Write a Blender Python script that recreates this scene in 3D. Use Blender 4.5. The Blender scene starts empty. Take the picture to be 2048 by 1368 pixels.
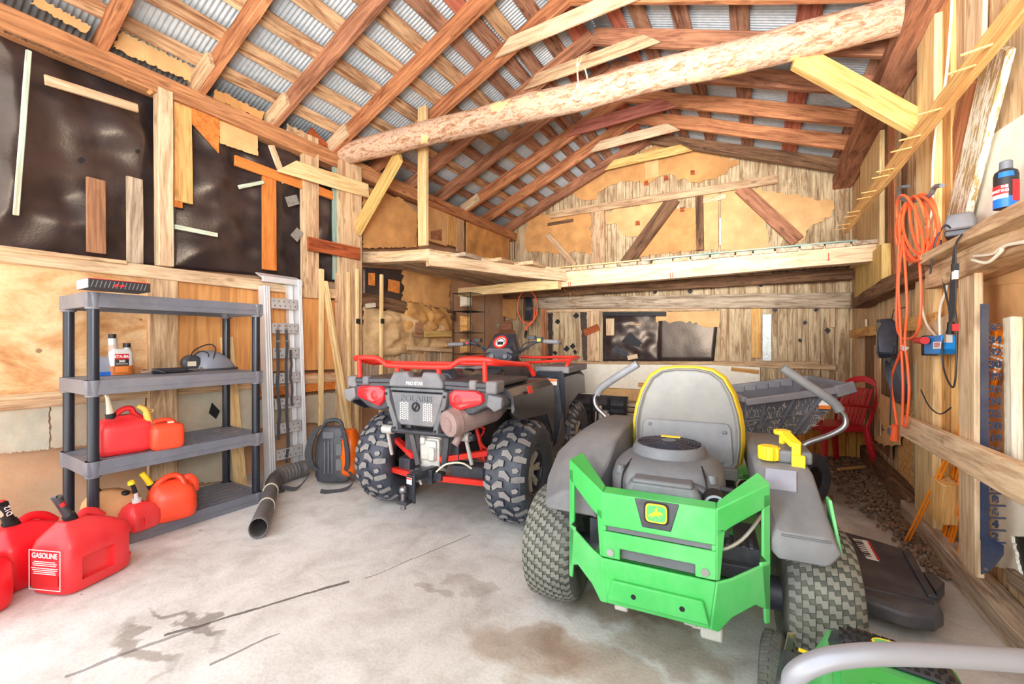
import bpy, bmesh, math, random
from mathutils import Vector as V, Matrix as Mx, noise as NZ
R = random.Random(7)
S = bpy.context.scene
COL = S.collection
PI = math.pi
rad = math.radians
# ------------------------------------------------------------------ camera geometry
F_PX, YAW, EYE = 855.0, rad(30.1), 1.22
CA, SA = math.cos(YAW), math.sin(YAW)
def ray(x, y):
    t = (x - 1024) / F_PX; s = (684 - y) / F_PX
    return V((t * CA - SA, t * SA + CA, s))
def hitX(x, y, X): r = ray(x, y); return V((0, 0, EYE)) + r * (X / r.x)
def hitY(x, y, Y): r = ray(x, y); return V((0, 0, EYE)) + r * (Y / r.y)
def hitZ(x, y, Z=0.0): r = ray(x, y); return V((0, 0, EYE)) + r * ((Z - EYE) / r.z)
XL, YB, RX0, RK = -3.92, 6.78, 0.955, 0.012      # inner skins of the left, back and right walls
def hit(pl, x, y, o=0.0):
    """point of a wall plane (L, B, R) standing o off the wall skin, sighted from the eye"""
    if pl == 'L': return hitX(x, y, XL + o)
    if pl == 'B': return hitY(x, y, YB - o)
    r = ray(x, y); k = (RX0 - o - RK * 2.5) / (r.x - RK * r.y)
    return V((0, 0, EYE)) + r * k
NRM = {'L': V((1, 0, 0)), 'B': V((0, -1, 0)), 'R': V((-1, RK, 0)).normalized()}

# ------------------------------------------------------------------ mesh builder
def cat_rom(pts, k=6, closed=False):
    pts = [V(p) for p in pts]; n = len(pts); out = []
    rng = range(n if closed else n - 1)
    for i in rng:
        if closed: p0, p1, p2, p3 = pts[i - 1], pts[i], pts[(i + 1) % n], pts[(i + 2) % n]
        else: p0, p1, p2, p3 = pts[max(i - 1, 0)], pts[i], pts[i + 1], pts[min(i + 2, n - 1)]
        for j in range(k):
            t = j / k
            out.append(0.5 * ((2 * p1) + (p2 - p0) * t + (2 * p0 - 5 * p1 + 4 * p2 - p3) * t * t + (3 * p1 - p0 - 3 * p2 + p3) * t ** 3))
    if not closed: out.append(pts[-1])
    return out

class MB:
    def __init__(s): s.v = []; s.f = []; s.m = []; s.c = 0
    def add(s, vs, fs, m=None):
        b = len(s.v); s.v += [V(p) for p in vs]
        for f in fs: s.f.append([b + i for i in f]); s.m.append(s.c if m is None else m)
        return s
    def xf(s, M, start=0):
        for i in range(start, len(s.v)): s.v[i] = M @ s.v[i]
        return s
    def box(s, c, d, rot=None, m=None, taper=1.0):
        x, y, z = d[0] / 2, d[1] / 2, d[2] / 2; c = V(c); vs = []
        for sz in (-1, 1):
            k = taper if sz > 0 else 1
            for sx, sy in ((-1, -1), (1, -1), (1, 1), (-1, 1)):
                p = V((sx * x * k, sy * y * k, sz * z)); vs.append(c + (rot @ p if rot else p))
        return s.add(vs, [(3, 2, 1, 0), (4, 5, 6, 7), (0, 1, 5, 4), (1, 2, 6, 5), (2, 3, 7, 6), (3, 0, 4, 7)], m)
    def bar(s, p0, p1, w, t, up=(0, 0, 1), m=None):
        p0, p1 = V(p0), V(p1); x = (p1 - p0); L = x.length; x.normalize(); up = V(up)
        y = up.cross(x)
        if y.length < 1e-5: y = V((1, 0, 0)).cross(x)
        y.normalize(); z = x.cross(y)
        M = Mx((x, y, z)).transposed()
        return s.box((p0 + p1) / 2, (L, w, t), M, m)
    def cyl(s, p0, p1, r0, r1=None, n=16, caps=True, m=None):
        r1 = r0 if r1 is None else r1
        return s.tube([p0, p1], [r0, r1], n, caps=caps, m=m)
    def tube(s, pts, r, n=8, closed=False, caps=True, m=None, flat=None):
        pts = [V(p) for p in pts]; N = len(pts)
        rs = r if isinstance(r, (list, tuple)) else [r] * N
        T = []
        for i in range(N):
            a, b = (pts[i - 1], pts[(i + 1) % N]) if closed else (pts[max(i - 1, 0)], pts[min(i + 1, N - 1)])
            d = b - a; T.append(d.normalized() if d.length > 1e-9 else V((0, 0, 1)))
        ref = V((0, 0, 1)) if abs(T[0].z) < .9 else V((1, 0, 0))
        u = T[0].cross(ref).normalized(); vs = []
        for i in range(N):
            u = (u - T[i] * u.dot(T[i]))
            u = u.normalized() if u.length > 1e-6 else T[i].orthogonal().normalized()
            w = T[i].cross(u)
            for j in range(n):
                a = 2 * PI * j / n
                k = flat if flat else 1
                vs.append(pts[i] + u * (math.cos(a) * rs[i]) + w * (math.sin(a) * rs[i] * k))
        fs = []
        for i in range(N if closed else N - 1):
            A, B = i * n, ((i + 1) % N) * n
            for j in range(n): k = (j + 1) % n; fs.append((A + j, A + k, B + k, B + j))
        if caps and not closed: fs += [tuple(range(n - 1, -1, -1)), tuple(range((N - 1) * n, N * n))]
        return s.add(vs, fs, m)
    def lathe(s, prof, n=24, M=None, m=None, closed=False, a0=0, a1=2 * PI):
        vs = []; full = abs(a1 - a0 - 2 * PI) < 1e-6; k = len(prof); st = n if full else n + 1
        for i in range(st):
            a = a0 + (a1 - a0) * i / n; ca, sa = math.cos(a), math.sin(a)
            for r, z in prof: p = V((r * ca, r * sa, z)); vs.append(M @ p if M else p)
        fs = []
        for i in range(n):
            A, B = i * k, ((i + 1) % st) * k
            for j in range(k if closed else k - 1): q = (j + 1) % k; fs.append((A + j, B + j, B + q, A + q))
        return s.add(vs, fs, m)
    def loft(s, rings, cap0=True, cap1=True, m=None, closed=True):
        n = len(rings[0]); vs = [p for r in rings for p in r]; fs = []
        for i in range(len(rings) - 1):
            for j in range(n if closed else n - 1): k = (j + 1) % n; fs.append((i * n + j, i * n + k, (i + 1) * n + k, (i + 1) * n + j))
        if cap0: fs.append(tuple(range(n - 1, -1, -1)))
        if cap1: b = (len(rings) - 1) * n; fs.append(tuple(range(b, b + n)))
        return s.add(vs, fs, m)
    def prism(s, poly, ext, m=None):
        poly = [V(p) for p in poly]; n = len(poly); e = V(ext)
        fs = [tuple(range(n - 1, -1, -1)), tuple(range(n, 2 * n))] + [(i, (i + 1) % n, n + (i + 1) % n, n + i) for i in range(n)]
        return s.add(poly + [p + e for p in poly], fs, m)
    def ball(s, c, r, n=16, h=8, m=None, rot=None):
        c = V(c); r = r if isinstance(r, (tuple, list)) else (r, r, r)
        vs = []; 
        for i in range(1, h):
            t = PI * i / h
            for j in range(n):
                a = 2 * PI * j / n; p = V((r[0] * math.sin(t) * math.cos(a), r[1] * math.sin(t) * math.sin(a), r[2] * math.cos(t)))
                vs.append(c + (rot @ p if rot else p))
        q = V((0, 0, r[2])); q = rot @ q if rot else q
        vs += [c + q, c - q]; fs = []
        for i in range(h - 2):
            for j in range(n): k = (j + 1) % n; fs.append((i * n + j, (i + 1) * n + j, (i + 1) * n + k, i * n + k))
        T, B = len(vs) - 2, len(vs) - 1
        for j in range(n): k = (j + 1) % n; fs.append((T, j, k)); fs.append((B, (h - 2) * n + k, (h - 2) * n + j))
        return s.add(vs, fs, m)
    def mesh(s, name, off=None, ang=35):
        me = bpy.data.meshes.new(name)
        o = V(off) if off is not None else V((0, 0, 0))
        me.from_pydata([tuple(p - o) for p in s.v], [], s.f)
        bm = bmesh.new(); bm.from_mesh(me); bmesh.ops.recalc_face_normals(bm, faces=bm.faces); bm.to_mesh(me); bm.free()
        for i, p in enumerate(me.polygons): p.material_index = s.m[i] if i < len(s.m) else 0; p.use_smooth = True
        me.set_sharp_from_angle(angle=rad(ang))
        return me
    def build(s, name, mats, parent=None, off=None, bevel=0, ang=35, sub=0, solid=0, seg=2):
        me = s.mesh(name, off, ang)
        for q in (mats if isinstance(mats, (list, tuple)) else [mats]): me.materials.append(q)
        o = bpy.data.objects.new(name, me); COL.objects.link(o)
        if parent is not None: o.parent = parent
        elif off is not None: o.location = off
        mods(o, bevel, sub, solid, seg)
        return o
def mods(o, bevel=0, sub=0, solid=0, seg=2):
    if solid: q = o.modifiers.new('solid', 'SOLIDIFY'); q.thickness = solid; q.offset = 0
    if sub: q = o.modifiers.new('sub', 'SUBSURF'); q.levels = sub; q.render_levels = sub
    if bevel: q = o.modifiers.new('bev', 'BEVEL'); q.width = bevel; q.segments = seg; q.limit_method = 'ANGLE'; q.angle_limit = rad(40)
def cut(obj, cutter, bevel=0):
    """subtract cutter MB from a finished object's mesh and keep the result as its mesh"""
    co = bpy.data.objects.new('cutter', cutter.mesh('cutter')); COL.objects.link(co)
    pm, ploc = obj.parent, obj.location.copy(); obj.parent = None; obj.location = (0, 0, 0)
    q = obj.modifiers.new('b', 'BOOLEAN'); q.object = co; q.operation = 'DIFFERENCE'; q.solver = 'EXACT'
    dg = bpy.context.evaluated_depsgraph_get(); me = bpy.data.meshes.new_from_object(obj.evaluated_get(dg))
    obj.modifiers.clear(); old = obj.data; obj.data = me
    bpy.data.objects.remove(co); bpy.data.meshes.remove(old)
    for p in me.polygons: p.use_smooth = True
    me.set_sharp_from_angle(angle=rad(35))
    obj.parent = pm; obj.location = ploc
    mods(obj, bevel)
def tag(o, label, cat, group=None, kind=None):
    o['label'] = label; o['category'] = cat
    if group: o['group'] = group
    o['kind'] = kind or 'thing'
    return o
def thing(name, loc, label, cat, rz=0, group=None, rot=None):
    o = bpy.data.objects.new(name, None); COL.objects.link(o); o.location = loc; o.empty_display_size = .05
    o.rotation_euler = rot if rot else (0, 0, rz)
    return tag(o, label, cat, group)
def struct(o): o['kind'] = 'structure'; return o
def dup(root, loc, rz, label=None, group=None):
    c = root.copy(); COL.objects.link(c); c.location = loc; c.rotation_euler = (0, 0, rz) if not isinstance(rz, tuple) else rz
    if label: c['label'] = label
    if group: c['group'] = group
    for ch in [o for o in bpy.data.objects if o.parent == root]:
        d = ch.copy(); COL.objects.link(d); d.parent = c
        for g in [o for o in bpy.data.objects if o.parent == ch]:
            e = g.copy(); COL.objects.link(e); e.parent = d
    return c
def text(s, size, M, mat, parent, name='lettering', ext=.0006, off=None, bold=0, sx=1.0, align='CENTER'):
    cu = bpy.data.curves.new(name, 'FONT'); cu.body = s; cu.size = size; cu.extrude = ext; cu.align_x = align; cu.align_y = 'CENTER'; cu.offset = bold
    to = bpy.data.objects.new('t', cu); COL.objects.link(to); me = bpy.data.meshes.new_from_object(to.evaluated_get(bpy.context.evaluated_depsgraph_get()))
    bpy.data.objects.remove(to); bpy.data.curves.remove(cu); me.materials.clear(); me.materials.append(mat); o = bpy.data.objects.new(name, me); COL.objects.link(o)
    m = M @ Mx.Diagonal((sx, 1, 1, 1)) if sx != 1 else M
    if off is not None: m = Mx.Translation(-V(off)) @ m
    o.matrix_world = m; 
    if parent is not None: o.parent = parent
    return o
def frame(p, x, z):
    """matrix with origin p, local X along x and local Z along z"""
    x = V(x).normalized(); z = V(z); y = z.cross(x).normalized(); z = x.cross(y)
    M = Mx((x, y, z)).transposed().to_4x4(); M.translation = V(p); return M

# ------------------------------------------------------------------ materials (all procedural)
def lin(c): return tuple(((v / 255) / 12.92 if v / 255 <= .04045 else ((v / 255 + .055) / 1.055) ** 2.4) for v in c) + (1,)
class NT:
    def __init__(s, name):
        s.mat = bpy.data.materials.new(name); s.mat.use_nodes = True; s.t = s.mat.node_tree; s.t.nodes.clear()
        s.out = s.n('ShaderNodeOutputMaterial'); s.bs = s.n('ShaderNodeBsdfPrincipled'); s.l(s.bs.outputs[0], s.out.inputs[0])
    def n(s, k, **kw):
        q = s.t.nodes.new(k)
        for a, b in kw.items(): setattr(q, a, b)
        return q
    def l(s, a, b): s.t.links.new(a, b)
    def math(s, op, a, b=None, clamp=False):
        q = s.n('ShaderNodeMath', operation=op, use_clamp=clamp)
        for i, v in enumerate((a, b)):
            if v is None: continue
            if isinstance(v, (int, float)): q.inputs[i].default_value = v
            else: s.l(v, q.inputs[i])
        return q.outputs[0]
    def ramp(s, fac, stops, interp='LINEAR'):
        q = s.n('ShaderNodeValToRGB'); q.color_ramp.interpolation = interp; e = q.color_ramp.elements
        while len(e) < len(stops): e.new(.5)
        for i, (p, c) in enumerate(stops): e[i].position = p; e[i].color = c if len(c) == 4 else tuple(c) + (1,)
        s.l(fac, q.inputs[0]); return q.outputs[0]
    def noise(s, vec, scale, detail=4, rough=.55, dist=0):
        q = s.n('ShaderNodeTexNoise'); q.inputs['Scale'].default_value = scale; q.inputs['Detail'].default_value = detail
        q.inputs['Roughness'].default_value = rough; q.inputs['Distortion'].default_value = dist
        if vec is not None: s.l(vec, q.inputs['Vector'])
        return q.outputs[0]
    def mapping(s, vec, sc=(1, 1, 1), loc=(0, 0, 0), rot=(0, 0, 0)):
        q = s.n('ShaderNodeMapping'); q.inputs['Scale'].default_value = sc; q.inputs['Location'].default_value = loc; q.inputs['Rotation'].default_value = rot
        s.l(vec, q.inputs[0]); return q.outputs[0]
    def mix(s, f, a, b, mode='MIX'):
        q = s.n('ShaderNodeMix', data_type='RGBA', blend_type=mode)
        for i, v in ((0, f), (6, a), (7, b)):
            if isinstance(v, (int, float)): q.inputs[i].default_value = v
            elif isinstance(v, tuple): q.inputs[i].default_value = v
            else: s.l(v, q.inputs[i])
        return q.outputs[2]
    def bump(s, h, strength=.3, dist=.01):
        q = s.n('ShaderNodeBump'); q.inputs['Strength'].default_value = strength; q.inputs['Distance'].default_value = dist
        s.l(h, q.inputs['Height']); s.l(q.outputs[0], s.bs.inputs['Normal'])
    def objvec(s, k=37.0):
        tc = s.n('ShaderNodeTexCoord'); oi = s.n('ShaderNodeObjectInfo'); q = s.n('ShaderNodeVectorMath', operation='MULTIPLY_ADD')
        cv = s.n('ShaderNodeCombineXYZ')
        for i in range(3): s.l(oi.outputs['Random'], cv.inputs[i])
        s.l(cv.outputs[0], q.inputs[0]); q.inputs[1].default_value = (k, k * .7, k * 1.3); s.l(tc.outputs['Object'], q.inputs[2])
        return q.outputs[0], oi.outputs['Random'], tc.outputs['Object']
def setbs(b, rough=.6, metal=0, spec=.5, **kw):
    b.inputs['Roughness'].default_value = rough; b.inputs['Metallic'].default_value = metal; b.inputs['Specular IOR Level'].default_value = spec
    for k, v in kw.items(): b.inputs[k.replace('_', ' ')].default_value = v
def plain(name, c, rough=.55, metal=0, var=.12, sc=14, bump=0, dust=0, dustc=(190, 180, 168), spec=.5, **kw):
    t = NT(name); v, r, _ = t.objvec(); n = t.noise(v, sc, 5)
    L = lin(c); lo = tuple(x * (1 - var) for x in L[:3]) + (1,); hi = tuple(min(1, x * (1 + var)) for x in L[:3]) + (1,)
    col = t.ramp(n, [(.3, lo), (.7, hi)])
    if dust:
        d = t.ramp(t.noise(v, sc * .35, 8, .7), [(.42, (0, 0, 0)), (.68, (1, 1, 1))]); col = t.mix(t.math('MULTIPLY', d, dust), col, lin(dustc))
    t.l(col, t.bs.inputs['Base Color']); setbs(t.bs, rough, metal, spec, **kw)
    if bump: t.bump(t.noise(v, sc * 6, 4), bump, .004)
    return t.mat
def wood(name, light, dark, axis='X', sc=1.0, contrast=1.0, blotch=.35, blotchc=None, knots=.5, rough=.8, bump=.35, cracks=.5):
    t = NT(name); v, rnd, _ = t.objvec()
    s1 = {'X': (1.3, 13, 13), 'Y': (13, 1.3, 13), 'Z': (13, 13, 1.3)}[axis]; s1 = tuple(x * sc for x in s1)
    g = t.noise(t.mapping(v, s1), 1.0, 8, .68, 1.3)
    L, D = lin(light), lin(dark); mid = tuple((a * .62 + b * .38) for a, b in zip(L, D)); k = .13 / max(.5, contrast)
    col = t.ramp(g, [(.5 - k, D), (.5, mid), (.5 + k * .8, L)])
    fine = t.noise(t.mapping(v, tuple(x * (6 if x > 5 else 3) for x in s1)), 1.0, 3)
    col = t.mix(.5, col, t.ramp(fine, [(.36, (.5, .47, .45)), (.52, (1, 1, 1))]), 'MULTIPLY')
    b = t.noise(v, 2.1, 5, .6)
    bc = lin(blotchc) if blotchc else tuple(x * .45 for x in D[:3]) + (1,)
    col = t.mix(t.math('MULTIPLY', t.ramp(b, [(.5, (0, 0, 0)), (.72, (1, 1, 1))]), blotch), col, bc)
    col = t.mix(.5, col, t.ramp(rnd, [(0, (.78, .76, .74)), (1, (1, 1, 1))]), 'MULTIPLY')
    if cracks:
        c = t.noise(t.mapping(v, tuple(x * (.9 if x < 5 else 1.6) for x in s1)), 1.0, 2, .5, .6)
        cm = t.ramp(c, [(.485, (1, 1, 1)), (.5, (.22, .19, .17)), (.515, (1, 1, 1))])
        gate = t.ramp(t.noise(v, 1.4, 2), [(.48, (0, 0, 0)), (.6, (1, 1, 1))])
        col = t.mix(t.math('MULTIPLY', gate, cracks), col, cm, 'MULTIPLY')
    if knots:
        q = t.n('ShaderNodeTexVoronoi'); q.inputs['Scale'].default_value = 1.0
        t.l(t.mapping(v, tuple(x * (2.4 if x < 5 else .55) for x in s1)), q.inputs['Vector'])
        col = t.mix(t.math('MULTIPLY', t.ramp(q.outputs['Distance'], [(.07, (1, 1, 1)), (.16, (0, 0, 0))]), knots), col, tuple(x * .35 for x in D[:3]) + (1,))
    t.l(col, t.bs.inputs['Base Color']); setbs(t.bs, rough, 0, .25)
    if bump: t.bump(t.mix(.5, g, fine), bump, .006)
    return t.mat

M = {}
M['tan'] = wood('weathered_tan_wood', (238, 204, 162), (180, 140, 106))
M['pale'] = wood('pale_sawn_wood', (246, 218, 180), (208, 170, 132), blotch=.25)
M['pine'] = wood('fresh_pine', (246, 216, 162), (222, 182, 122), blotch=.1, knots=.3, cracks=.1)
M['yellow'] = wood('treated_yellow_pine', (242, 208, 132), (196, 152, 84), blotch=.15, sc=1.2, contrast=.8, cracks=.2)
M['amber'] = wood('amber_plank', (244, 194, 122), (210, 152, 88), blotch=.2, contrast=1.2, cracks=.15)
M['rafter'] = wood('orange_brown_rafter', (218, 150, 104), (150, 90, 60), blotch=.4)
M['rafterdk'] = wood('dark_red_brown_rafter', (200, 140, 106), (134, 88, 66), blotch=.45)
M['plate'] = wood('reddish_sawn_beam', (222, 160, 110), (160, 104, 70), blotch=.3)
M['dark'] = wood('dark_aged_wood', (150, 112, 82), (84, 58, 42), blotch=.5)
M['grey'] = wood('grey_weathered_wood', (216, 196, 170), (150, 126, 104), blotch=.3)
M['lath'] = wood('spalted_roof_board', (230, 192, 150), (160, 112, 80), blotch=.6, blotchc=(92, 58, 40), contrast=1.2)
M['lathred'] = wood('red_roof_board', (206, 128, 104), (156, 86, 66), blotch=.3)
M['lathdk'] = wood('brown_roof_board', (194, 148, 120), (124, 82, 64), blotch=.6, blotchc=(66, 40, 30))
M['redwash'] = wood('red_washed_board', (206, 130, 112), (164, 92, 78), blotch=.3, knots=.2)
M['orange'] = wood('orange_board', (236, 148, 74), (206, 116, 52), blotch=.2, knots=.2, cracks=.1)
M['brownbd'] = wood('brown_hardboard', (190, 140, 104), (150, 104, 76), blotch=.3, knots=.1, cracks=0)
M['rbrown'] = wood('red_brown_board', (196, 104, 60), (138, 66, 36), blotch=.3, cracks=.2)
M['teal'] = wood('flaking_teal_paint', (166, 190, 176), (126, 156, 146), blotch=.5, blotchc=(206, 170, 120), knots=0)
M['mint'] = wood('mint_painted_stick', (212, 226, 204), (180, 204, 184), blotch=.5, blotchc=(226, 190, 140), knots=0)
M['whitepaint'] = wood('flaking_white_paint', (246, 240, 222), (222, 210, 184), blotch=.9, blotchc=(150, 122, 70), knots=0, sc=1.6, bump=.8)
M['planks'] = wood('old_barn_planks', (232, 208, 168), (168, 136, 102), axis='Z', blotch=.5, blotchc=(130, 94, 64), contrast=1.3)
M['ply'] = wood('plywood_sheet', (244, 206, 156), (214, 164, 116), axis='Y', sc=.35, contrast=1.3, blotch=.25, knots=.6, cracks=0, bump=.15)
def make_mottle():
    t = NT('mottled_stained_plywood'); v, r, _ = t.objvec()
    n = t.noise(t.mapping(v, (1, 1.2, 2.2)), 2.2, 7, .62, .7); col = t.ramp(n, [(.3, lin((176, 116, 72))), (.44, lin((218, 164, 112))), (.54, lin((238, 196, 148))), (.66, lin((246, 214, 166)))])
    f = t.noise(v, 40, 4); col = t.mix(.25, col, t.ramp(f, [(.35, (.6, .56, .52)), (.6, (1, 1, 1))]), 'MULTIPLY')
    q = t.n('ShaderNodeTexVoronoi'); q.inputs['Scale'].default_value = 5; t.l(v, q.inputs['Vector']); col = t.mix(t.math('MULTIPLY', t.math('LESS_THAN', q.outputs['Distance'], .07), .7), col, lin((110, 70, 44)))
    t.l(col, t.bs.inputs['Base Color']); setbs(t.bs, .8, 0, .25); t.bump(f, .15, .004); return t.mat
M['plytan'] = make_mottle()
M['planksR'] = wood('pale_barn_planks', (240, 212, 168), (190, 146, 102), axis='Z', blotch=.5, blotchc=(150, 100, 64), contrast=1.2)
M['plyor'] = wood('orange_plywood_sheet', (240, 178, 112), (222, 152, 88), axis='Z', sc=.5, blotch=.15, knots=.1, cracks=0, bump=.1)
M['osb'] = plain('strand_board', (206, 152, 88), .85, var=.45, sc=34, bump=.5)
M['card'] = plain('aged_cardboard', (216, 160, 98), .85, var=.2, sc=5, dust=.5, dustc=(166, 112, 64), bump=.2)
M['cardlt'] = plain('light_cardboard', (230, 184, 126), .85, var=.16, sc=6, dust=.5, dustc=(190, 140, 86), bump=.2)
M['paper'] = plain('brown_building_paper', (214, 158, 92), .85, var=.3, sc=4, dust=.5, dustc=(150, 108, 60), bump=.3)
M['tar'] = plain('black_tar_paper', (50, 43, 46), .38, var=.35, sc=9, dust=.3, dustc=(96, 76, 64), bump=.35, spec=.9, Specular_Tint=(1, .8, .62, 1))
M['stone'] = plain('grey_foundation_block', (186, 182, 164), .9, var=.2, sc=6, dust=.6, dustc=(214, 170, 132), bump=.5)
M['earth'] = plain('tan_plastered_base', (206, 160, 122), .9, var=.16, sc=4, dust=.5, dustc=(198, 184, 160), bump=.5)
M['wallbd'] = plain('white_wallboard', (250, 245, 230), .8, var=.05, sc=20, dust=.25, dustc=(206, 186, 150))
M['galv'] = plain('galvanised_sheet', (168, 170, 166), .5, .6, var=.25, sc=30)
def make_log_bark():
    t = NT('peeled_log_bark'); v, r, _ = t.objvec()
    n = t.noise(t.mapping(v, (5, 15, 15)), 1.7, 9, .78, .6)
    col = t.ramp(n, [(.36, lin((138, 92, 68))), (.46, lin((192, 146, 114))), (.53, lin((222, 190, 164))), (.6, lin((180, 142, 120)))])
    p = t.ramp(t.noise(v, 4.2, 3), [(.64, (0, 0, 0)), (.67, (1, 1, 1))]); col = t.mix(t.math('MULTIPLY', p, .9), col, lin((250, 214, 150)))
    t.l(col, t.bs.inputs['Base Color']); setbs(t.bs, .85, 0, .2); t.bump(n, .8, .012); return t.mat
M['bark'] = make_log_bark()
def make_flake():
    t = NT('flaking_white_board'); v, r, _ = t.objvec()
    n = t.noise(t.mapping(v, (5, 30, 30)), 1.6, 9, .75, .6); band = t.noise(t.mapping(v, (3.2, .2, .2)), 1.0, 1)
    f = t.math('ADD', n, t.math('MULTIPLY', band, .35))
    col = t.ramp(f, [(.56, lin((246, 240, 222))), (.64, lin((232, 220, 192))), (.67, lin((170, 138, 84))), (.78, lin((196, 168, 112)))])
    t.l(col, t.bs.inputs['Base Color']); setbs(t.bs, .85, 0, .2); t.bump(n, .7, .01); return t.mat
M['flake'] = make_flake()
def make_roof():
    t = NT('galvanised_roof'); v, r, o = t.objvec(0)
    n = t.noise(v, 1.2, 5); n2 = t.noise(v, 22, 4)
    col = t.mix(.5, t.ramp(n, [(.3, lin((168, 180, 190))), (.7, lin((206, 212, 214)))]), t.ramp(n2, [(.3, lin((170, 180, 188))), (.7, lin((215, 220, 224)))]))
    t.l(col, t.bs.inputs['Base Color']); setbs(t.bs, .45, .25, .5); return t.mat
M['roof'] = make_roof()
def make_floor():
    t = NT('stained_concrete'); tc = t.n('ShaderNodeTexCoord'); v = tc.outputs['Object']
    big = t.noise(v, .9, 6, .6); med = t.noise(v, 5, 8, .65, .4); fine = t.noise(v, 70, 4)
    col = t.ramp(big, [(.34, lin((200, 194, 188))), (.5, lin((226, 223, 219))), (.66, lin((243, 242, 240)))])
    col = t.mix(.45, col, t.ramp(med, [(.3, lin((168, 160, 152))), (.55, lin((232, 229, 225))), (.75, lin((250, 249, 247)))]), 'MIX')
    col = t.mix(.25, col, t.ramp(fine, [(.35, (.6, .58, .56)), (.6, (1, 1, 1))]), 'MULTIPLY')
    w = t.n('ShaderNodeVectorMath', operation='MULTIPLY_ADD'); nt = t.n('ShaderNodeTexNoise'); nt.inputs['Scale'].default_value = 4.5; nt.inputs['Detail'].default_value = 6
    t.l(v, nt.inputs['Vector']); sb = t.n('ShaderNodeVectorMath', operation='SUBTRACT'); t.l(nt.outputs['Color'], sb.inputs[0]); sb.inputs[1].default_value = (.5, .5, .5)
    t.l(sb.outputs[0], w.inputs[0]); w.inputs[1].default_value = (.5, .5, 0); t.l(v, w.inputs[2])
    wv = w.outputs[0]
    def blob(cx, cy, rx, ry, soft=.35, rot=0):
        # Mapping (POINT) rotates then translates, so the centre is rotated here as well
        c, s = math.cos(rot), math.sin(rot); mx, my = cx / rx, cy / ry
        q = t.mapping(wv, (1 / rx, 1 / ry, 0), (-(mx), -(my), 0)); ln = t.n('ShaderNodeVectorMath', operation='LENGTH'); t.l(q, ln.inputs[0])
        return t.ramp(ln.outputs['Value'], [(1 - soft, (1, 1, 1)), (1, (0, 0, 0))])
    for cx, cy, rx, ry, k, c in FLOOR_STAINS:
        col = t.mix(t.math('MULTIPLY', blob(cx, cy, rx, ry), k), col, lin(c), 'MULTIPLY')
    def crack(a, b, wd, k):
        a, b = V(a), V(b); d = b - a; L = d.length; an = math.atan2(d.y, d.x)
        q = t.n('ShaderNodeMapping', vector_type='TEXTURE'); q.inputs['Location'].default_value = (a.x, a.y, 0); q.inputs['Rotation'].default_value = (0, 0, an); q.inputs['Scale'].default_value = (1, 1, 1)
        w2 = t.n('ShaderNodeVectorMath', operation='MULTIPLY_ADD'); t.l(sb.outputs[0], w2.inputs[0]); w2.inputs[1].default_value = (.05, .05, 0); t.l(v, w2.inputs[2])
        t.l(w2.outputs[0], q.inputs[0]); sp = t.n('ShaderNodeSeparateXYZ'); t.l(q.outputs[0], sp.inputs[0])
        dy = t.math('ABSOLUTE', sp.outputs[1]); wid = t.math('MULTIPLY', t.noise(v, 9, 4), wd * 2)
        m = t.math('LESS_THAN', dy, wid); m = t.math('MULTIPLY', m, t.math('GREATER_THAN', sp.outputs[0], 0)); m = t.math('MULTIPLY', m, t.math('LESS_THAN', sp.outputs[0], L))
        return t.math('MULTIPLY', m, k)
    for a, b, wd, k in FLOOR_CRACKS: col = t.mix(crack(a, b, wd, k), col, lin((70, 62, 58)))
    q = t.n('ShaderNodeTexVoronoi'); q.inputs['Scale'].default_value = 3.2; t.l(v, q.inputs['Vector'])
    col = t.mix(t.math('MULTIPLY', t.math('LESS_THAN', q.outputs['Distance'], .035), .7), col, lin((96, 84, 76)))
    t.l(col, t.bs.inputs['Base Color']); setbs(t.bs, .85, 0, .3); t.bump(t.mix(.5, med, fine), .25, .01)
    return t.mat
# hard goods
M['blackpl'] = plain('dusty_black_plastic', (58, 61, 70), .45, var=.25, sc=10, dust=.35, dustc=(132, 130, 130))
M['blackgl'] = plain('gloss_black_plastic', (44, 48, 60), .22, var=.2, sc=10, dust=.2, dustc=(110, 104, 100))
M['greypl'] = plain('grey_moulded_plastic', (112, 114, 120), .55, var=.15, sc=8, dust=.45, dustc=(176, 162, 152))
M['shelfpl'] = plain('dusty_grey_shelf_plastic', (112, 115, 126), .45, var=.12, sc=7, dust=.4, dustc=(164, 150, 142))
M['shelfpost'] = plain('black_shelf_tube', (40, 44, 54), .3, var=.15, sc=12)
M['fender'] = plain('dusty_fender_plastic', (112, 114, 119), .6, var=.14, sc=9, dust=.5, dustc=(150, 147, 142))
M['shroud'] = plain('engine_shroud_plastic', (100, 104, 110), .5, var=.14, sc=9, dust=.4, dustc=(138, 136, 134))
M['seatgrey'] = plain('grey_seat_shell', (112, 112, 110), .65, var=.14, sc=6, dust=.5, dustc=(152, 147, 138))
M['seatyel'] = plain('yellow_vinyl', (248, 220, 58), .5, var=.05)
M['jdyel'] = plain('yellow_plastic', (252, 212, 40), .45, var=.06)
M['jdgreen'] = plain('green_painted_steel', (70, 190, 92), .38, var=.1, sc=4, dust=.32, dustc=(178, 226, 184))
M['rubber'] = plain('tyre_rubber', (66, 71, 84), .5, var=.2, sc=16, dust=.3, dustc=(110, 110, 112))
M['lug'] = plain('worn_tyre_lug', (142, 139, 138), .7, var=.2, sc=18, dust=.4, dustc=(168, 160, 150))
M['turf'] = plain('turf_tyre_rubber', (88, 90, 84), .8, var=.25, sc=14, dust=.4, dustc=(140, 142, 118))
M['turflug'] = plain('turf_tyre_block', (126, 126, 122), .75, var=.18, sc=20, dust=.45, dustc=(160, 160, 140))
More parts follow.
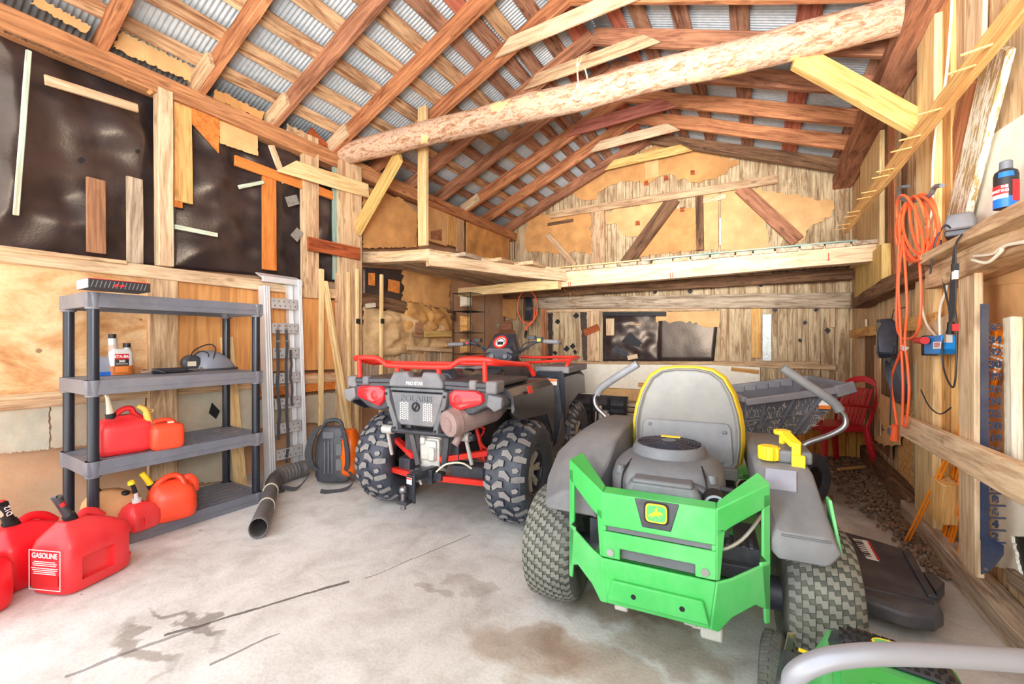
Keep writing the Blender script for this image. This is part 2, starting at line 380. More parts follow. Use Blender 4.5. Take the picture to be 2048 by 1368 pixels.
M['steel'] = plain('brushed_steel', (190, 190, 192), .35, .9, var=.1)
M['alloy'] = plain('cast_alloy', (206, 204, 198), .5, .35, var=.12, sc=24, bump=.3)
M['alu'] = plain('extruded_aluminium', (226, 226, 228), .42, .25, var=.06, sc=6)
M['aludk'] = plain('stamped_aluminium', (196, 194, 194), .45, .2, var=.1, sc=12)
M['silver'] = plain('silver_tube', (150, 152, 160), .35, .3, var=.04)
M['chrome'] = plain('chromed_steel', (150, 150, 156), .3, .9, var=.05)
M['muffler'] = plain('rusty_muffler', (168, 144, 140), .6, .2, var=.2, sc=14, dust=.3, dustc=(140, 104, 92))
M['redpaint'] = plain('red_coated_tube', (236, 52, 40), .35, var=.08)
M['redlens'] = plain('red_lamp_lens', (232, 40, 48), .15, var=.06, Coat_Weight=.6)
M['redcan'] = plain('red_can_plastic', (228, 40, 48), .38, var=.07, sc=5, dust=.22, dustc=(240, 130, 124))
M['redcan2'] = plain('bright_red_can_plastic', (234, 26, 40), .35, var=.06, sc=5, dust=.08, dustc=(240, 120, 116))
M['orcan'] = plain('orange_red_can_plastic', (244, 74, 40), .38, var=.06, sc=5, dust=.12, dustc=(248, 150, 120))
M['tancan'] = plain('tan_stone_surface', (214, 160, 110), .7, var=.14, sc=6)
M['spoutwh'] = plain('ivory_spout', (228, 220, 196), .5, var=.08)
M['spoutyel'] = plain('yellow_spout', (238, 186, 84), .5, var=.08)
M['clearpl'] = plain('clear_plastic', (214, 212, 212), .25, var=.05)
M['amberliq'] = plain('amber_fluid', (196, 110, 50), .2, var=.2)
M['pinkliq'] = plain('pink_fluid', (222, 170, 150), .25, var=.1)
M['lblred'] = plain('red_label', (204, 40, 44), .5, var=.04)
M['lblblk'] = plain('black_label', (40, 38, 40), .5, var=.04)
M['lblor'] = plain('orange_label', (232, 130, 54), .5, var=.06)
M['white'] = plain('white_print', (246, 244, 240), .6, var=.02)
M['black'] = plain('flat_black', (24, 24, 26), .6, var=.1)
M['blackm'] = plain('black_painted_steel', (48, 52, 62), .35, .1, var=.2, sc=10, dust=.15)
M['strap'] = plain('dark_webbing', (74, 74, 78), .85, var=.2, sc=60)
M['orangepl'] = plain('orange_engine_cover', (246, 108, 22), .35, var=.06)
M['hose'] = plain('dusty_blower_tube', (92, 90, 92), .55, var=.15, sc=8, dust=.5, dustc=(150, 142, 138))
M['cordor'] = plain('orange_cord', (250, 104, 58), .5, var=.04)
M['cordwh'] = plain('white_cable', (240, 230, 210), .5, var=.05)
M['cordbk'] = plain('black_cable', (48, 48, 52), .5, var=.1)
M['bluebox'] = plain('blue_plastic', (22, 142, 224), .4, var=.05)
M['canblue'] = plain('blue_can_print', (34, 110, 214), .3, var=.05)
M['chairred'] = plain('red_chair_plastic', (196, 28, 42), .4, var=.1, sc=5, dust=.2, dustc=(150, 60, 60))
M['rodor'] = plain('orange_rod', (252, 142, 24), .4, var=.06)
M['crate'] = wood('yellow_crate_wood', (238, 184, 96), (204, 140, 62), axis='Z', blotch=.2, cracks=.1)
M['bin'] = plain('grey_cart_plastic', (128, 130, 138), .5, var=.1, sc=7, dust=.35, dustc=(176, 172, 168))
M['bindk'] = plain('dark_cart_plastic', (98, 101, 112), .55, var=.12, sc=7, dust=.3, dustc=(160, 156, 152))
M['straw'] = plain('dry_clippings', (196, 186, 168), .9, var=.15)
M['helm'] = plain('blue_grey_shell', (150, 156, 172), .4, var=.06, sc=5, dust=.3, dustc=(190, 186, 184))
M['rope'] = plain('cream_twine', (236, 214, 170), .85, var=.1, sc=60)
M['chalk'] = plain('red_chalk', (226, 86, 72), .9, var=.1)
M['gauge'] = plain('dark_blue_gauge', (44, 56, 84), .45, var=.12, sc=8, dust=.15)
M['walnut'] = plain('dry_walnut_husk', (124, 96, 74), .9, var=.55, sc=20)
M['shin'] = plain('cream_crumpled_paper', (226, 190, 140), .85, var=.25, sc=6, dust=.5, dustc=(160, 116, 70), bump=.3)
# ------------------------------------------------------------------ daylight, and fill spots added near the camera to brighten the interior
EXPOSURE, SKY, SUN = .48, 2.4, 9.0
FILL_SPOTS = [((-.1, -.2, 1.45), (-1.5, 6.7, 2.35), 950, 44, .3), ((-.3, -.2, 1.9), (-2.6, 3.4, 3.6), 420, 90, .35), ((.2, -.2, 1.7), (-.2, 6.0, 3.9), 920, 58, .35), ((.2, -.2, 1.6), (-3.9, 1.6, 1.8), 170, 80, .3), ((-.9, -.2, 1.5), (.95, 3.6, 1.7), 170, 70, .3)]
# ================================================================== camera, sky, sun
cam = bpy.data.cameras.new('camera'); co = bpy.data.objects.new('camera', cam); COL.objects.link(co)
co.location = (0, 0, EYE); co.rotation_euler = (rad(90), 0, YAW)
cam.sensor_width = 36; cam.lens = 36 * F_PX / 2048; cam.clip_start = .02; S.camera = co
S.view_settings.view_transform = 'Standard'; S.view_settings.look = 'None'; S.view_settings.gamma = 1; S.view_settings.use_curve_mapping = False
S.view_settings.exposure = EXPOSURE
w = bpy.data.worlds.new('sky'); S.world = w; w.use_nodes = True
bg = w.node_tree.nodes['Background']; bg.inputs[0].default_value = (.93, .97, 1, 1); bg.inputs[1].default_value = SKY
def sun(name, d, e, ang, c=(1, .98, .95)):
    l = bpy.data.lights.new(name, 'SUN'); l.energy = e; l.angle = ang; l.color = c
    o = bpy.data.objects.new(name, l); COL.objects.link(o); o.rotation_euler = V(d).to_track_quat('-Z', 'Y').to_euler(); return o
sun('sun', (.55, -.25, -.8), SUN, rad(1))
def add_fill_spot(loc, to, e, cone, r=.25, c=(1, .99, .98)):  # added fill light, no such lamp stands in the shed
    l = bpy.data.lights.new('fill_spot', 'SPOT'); l.energy = e; l.spot_size = rad(cone); l.spot_blend = 1; l.shadow_soft_size = r; l.color = c
    o = bpy.data.objects.new('fill_spot', l); COL.objects.link(o); o.location = loc; o.rotation_euler = (V(to) - V(loc)).to_track_quat('-Z', 'Y').to_euler(); return o
for a in FILL_SPOTS: add_fill_spot(*a)
S.cycles.diffuse_bounces = 6; S.cycles.max_bounces = 10

# ================================================================== generic timber
def timber(name, a, b, w, t, nrm, mat, label, cat='board', group=None, jit=.004, slant=(0, 0), kind=None, bow=0):
    """rough-sawn board from a to b: w across, t along nrm; slant shears the two ends across the width"""
    a, b = V(a), V(b); L = (b - a).length; Mt = frame(a, b - a, nrm); n = max(2, min(14, int(L / .25)))
    m = MB(); rings = []; sd = R.random() * 50
    for i in range(n + 1):
        x = L * i / n; ring = []
        for sy, sz in ((-1, -1), (1, -1), (1, 1), (-1, 1)):
            j = V((NZ.noise(V((x * 1.7 + sd, sy * 3., sz))), NZ.noise(V((x * 1.3, sy + sd, sz * 2.))), 0)) * jit * 2
            xs = x + (slant[0] * sy * w / 2 if i == 0 else slant[1] * sy * w / 2 if i == n else 0)
            ring.append(V((xs, sy * w / 2 + j.x + bow * math.sin(PI * i / n), sz * t / 2 + j.y * min(1, t / .04))))
        rings.append(ring)
    m.loft(rings)
    o = m.build(name, M[mat] if isinstance(mat, str) else mat, bevel=min(.004, t * .15), ang=30, seg=1)
    o.matrix_world = Mt
    return tag(o, label, cat, group, kind)
def wboard(pl, p0, p1, wpx, mat, label, cat='board', o=.03, t=.025, name='board', group=None, slant=(0, 0), jit=.003, ext=(0, 0)):
    d = V((p1[0] - p0[0], p1[1] - p0[1])); q = V((-d.y, d.x)).normalized() * (wpx / 2); mx, my = (p0[0] + p1[0]) / 2, (p0[1] + p1[1]) / 2
    a, b = hit(pl, *p0, o), hit(pl, *p1, o); x = (b - a).normalized()
    e = hit(pl, mx + q.x, my + q.y, o) - hit(pl, mx - q.x, my - q.y, o)
    w = (e - x * e.dot(x)).length; n = NRM[pl]
    return timber(name, a - n * (t / 2) - x * ext[0], b - n * (t / 2) + x * ext[1], w, t, n, mat, label, cat, group, jit, slant)
def tear(px, amp, keep=()):
    out = []
    for i in range(len(px)):
        a, b = V(px[i]), V(px[(i + 1) % len(px)]); L = (b - a).length; out.append(a)
        if i in keep: continue
        k = int(L / max(4, amp * 1.6)); q = V((-(b - a).y, (b - a).x)).normalized() if L else V((0, 0))
        for j in range(1, k): out.append(a.lerp(b, (j + R.uniform(-.3, .3)) / k) + q * R.uniform(-amp, amp))
    return [(p.x, p.y) for p in out]
def patch(pl, px, mat, label, cat='sheet', o=.012, t=.004, torn=0, keep=(), name='sheet', group=None, kind=None):
    pts = [hit(pl, x, y, o) for x, y in (tear(px, torn, keep) if torn else px)]
    m = MB(); m.prism(pts, -NRM[pl] * t)
    c = sum(pts, V()) / len(pts); ob = m.build(name, M[mat] if isinstance(mat, str) else mat, off=c)
    return tag(ob, label, cat, group, kind)
def crumple(pl, q, mat, label, cat='sheet', o=.02, amp=.02, nx=26, ny=20, sc=3.0, name='sheet', ang=60, edge=0, kind=None):
    """wrinkled sheet over a four-cornered stretch of wall (corners in order), its edges pinned"""
    P = [hit(pl, x, y, o) for x, y in q]; n = NRM[pl]; vs = []; fs = []; sd = R.random() * 90
    for j in range(ny + 1):
        for i in range(nx + 1):
            u, v = i / nx, j / ny; p = P[0].lerp(P[1], u).lerp(P[3].lerp(P[2], u), v)
            k = min(1, 5 * min(u, 1 - u, v, 1 - v) + .15)
            pq = V((p.x, p.y + .5 * p.z, p.z * .75 - .45 * p.y)); h = .5 + NZ.noise(pq * sc + V((sd, 0, 0))) * .7 + .3 * NZ.noise(p * sc * 2.4 + V((0, sd, 0))) if mat == 'tar' else abs(NZ.noise(p * sc + V((sd, 0, 0)))) + .5 * abs(NZ.noise(p * sc * 2.3 + V((0, sd, 0))))
            e = V((0, 0, 0))
            if edge and (i in (0, nx) or j in (0, ny)): e = V((0, R.uniform(-edge, edge), R.uniform(-edge, edge))) if pl != 'B' else V((R.uniform(-edge, edge), 0, R.uniform(-edge, edge)))
            vs.append(p + n * (amp * h * k) + e)
    for j in range(ny):
        for i in range(nx): a = j * (nx + 1) + i; fs.append((a, a + 1, a + nx + 2, a + nx + 1))
    m = MB(); m.add(vs, fs); c = sum(P, V()) / 4
    ob = m.build(name, M[mat] if isinstance(mat, str) else mat, off=c, ang=ang, solid=.003)
    return tag(ob, label, cat, None, kind)

# ================================================================== shell
def fz(x, y): p = hitZ(x, y); return p.x, p.y
FLOOR_STAINS = []
for x, y, rx, ry, k, c in ((1250, 1215, .34, .16, .75, (176, 150, 130)), (1060, 1300, .30, .20, .6, (196, 168, 144)), (1330, 1290, .26, .14, .55, (190, 166, 146)), (870, 1178, .10, .05, .5, (190, 180, 172)),
                           (945, 1170, .16, .05, .4, (196, 184, 176)), (1890, 1150, .5, .9, .5, (190, 172, 152)), (1740, 985, .45, .9, .75, (150, 126, 104)), (290, 1300, .22, .05, .7, (170, 160, 150)), (1180, 1330, .3, .16, .5, (206, 178, 152)), (390, 1255, .3, .04, .7, (150, 140, 132))):
    cx, cy = fz(x, y); FLOOR_STAINS.append((cx, cy, rx, ry, k, c))
FLOOR_CRACKS = [(fz(130, 1352) + (0,), fz(420, 1245) + (0,), .010, .55), (fz(330, 1270) + (0,), fz(700, 1163) + (0,), .009, .8), (fz(730, 1158) + (0,), fz(940, 1070) + (0,), .004, .6), (fz(420, 1330) + (0,), fz(560, 1265) + (0,), .006, .6)]
M['floor'] = make_floor()
Y0, Y1 = -.35, 6.98
m = MB(); m.box((-1.45, (Y0 + Y1) / 2, -.06), (5.6, Y1 - Y0, .12)); struct(m.build('floor', M['floor']))
M['apron'] = plain('pale_gravel_apron', (226, 218, 204), .95, var=.12, sc=9)
m = MB(); m.box((-1.45, -4.5, -.09), (16, 8.3, .1)); struct(m.build('ground', M['apron']))
m = MB(); m.box((XL - .22, (Y0 + Y1) / 2, 1.67), (.1, Y1 - Y0, 3.34)); struct(m.build('wall_left', M['earth']))
rY = lambda Y: RX0 + RK * (Y - 2.5)
m = MB(); m.prism([(rY(Y0), Y0, 0), (rY(Y1), Y1, 0), (rY(Y1) + .1, Y1, 0), (rY(Y0) + .1, Y0, 0)], (0, 0, 3.44)); struct(m.build('wall_right', M['planksR']))
# back wall: upright planks, one of them split open to the daylight
RIDGE, ZB = -1.44, 4.19
def zl(X): return 3.20 + (ZB - 3.20) * (X + 3.82) / (RIDGE + 3.82)      # underside of the left and right rafters
def zr(X): return 3.26 + (ZB - 3.26) * (.95 - X) / (.95 - RIDGE)
def zu(X): return zl(X) if X < RIDGE else zr(X)
m = MB(); x = -4.05; sl = hitY(1439, 460, YB); s0, s1 = hitY(1439, 489, YB).z, hitY(1439, 434, YB).z
while x < 1.3:
    wd = R.uniform(.10, .17); x1 = x + wd; off = R.uniform(0, .014); g = R.uniform(.004, .012); zt = zu((x + x1) / 2) + .16
    spans = [(0, zt)]
    if x < sl.x < x1: x1 = sl.x - .012
    m.box(((x + x1) / 2, YB + .02 + off, zt / 2), (x1 - x - g, .025, zt))
    if x1 == sl.x - .012:
        for a, b in ((0, s0), (s1, zu(sl.x) + .16)): m.box((sl.x, YB + .03, (a + b) / 2), (.024, .025, b - a))
        x1 += .024
    x = x1
m.box((-1.45, YB + .055, s0 / 2), (5.5, .02, s0)); m.prism([(-4.1, YB + .045, s1), (1.3, YB + .045, s1), (1.3, YB + .045, zr(1.3) + .1), (RIDGE, YB + .045, ZB + .14), (-4.1, YB + .045, zl(-4.1) + .1)], (0, .02, 0))
for a, b in ((-4.1, sl.x - .011), (sl.x + .011, 1.3)): m.box(((a + b) / 2, YB + .055, (s0 + s1) / 2), (b - a, .02, s1 - s0 + .01))
struct(m.build('wall_back', M['planks']))
# corrugated roof
m = MB(); ny = int((Y1 + .2 - Y0) / .0335 * 6)
def slope(xe, ze, xr, zr_, m):
    vs = []; fs = []; d = V((xr - xe, 0, zr_ - ze)); n = V((-d.z, 0, d.x)).normalized(); n = n if n.z > 0 else -n; K = 5
    for j in range(ny + 1):
        y = Y0 - .1 + (Y1 + .2 - Y0) * j / ny; h = .0068 * math.cos(2 * PI * j / 6)
        for i in range(K + 1): vs.append(V((xe, y, ze)) + d * (i / K) + n * h)
    for j in range(ny):
        for i in range(K): a = j * (K + 1) + i; fs.append((a, a + 1, a + K + 2, a + K + 1))
    m.add(vs, fs)
RT = .155 + .05      # rafter depth + roof boards
slope(-4.25, zl(-4.25) + RT + .012, RIDGE, ZB + RT + .012, m); slope(1.4, zr(1.4) + RT + .012, RIDGE, ZB + RT + .012, m)
struct(m.build('ceiling', M['roof'], ang=80, solid=.0015))
ORD = ['first', 'second', 'third', 'fourth', 'fifth', 'sixth', 'seventh', 'eighth', 'ninth', 'tenth', 'eleventh', 'twelfth', 'thirteenth', 'fourteenth', 'fifteenth', 'sixteenth']
# rafters
RY = [-.1, .5, 1.11, 1.70, 2.30, 2.93, 3.50, 4.10, 4.67, 5.27, 5.86, 6.55]
lm = ['rafter', 'rafter', 'rafter', 'rafter', 'rafterdk', 'rafter', 'rafter', 'rafterdk', 'rafterdk', 'rafter', 'rafter', 'rafterdk']
rm = ['rafterdk', 'rafter', 'rafter', 'rafter', 'rafter', 'rafter', 'rafter', 'rafterdk', 'rafterdk', 'rafter', 'rafter', 'dark']
for i, y in enumerate(RY):
    wd = 'front' if i < 6 else 'back'; k = i if i < 6 else 11 - i
    D = .155
    for sd in 'LR':
        if sd == 'L': a, b = V((-4.02, y, zl(-4.02) + D / 2)), V((RIDGE, y, ZB + D / 2))
        else: a, b = V((1.12, y, zr(1.12) + D / 2)), V((RIDGE, y, ZB + D / 2))
        side = 'left' if sd == 'L' else 'right'
        r_ = timber('rafter', a, b, .05, D, (0, 0, 1), (lm if sd == 'L' else rm)[i], f'{"red-brown" if i % 3 else "orange-brown"} rafter of the {side} roof slope, {ORD[11 - i]} from the back gable', 'rafter', 'rafters', jit=.006)
        if sd == 'L' and i in (3, 4, 5, 9):
            mm = MB(); mm.bar((.12, -.045, -.01), (.46, -.045, -.01), .04, .12, (0, 0, 1)); mm.build('splice_block', M['pale' if i in (5, 9) else 'tan'], r_, bevel=.003)
# roof boards
def lathrow(sd, s, wd, mt, row, cutY, lab, mt2=None):
    xe = -4.02 if sd == 'L' else 1.12; f = zl if sd == 'L' else zr
    e = V((xe, 0, f(xe) + .157)); r = V((RIDGE, 0, ZB + .157)); d = (r - e).normalized(); n = V((-d.z, 0, d.x)); n = n if n.z > 0 else -n
    p = e + d * s + n * .012; segs = [(Y0, cutY), (cutY + .006, Y1 - .1)]
    for j, (a, b) in enumerate(segs):
        timber('roof_board', (p.x, a, p.z), (p.x, b, p.z), wd, .02, n, (mt2 if j and mt2 else mt), f'{lab} roof board, {"left" if sd == "L" else "right"} slope, {ORD[row]} row up from the eave, {"front" if j == 0 else "rear"} length', 'roof board', 'roof boards', jit=.005)
for row, (s, wd, mt, cy, mt2, lab) in enumerate([(.30, .12, 'lath', 3.5, 'lathdk', 'spalted'), (.60, .13, 'lath', 2.3, 'lath', 'spalted'), (.91, .135, 'lath', 4.1, 'lathdk', 'blotchy tan'), (1.21, .135, 'lath', 2.93, 'lath', 'spalted'), (1.51, .145, 'lath', 4.67, 'lathdk', 'blotchy tan'), (1.77, .13, 'lath', 2.3, 'lathdk', 'brown'), (1.99, .13, 'lathred', 2.93, 'lathdk', 'red'), (2.15, .13, 'lath', 3.5, 'lathdk', 'brown'), (2.42, .14, 'lathdk', 4.1, 'lathred', 'brown'), (2.66, .16, 'lath', 3.5, 'lathred', 'ridge-side')]): lathrow('L', s, wd, mt, row, cy, lab, mt2)
for row, (s, wd, mt, cy, mt2, lab) in enumerate([(.30, .16, 'lathdk', 4.1, 'lathdk', 'dark'), (.86, .17, 'lathdk', 2.93, 'lathred', 'brown'), (1.36, .15, 'lathred', 3.5, 'lathdk', 'red-brown'), (1.84, .15, 'lathdk', 4.1, 'lathdk', 'brown'), (2.22, .15, 'lath', 2.93, 'lathdk', 'tan'), (2.45, .15, 'lathred', 3.5, 'lathred', 'red')]): lathrow('R', s, wd, mt, row, cy, lab, mt2)
# collar ties, nailed to the near face of their rafters
for y, x0, x1, z, mt, wd, lab in ((3.44, -2.10, -.80, 3.99, 'pale', .14, 'long pale collar tie with a bright lower edge, nearest the doorway'), (4.04, -2.12, -.86, 3.99, 'tan', .13, 'tan collar tie below the knotted twine, second from the doorway'),
        (5.21, -2.10, -.92, 3.98, 'redwash', .15, 'pinkish red-washed collar tie in the middle of the row'), (5.80, -2.02, -.96, 3.97, 'pale', .13, 'pale collar tie just behind the pinkish one'), (6.49, -2.02, -.9, 3.96, 'yellow', .13, 'yellowish collar tie against the back gable')):
    timber('collar_tie', (x0, y, z), (x1, y, z + .02), wd, .022, (0, -1, 0), mt, lab, 'collar tie', 'collar ties', slant=(1.2, -1.2))
# wall plates
timber('wall_plate', (XL + .02, Y0, 3.13), (XL + .02, Y1 - .1, 3.13), .14, .15, (0, 0, 1), 'plate', 'long reddish sawn beam carrying the left rafter feet', 'beam', jit=.008)
timber('wall_plate', (rY(Y0) - .105, Y0, 3.18), (rY(6.7) - .105, Y1 - .1, 3.25), .19, .17, (0, 0, 1), 'rafterdk', 'dark hewn beam carrying the right rafter feet', 'beam', jit=.02)
# blocking and torn card between the rafter feet on the left plate
for q, mt, lab in (([(80, -4), (182, 52), (172, 66), (60, 6)], 'cardlt', 'torn tan card between the first two left rafter feet'), ([(243, 62), (395, 140), (392, 168), (225, 94)], 'cardlt', 'large torn tan card with a knot-shaped hole above the left plate'),
                   ([(432, 178), (530, 226), (524, 240), (428, 198)], 'card', 'narrow tan card strip above the left plate before the third rafter'), ([(574, 246), (606, 262), (604, 278), (570, 262)], 'tan', 'short tan block beside the splice above the left plate')):
    patch('L', q, mt, lab, 'card', o=.06, t=.006, torn=3, name='card_scrap')
# ------------------------------------------------------------------ log tie beam and its neighbours
LA, LBp = hit('L', 690, 308, .1), hit('R', 1838, 22, .06)
LBp = V((0, 0, EYE)) + (LBp - V((0, 0, EYE))) * .94      # the log lies a little in front of the post
pts = [LA.lerp(LBp, i / 20) + V((0, NZ.noise(V((i * .4, 1, 2))) * .02, NZ.noise(V((i * .35, 5, 2))) * .02)) for i in range(21)]
m = MB(); m.tube(pts, [.112 + .008 * NZ.noise(V((i * .6, 9, 1))) for i in range(21)], 16)
for t_, a_ in ((.16, 4.0), (.43, 4.3), (.62, 4.5)):
    p = LA.lerp(LBp, t_); m.ball(p + V((0, -.1, .02 + .05 * math.sin(a_))), (.05, .022, .045), 10, 6)
tag(m.build('log_beam', M['bark'], off=LA, ang=60), 'peeling round log spanning the shed from wall to wall', 'log')
def onlog(t_): return LA.lerp(LBp, t_)
a, b = hit('L', 716, 458, .16), hitY(800, 308, LA.y + .17)
timber('knee_brace', a, b, .16, .05, (0, -1, .3), 'yellow', 'yellow knee brace from the left post up to the log', 'brace', slant=(.5, .5))
a, b = hit('R', 1838, 250, .07), hitY(1590, 112, 3.52)
timber('knee_brace', a, b, .15, .06, (0, -1, .25), 'yellow', 'wide yellow knee brace from the right post up to the log', 'brace', slant=(-.4, -.4))
a, b = hitY(846, 492, 3.40), hitY(846, 214, 3.40)
timber('upright', a, b, .112, .045, (0, -1, 0), 'pine', 'pale upright two-by-four rising past the log at the loft corner', 'post')
# twine on the log
c = hitY(1166, 160, (LA.y + LBp.y) / 2 + .02); m = MB(); q = [c + V((0, .125 * math.cos(a * PI / 8), .125 * math.sin(a * PI / 8))) for a in range(16)]
tz = 4.12; top = hitY(1176, 105, 4.02)
m.tube(q, .006, 6, closed=True); m.tube([c + V((-.012, -.12, .05)), c + V((-.01, -.08, .14)), top], .005, 6); m.tube([c + V((.012, -.12, .05)), c + V((.02, -.08, .14)), top + V((.02, 0, 0))], .005, 6)
bz = c + V((0, -.11, -.1)); m.tube(cat_rom([bz, bz + V((-.03, 0, -.05)), bz + V((-.02, 0, -.11)), bz + V((.02, 0, -.11)), bz + V((.02, 0, -.04)), bz], 5), .007, 6); m.ball(c + V((0, -.12, .06)), .016, 8, 6); m.ball(bz, .018, 8, 6)
tag(m.build('twine', M['rope'], off=c), 'cream twine knotted round the log with a hanging loop', 'twine')

# ================================================================== left wall
patch('L', [(-60, 515), (300, 556), (300, 772), (-60, 812)], 'plytan', 'large tan plywood sheet behind the shelving', 'plywood', o=.02, t=.012, name='plywood_sheet')
patch('L', [(356, 558), (512, 582), (512, 742), (356, 766)], 'plyor', 'orange plywood sheet behind the right end of the shelving', 'plywood', o=.02, t=.012, name='plywood_sheet')
patch('L', [(512, 578), (690, 604), (690, 738), (512, 744)], 'plyor', 'orange plywood sheet behind the folding ramp and stakes', 'plywood', o=.02, t=.012, name='plywood_sheet')
patch('L', [(512, 752), (686, 744), (686, 776), (512, 796)], 'orange', 'orange board low behind the ramp', 'board', o=.035, t=.015, name='board')
for q, lab in (([(-40, 826), (98, 812), (98, 898), (-40, 912)], 'grey foundation block left of the shelving'), ([(102, 812), (290, 788), (290, 880), (102, 896)], 'grey foundation block behind the shelving'), ([(352, 782), (512, 764), (512, 872), (352, 890)], 'grey foundation block behind the leaning pale plank'), ([(512, 800), (690, 784), (690, 840), (512, 858)], 'grey foundation block behind the ramp')):
    patch('L', q, 'stone', lab, 'block', o=.03, t=.025, torn=2, name='foundation_block')
patch('L', [(352, 900), (480, 884), (480, 960), (352, 972)], 'stone', 'darker grey foundation block low behind the shelving', 'block', o=.03, t=.025, torn=3, name='foundation_block')
crumple('L', [(-70, 10), (322, 182), (322, 532), (-70, 492)], 'tar', 'wrinkled black tar paper left of the first wall post', 'tar paper', o=-.125, amp=.17, nx=72, ny=56, sc=2.1, name='tar_paper')
crumple('L', [(344, 186), (700, 322), (700, 566), (344, 536)], 'tar', 'wrinkled black tar paper between the two wall posts', 'tar paper', o=-.12, amp=.16, nx=72, ny=50, sc=2.3, name='tar_paper')
crumple('L', [(726, 534), (808, 540), (806, 608), (726, 592)], 'tar', 'small black tar paper piece under the loft corner', 'tar paper', o=.02, amp=.02, nx=14, ny=10, name='tar_paper')
patch('L', [(4, 46), (120, 66), (226, 128), (206, 146), (60, 84), (10, 66)], 'dark', 'loose dark flap curling under the left plate', 'flap', o=.07, t=.006, torn=2, name='tar_flap')
# rails and posts
wboard('L', (-60, 500), (692, 590), 26, 'pale', 'long pale rail across the left wall above the shelving', 'rail', o=.07, t=.05, name='wall_rail', ext=(.2, 0))
wboard('L', (-60, 489), (255, 525), 9, 'tan', 'narrow brown ledge on top of the long left rail', 'ledge', o=.10, t=.07, name='ledge')
wboard('L', (62, 520), (290, 549), 8, 'rbrown', 'thin red-brown strip under the long left rail', 'strip', o=.05, t=.02, name='strip')
wboard('L', (-60, 812), (700, 752), 24, 'tan', 'low rail behind the shelving and ramp', 'rail', o=.05, t=.04, name='wall_rail', ext=(.2, 0))
wboard('L', (332, 178), (334, 532), 30, 'pale', 'tall square post splitting the tar paper', 'post', o=.10, t=.09, name='wall_post')
wboard('L', (328, 552), (328, 960), 58, 'tan', 'broad rough stud behind the shelving', 'post', o=.06, t=.05, name='wall_post')
wboard('L', (622, 270), (624, 596), 31, 'tan', 'wide tan stud rising above the folding ramp', 'post', o=.085, t=.06, name='wall_post')
wboard('L', (704, 326), (706, 900), 40, 'tan', 'tan corner post carrying the knee brace and loft', 'post', o=.15, t=.12, name='wall_post')
wboard('L', (675, 326), (676, 560), 17, 'teal', 'narrow teal-painted board beside the tan corner post', 'board', o=.07, t=.03)
wboard('L', (539, 356), (540, 540), 28, 'orange', 'bright orange board upright on the tar paper', 'board', o=.05, t=.02)
wboard('L', (59, 100), (33, 430), 13, 'mint', 'long mint-green stick on the tar paper', 'stick', o=.075, t=.02, name='stick')
wboard('L', (90, 158), (277, 216), 17, 'pale', 'pale split-ended board nailed slantwise on the tar paper', 'board', o=.08, t=.02)
wboard('L', (193, 357), (194, 506), 39, 'brownbd', 'wide brown hardboard strip on the tar paper', 'board', o=.07, t=.02)
wboard('L', (270, 355), (271, 526), 33, 'grey', 'greyish hardboard strip next to the square post', 'board', o=.07, t=.02)
wboard('L', (366, 190), (369, 405), 36, 'amber', 'amber board beside the square post', 'board', o=.05, t=.02)
wboard('L', (352, 300), (357, 415), 18, 'orange', 'short orange board end below the amber board', 'board', o=.04, t=.015)
patch('L', [(384, 206), (438, 229), (438, 306), (386, 248)], 'orange', 'triangular orange plywood scrap under the left plate', 'scrap', o=.06, t=.012, name='plywood_scrap')
patch('L', [(438, 232), (516, 264), (516, 312), (440, 286)], 'cardlt', 'square of tan card tacked beside the triangular scrap', 'card', o=.045, t=.005, torn=1, name='card_scrap')
wboard('L', (350, 453), (436, 470), 9, 'mint', 'short whitish stick on the tar paper right of the post', 'stick', o=.075, t=.015, name='stick')
wboard('L', (478, 374), (528, 364), 8, 'mint', 'short whitish stick touching the orange board', 'stick', o=.075, t=.015, name='stick')
wboard('L', (470, 320), (668, 392), 18, 'orange', 'orange board running downhill behind the wide stud', 'board', o=.065, t=.02)
wboard('L', (543, 290), (571, 366), 11, 'pale', 'thin pale stick crossing behind the downhill board', 'stick', o=.06, t=.015, name='stick')
wboard('L', (618, 262), (672, 318), 18, 'rbrown', 'red-brown board end high beside the wide stud', 'board', o=.06, t=.02)
wboard('L', (574, 331), (738, 382), 29, 'pine', 'pale pointed board across the stud and corner post', 'board', o=.19, t=.025, slant=(1.3, 0))
wboard('L', (617, 486), (721, 508), 25, 'rbrown', 'red-brown cleat across the stud and corner post', 'board', o=.185, t=.03)
for q, lab in (([(570, 394), (593, 389), (599, 408), (577, 414)], 'grey square shingle tab, upper of the two'), ([(581, 470), (594, 455), (607, 466), (595, 484)], 'grey square shingle tab turned on its corner')):
    patch('L', q, 'galv', lab, 'tab', o=.085, t=.004, name='shingle_tab')
for x, y, s in ((163, 320, 9), (276, 302, 6), (160, 172, 0), (252, 157, 7), (300, 184, 7), (360, 262, 0)):
    if s: patch('L', [(x - s, y), (x, y - s * .8), (x + s, y), (x, y + s * .8)], 'card' if s == 7 else 'black', 'small square nail tab pressed on the tar paper', 'tab', o=.085, t=.003, name='nail_tab', group='nail tabs on the tar paper')
wboard('L', (690, 548), (690, 605), 30, 'tan', 'short tan block beside the corner post', 'block', o=.10, t=.05, name='block')
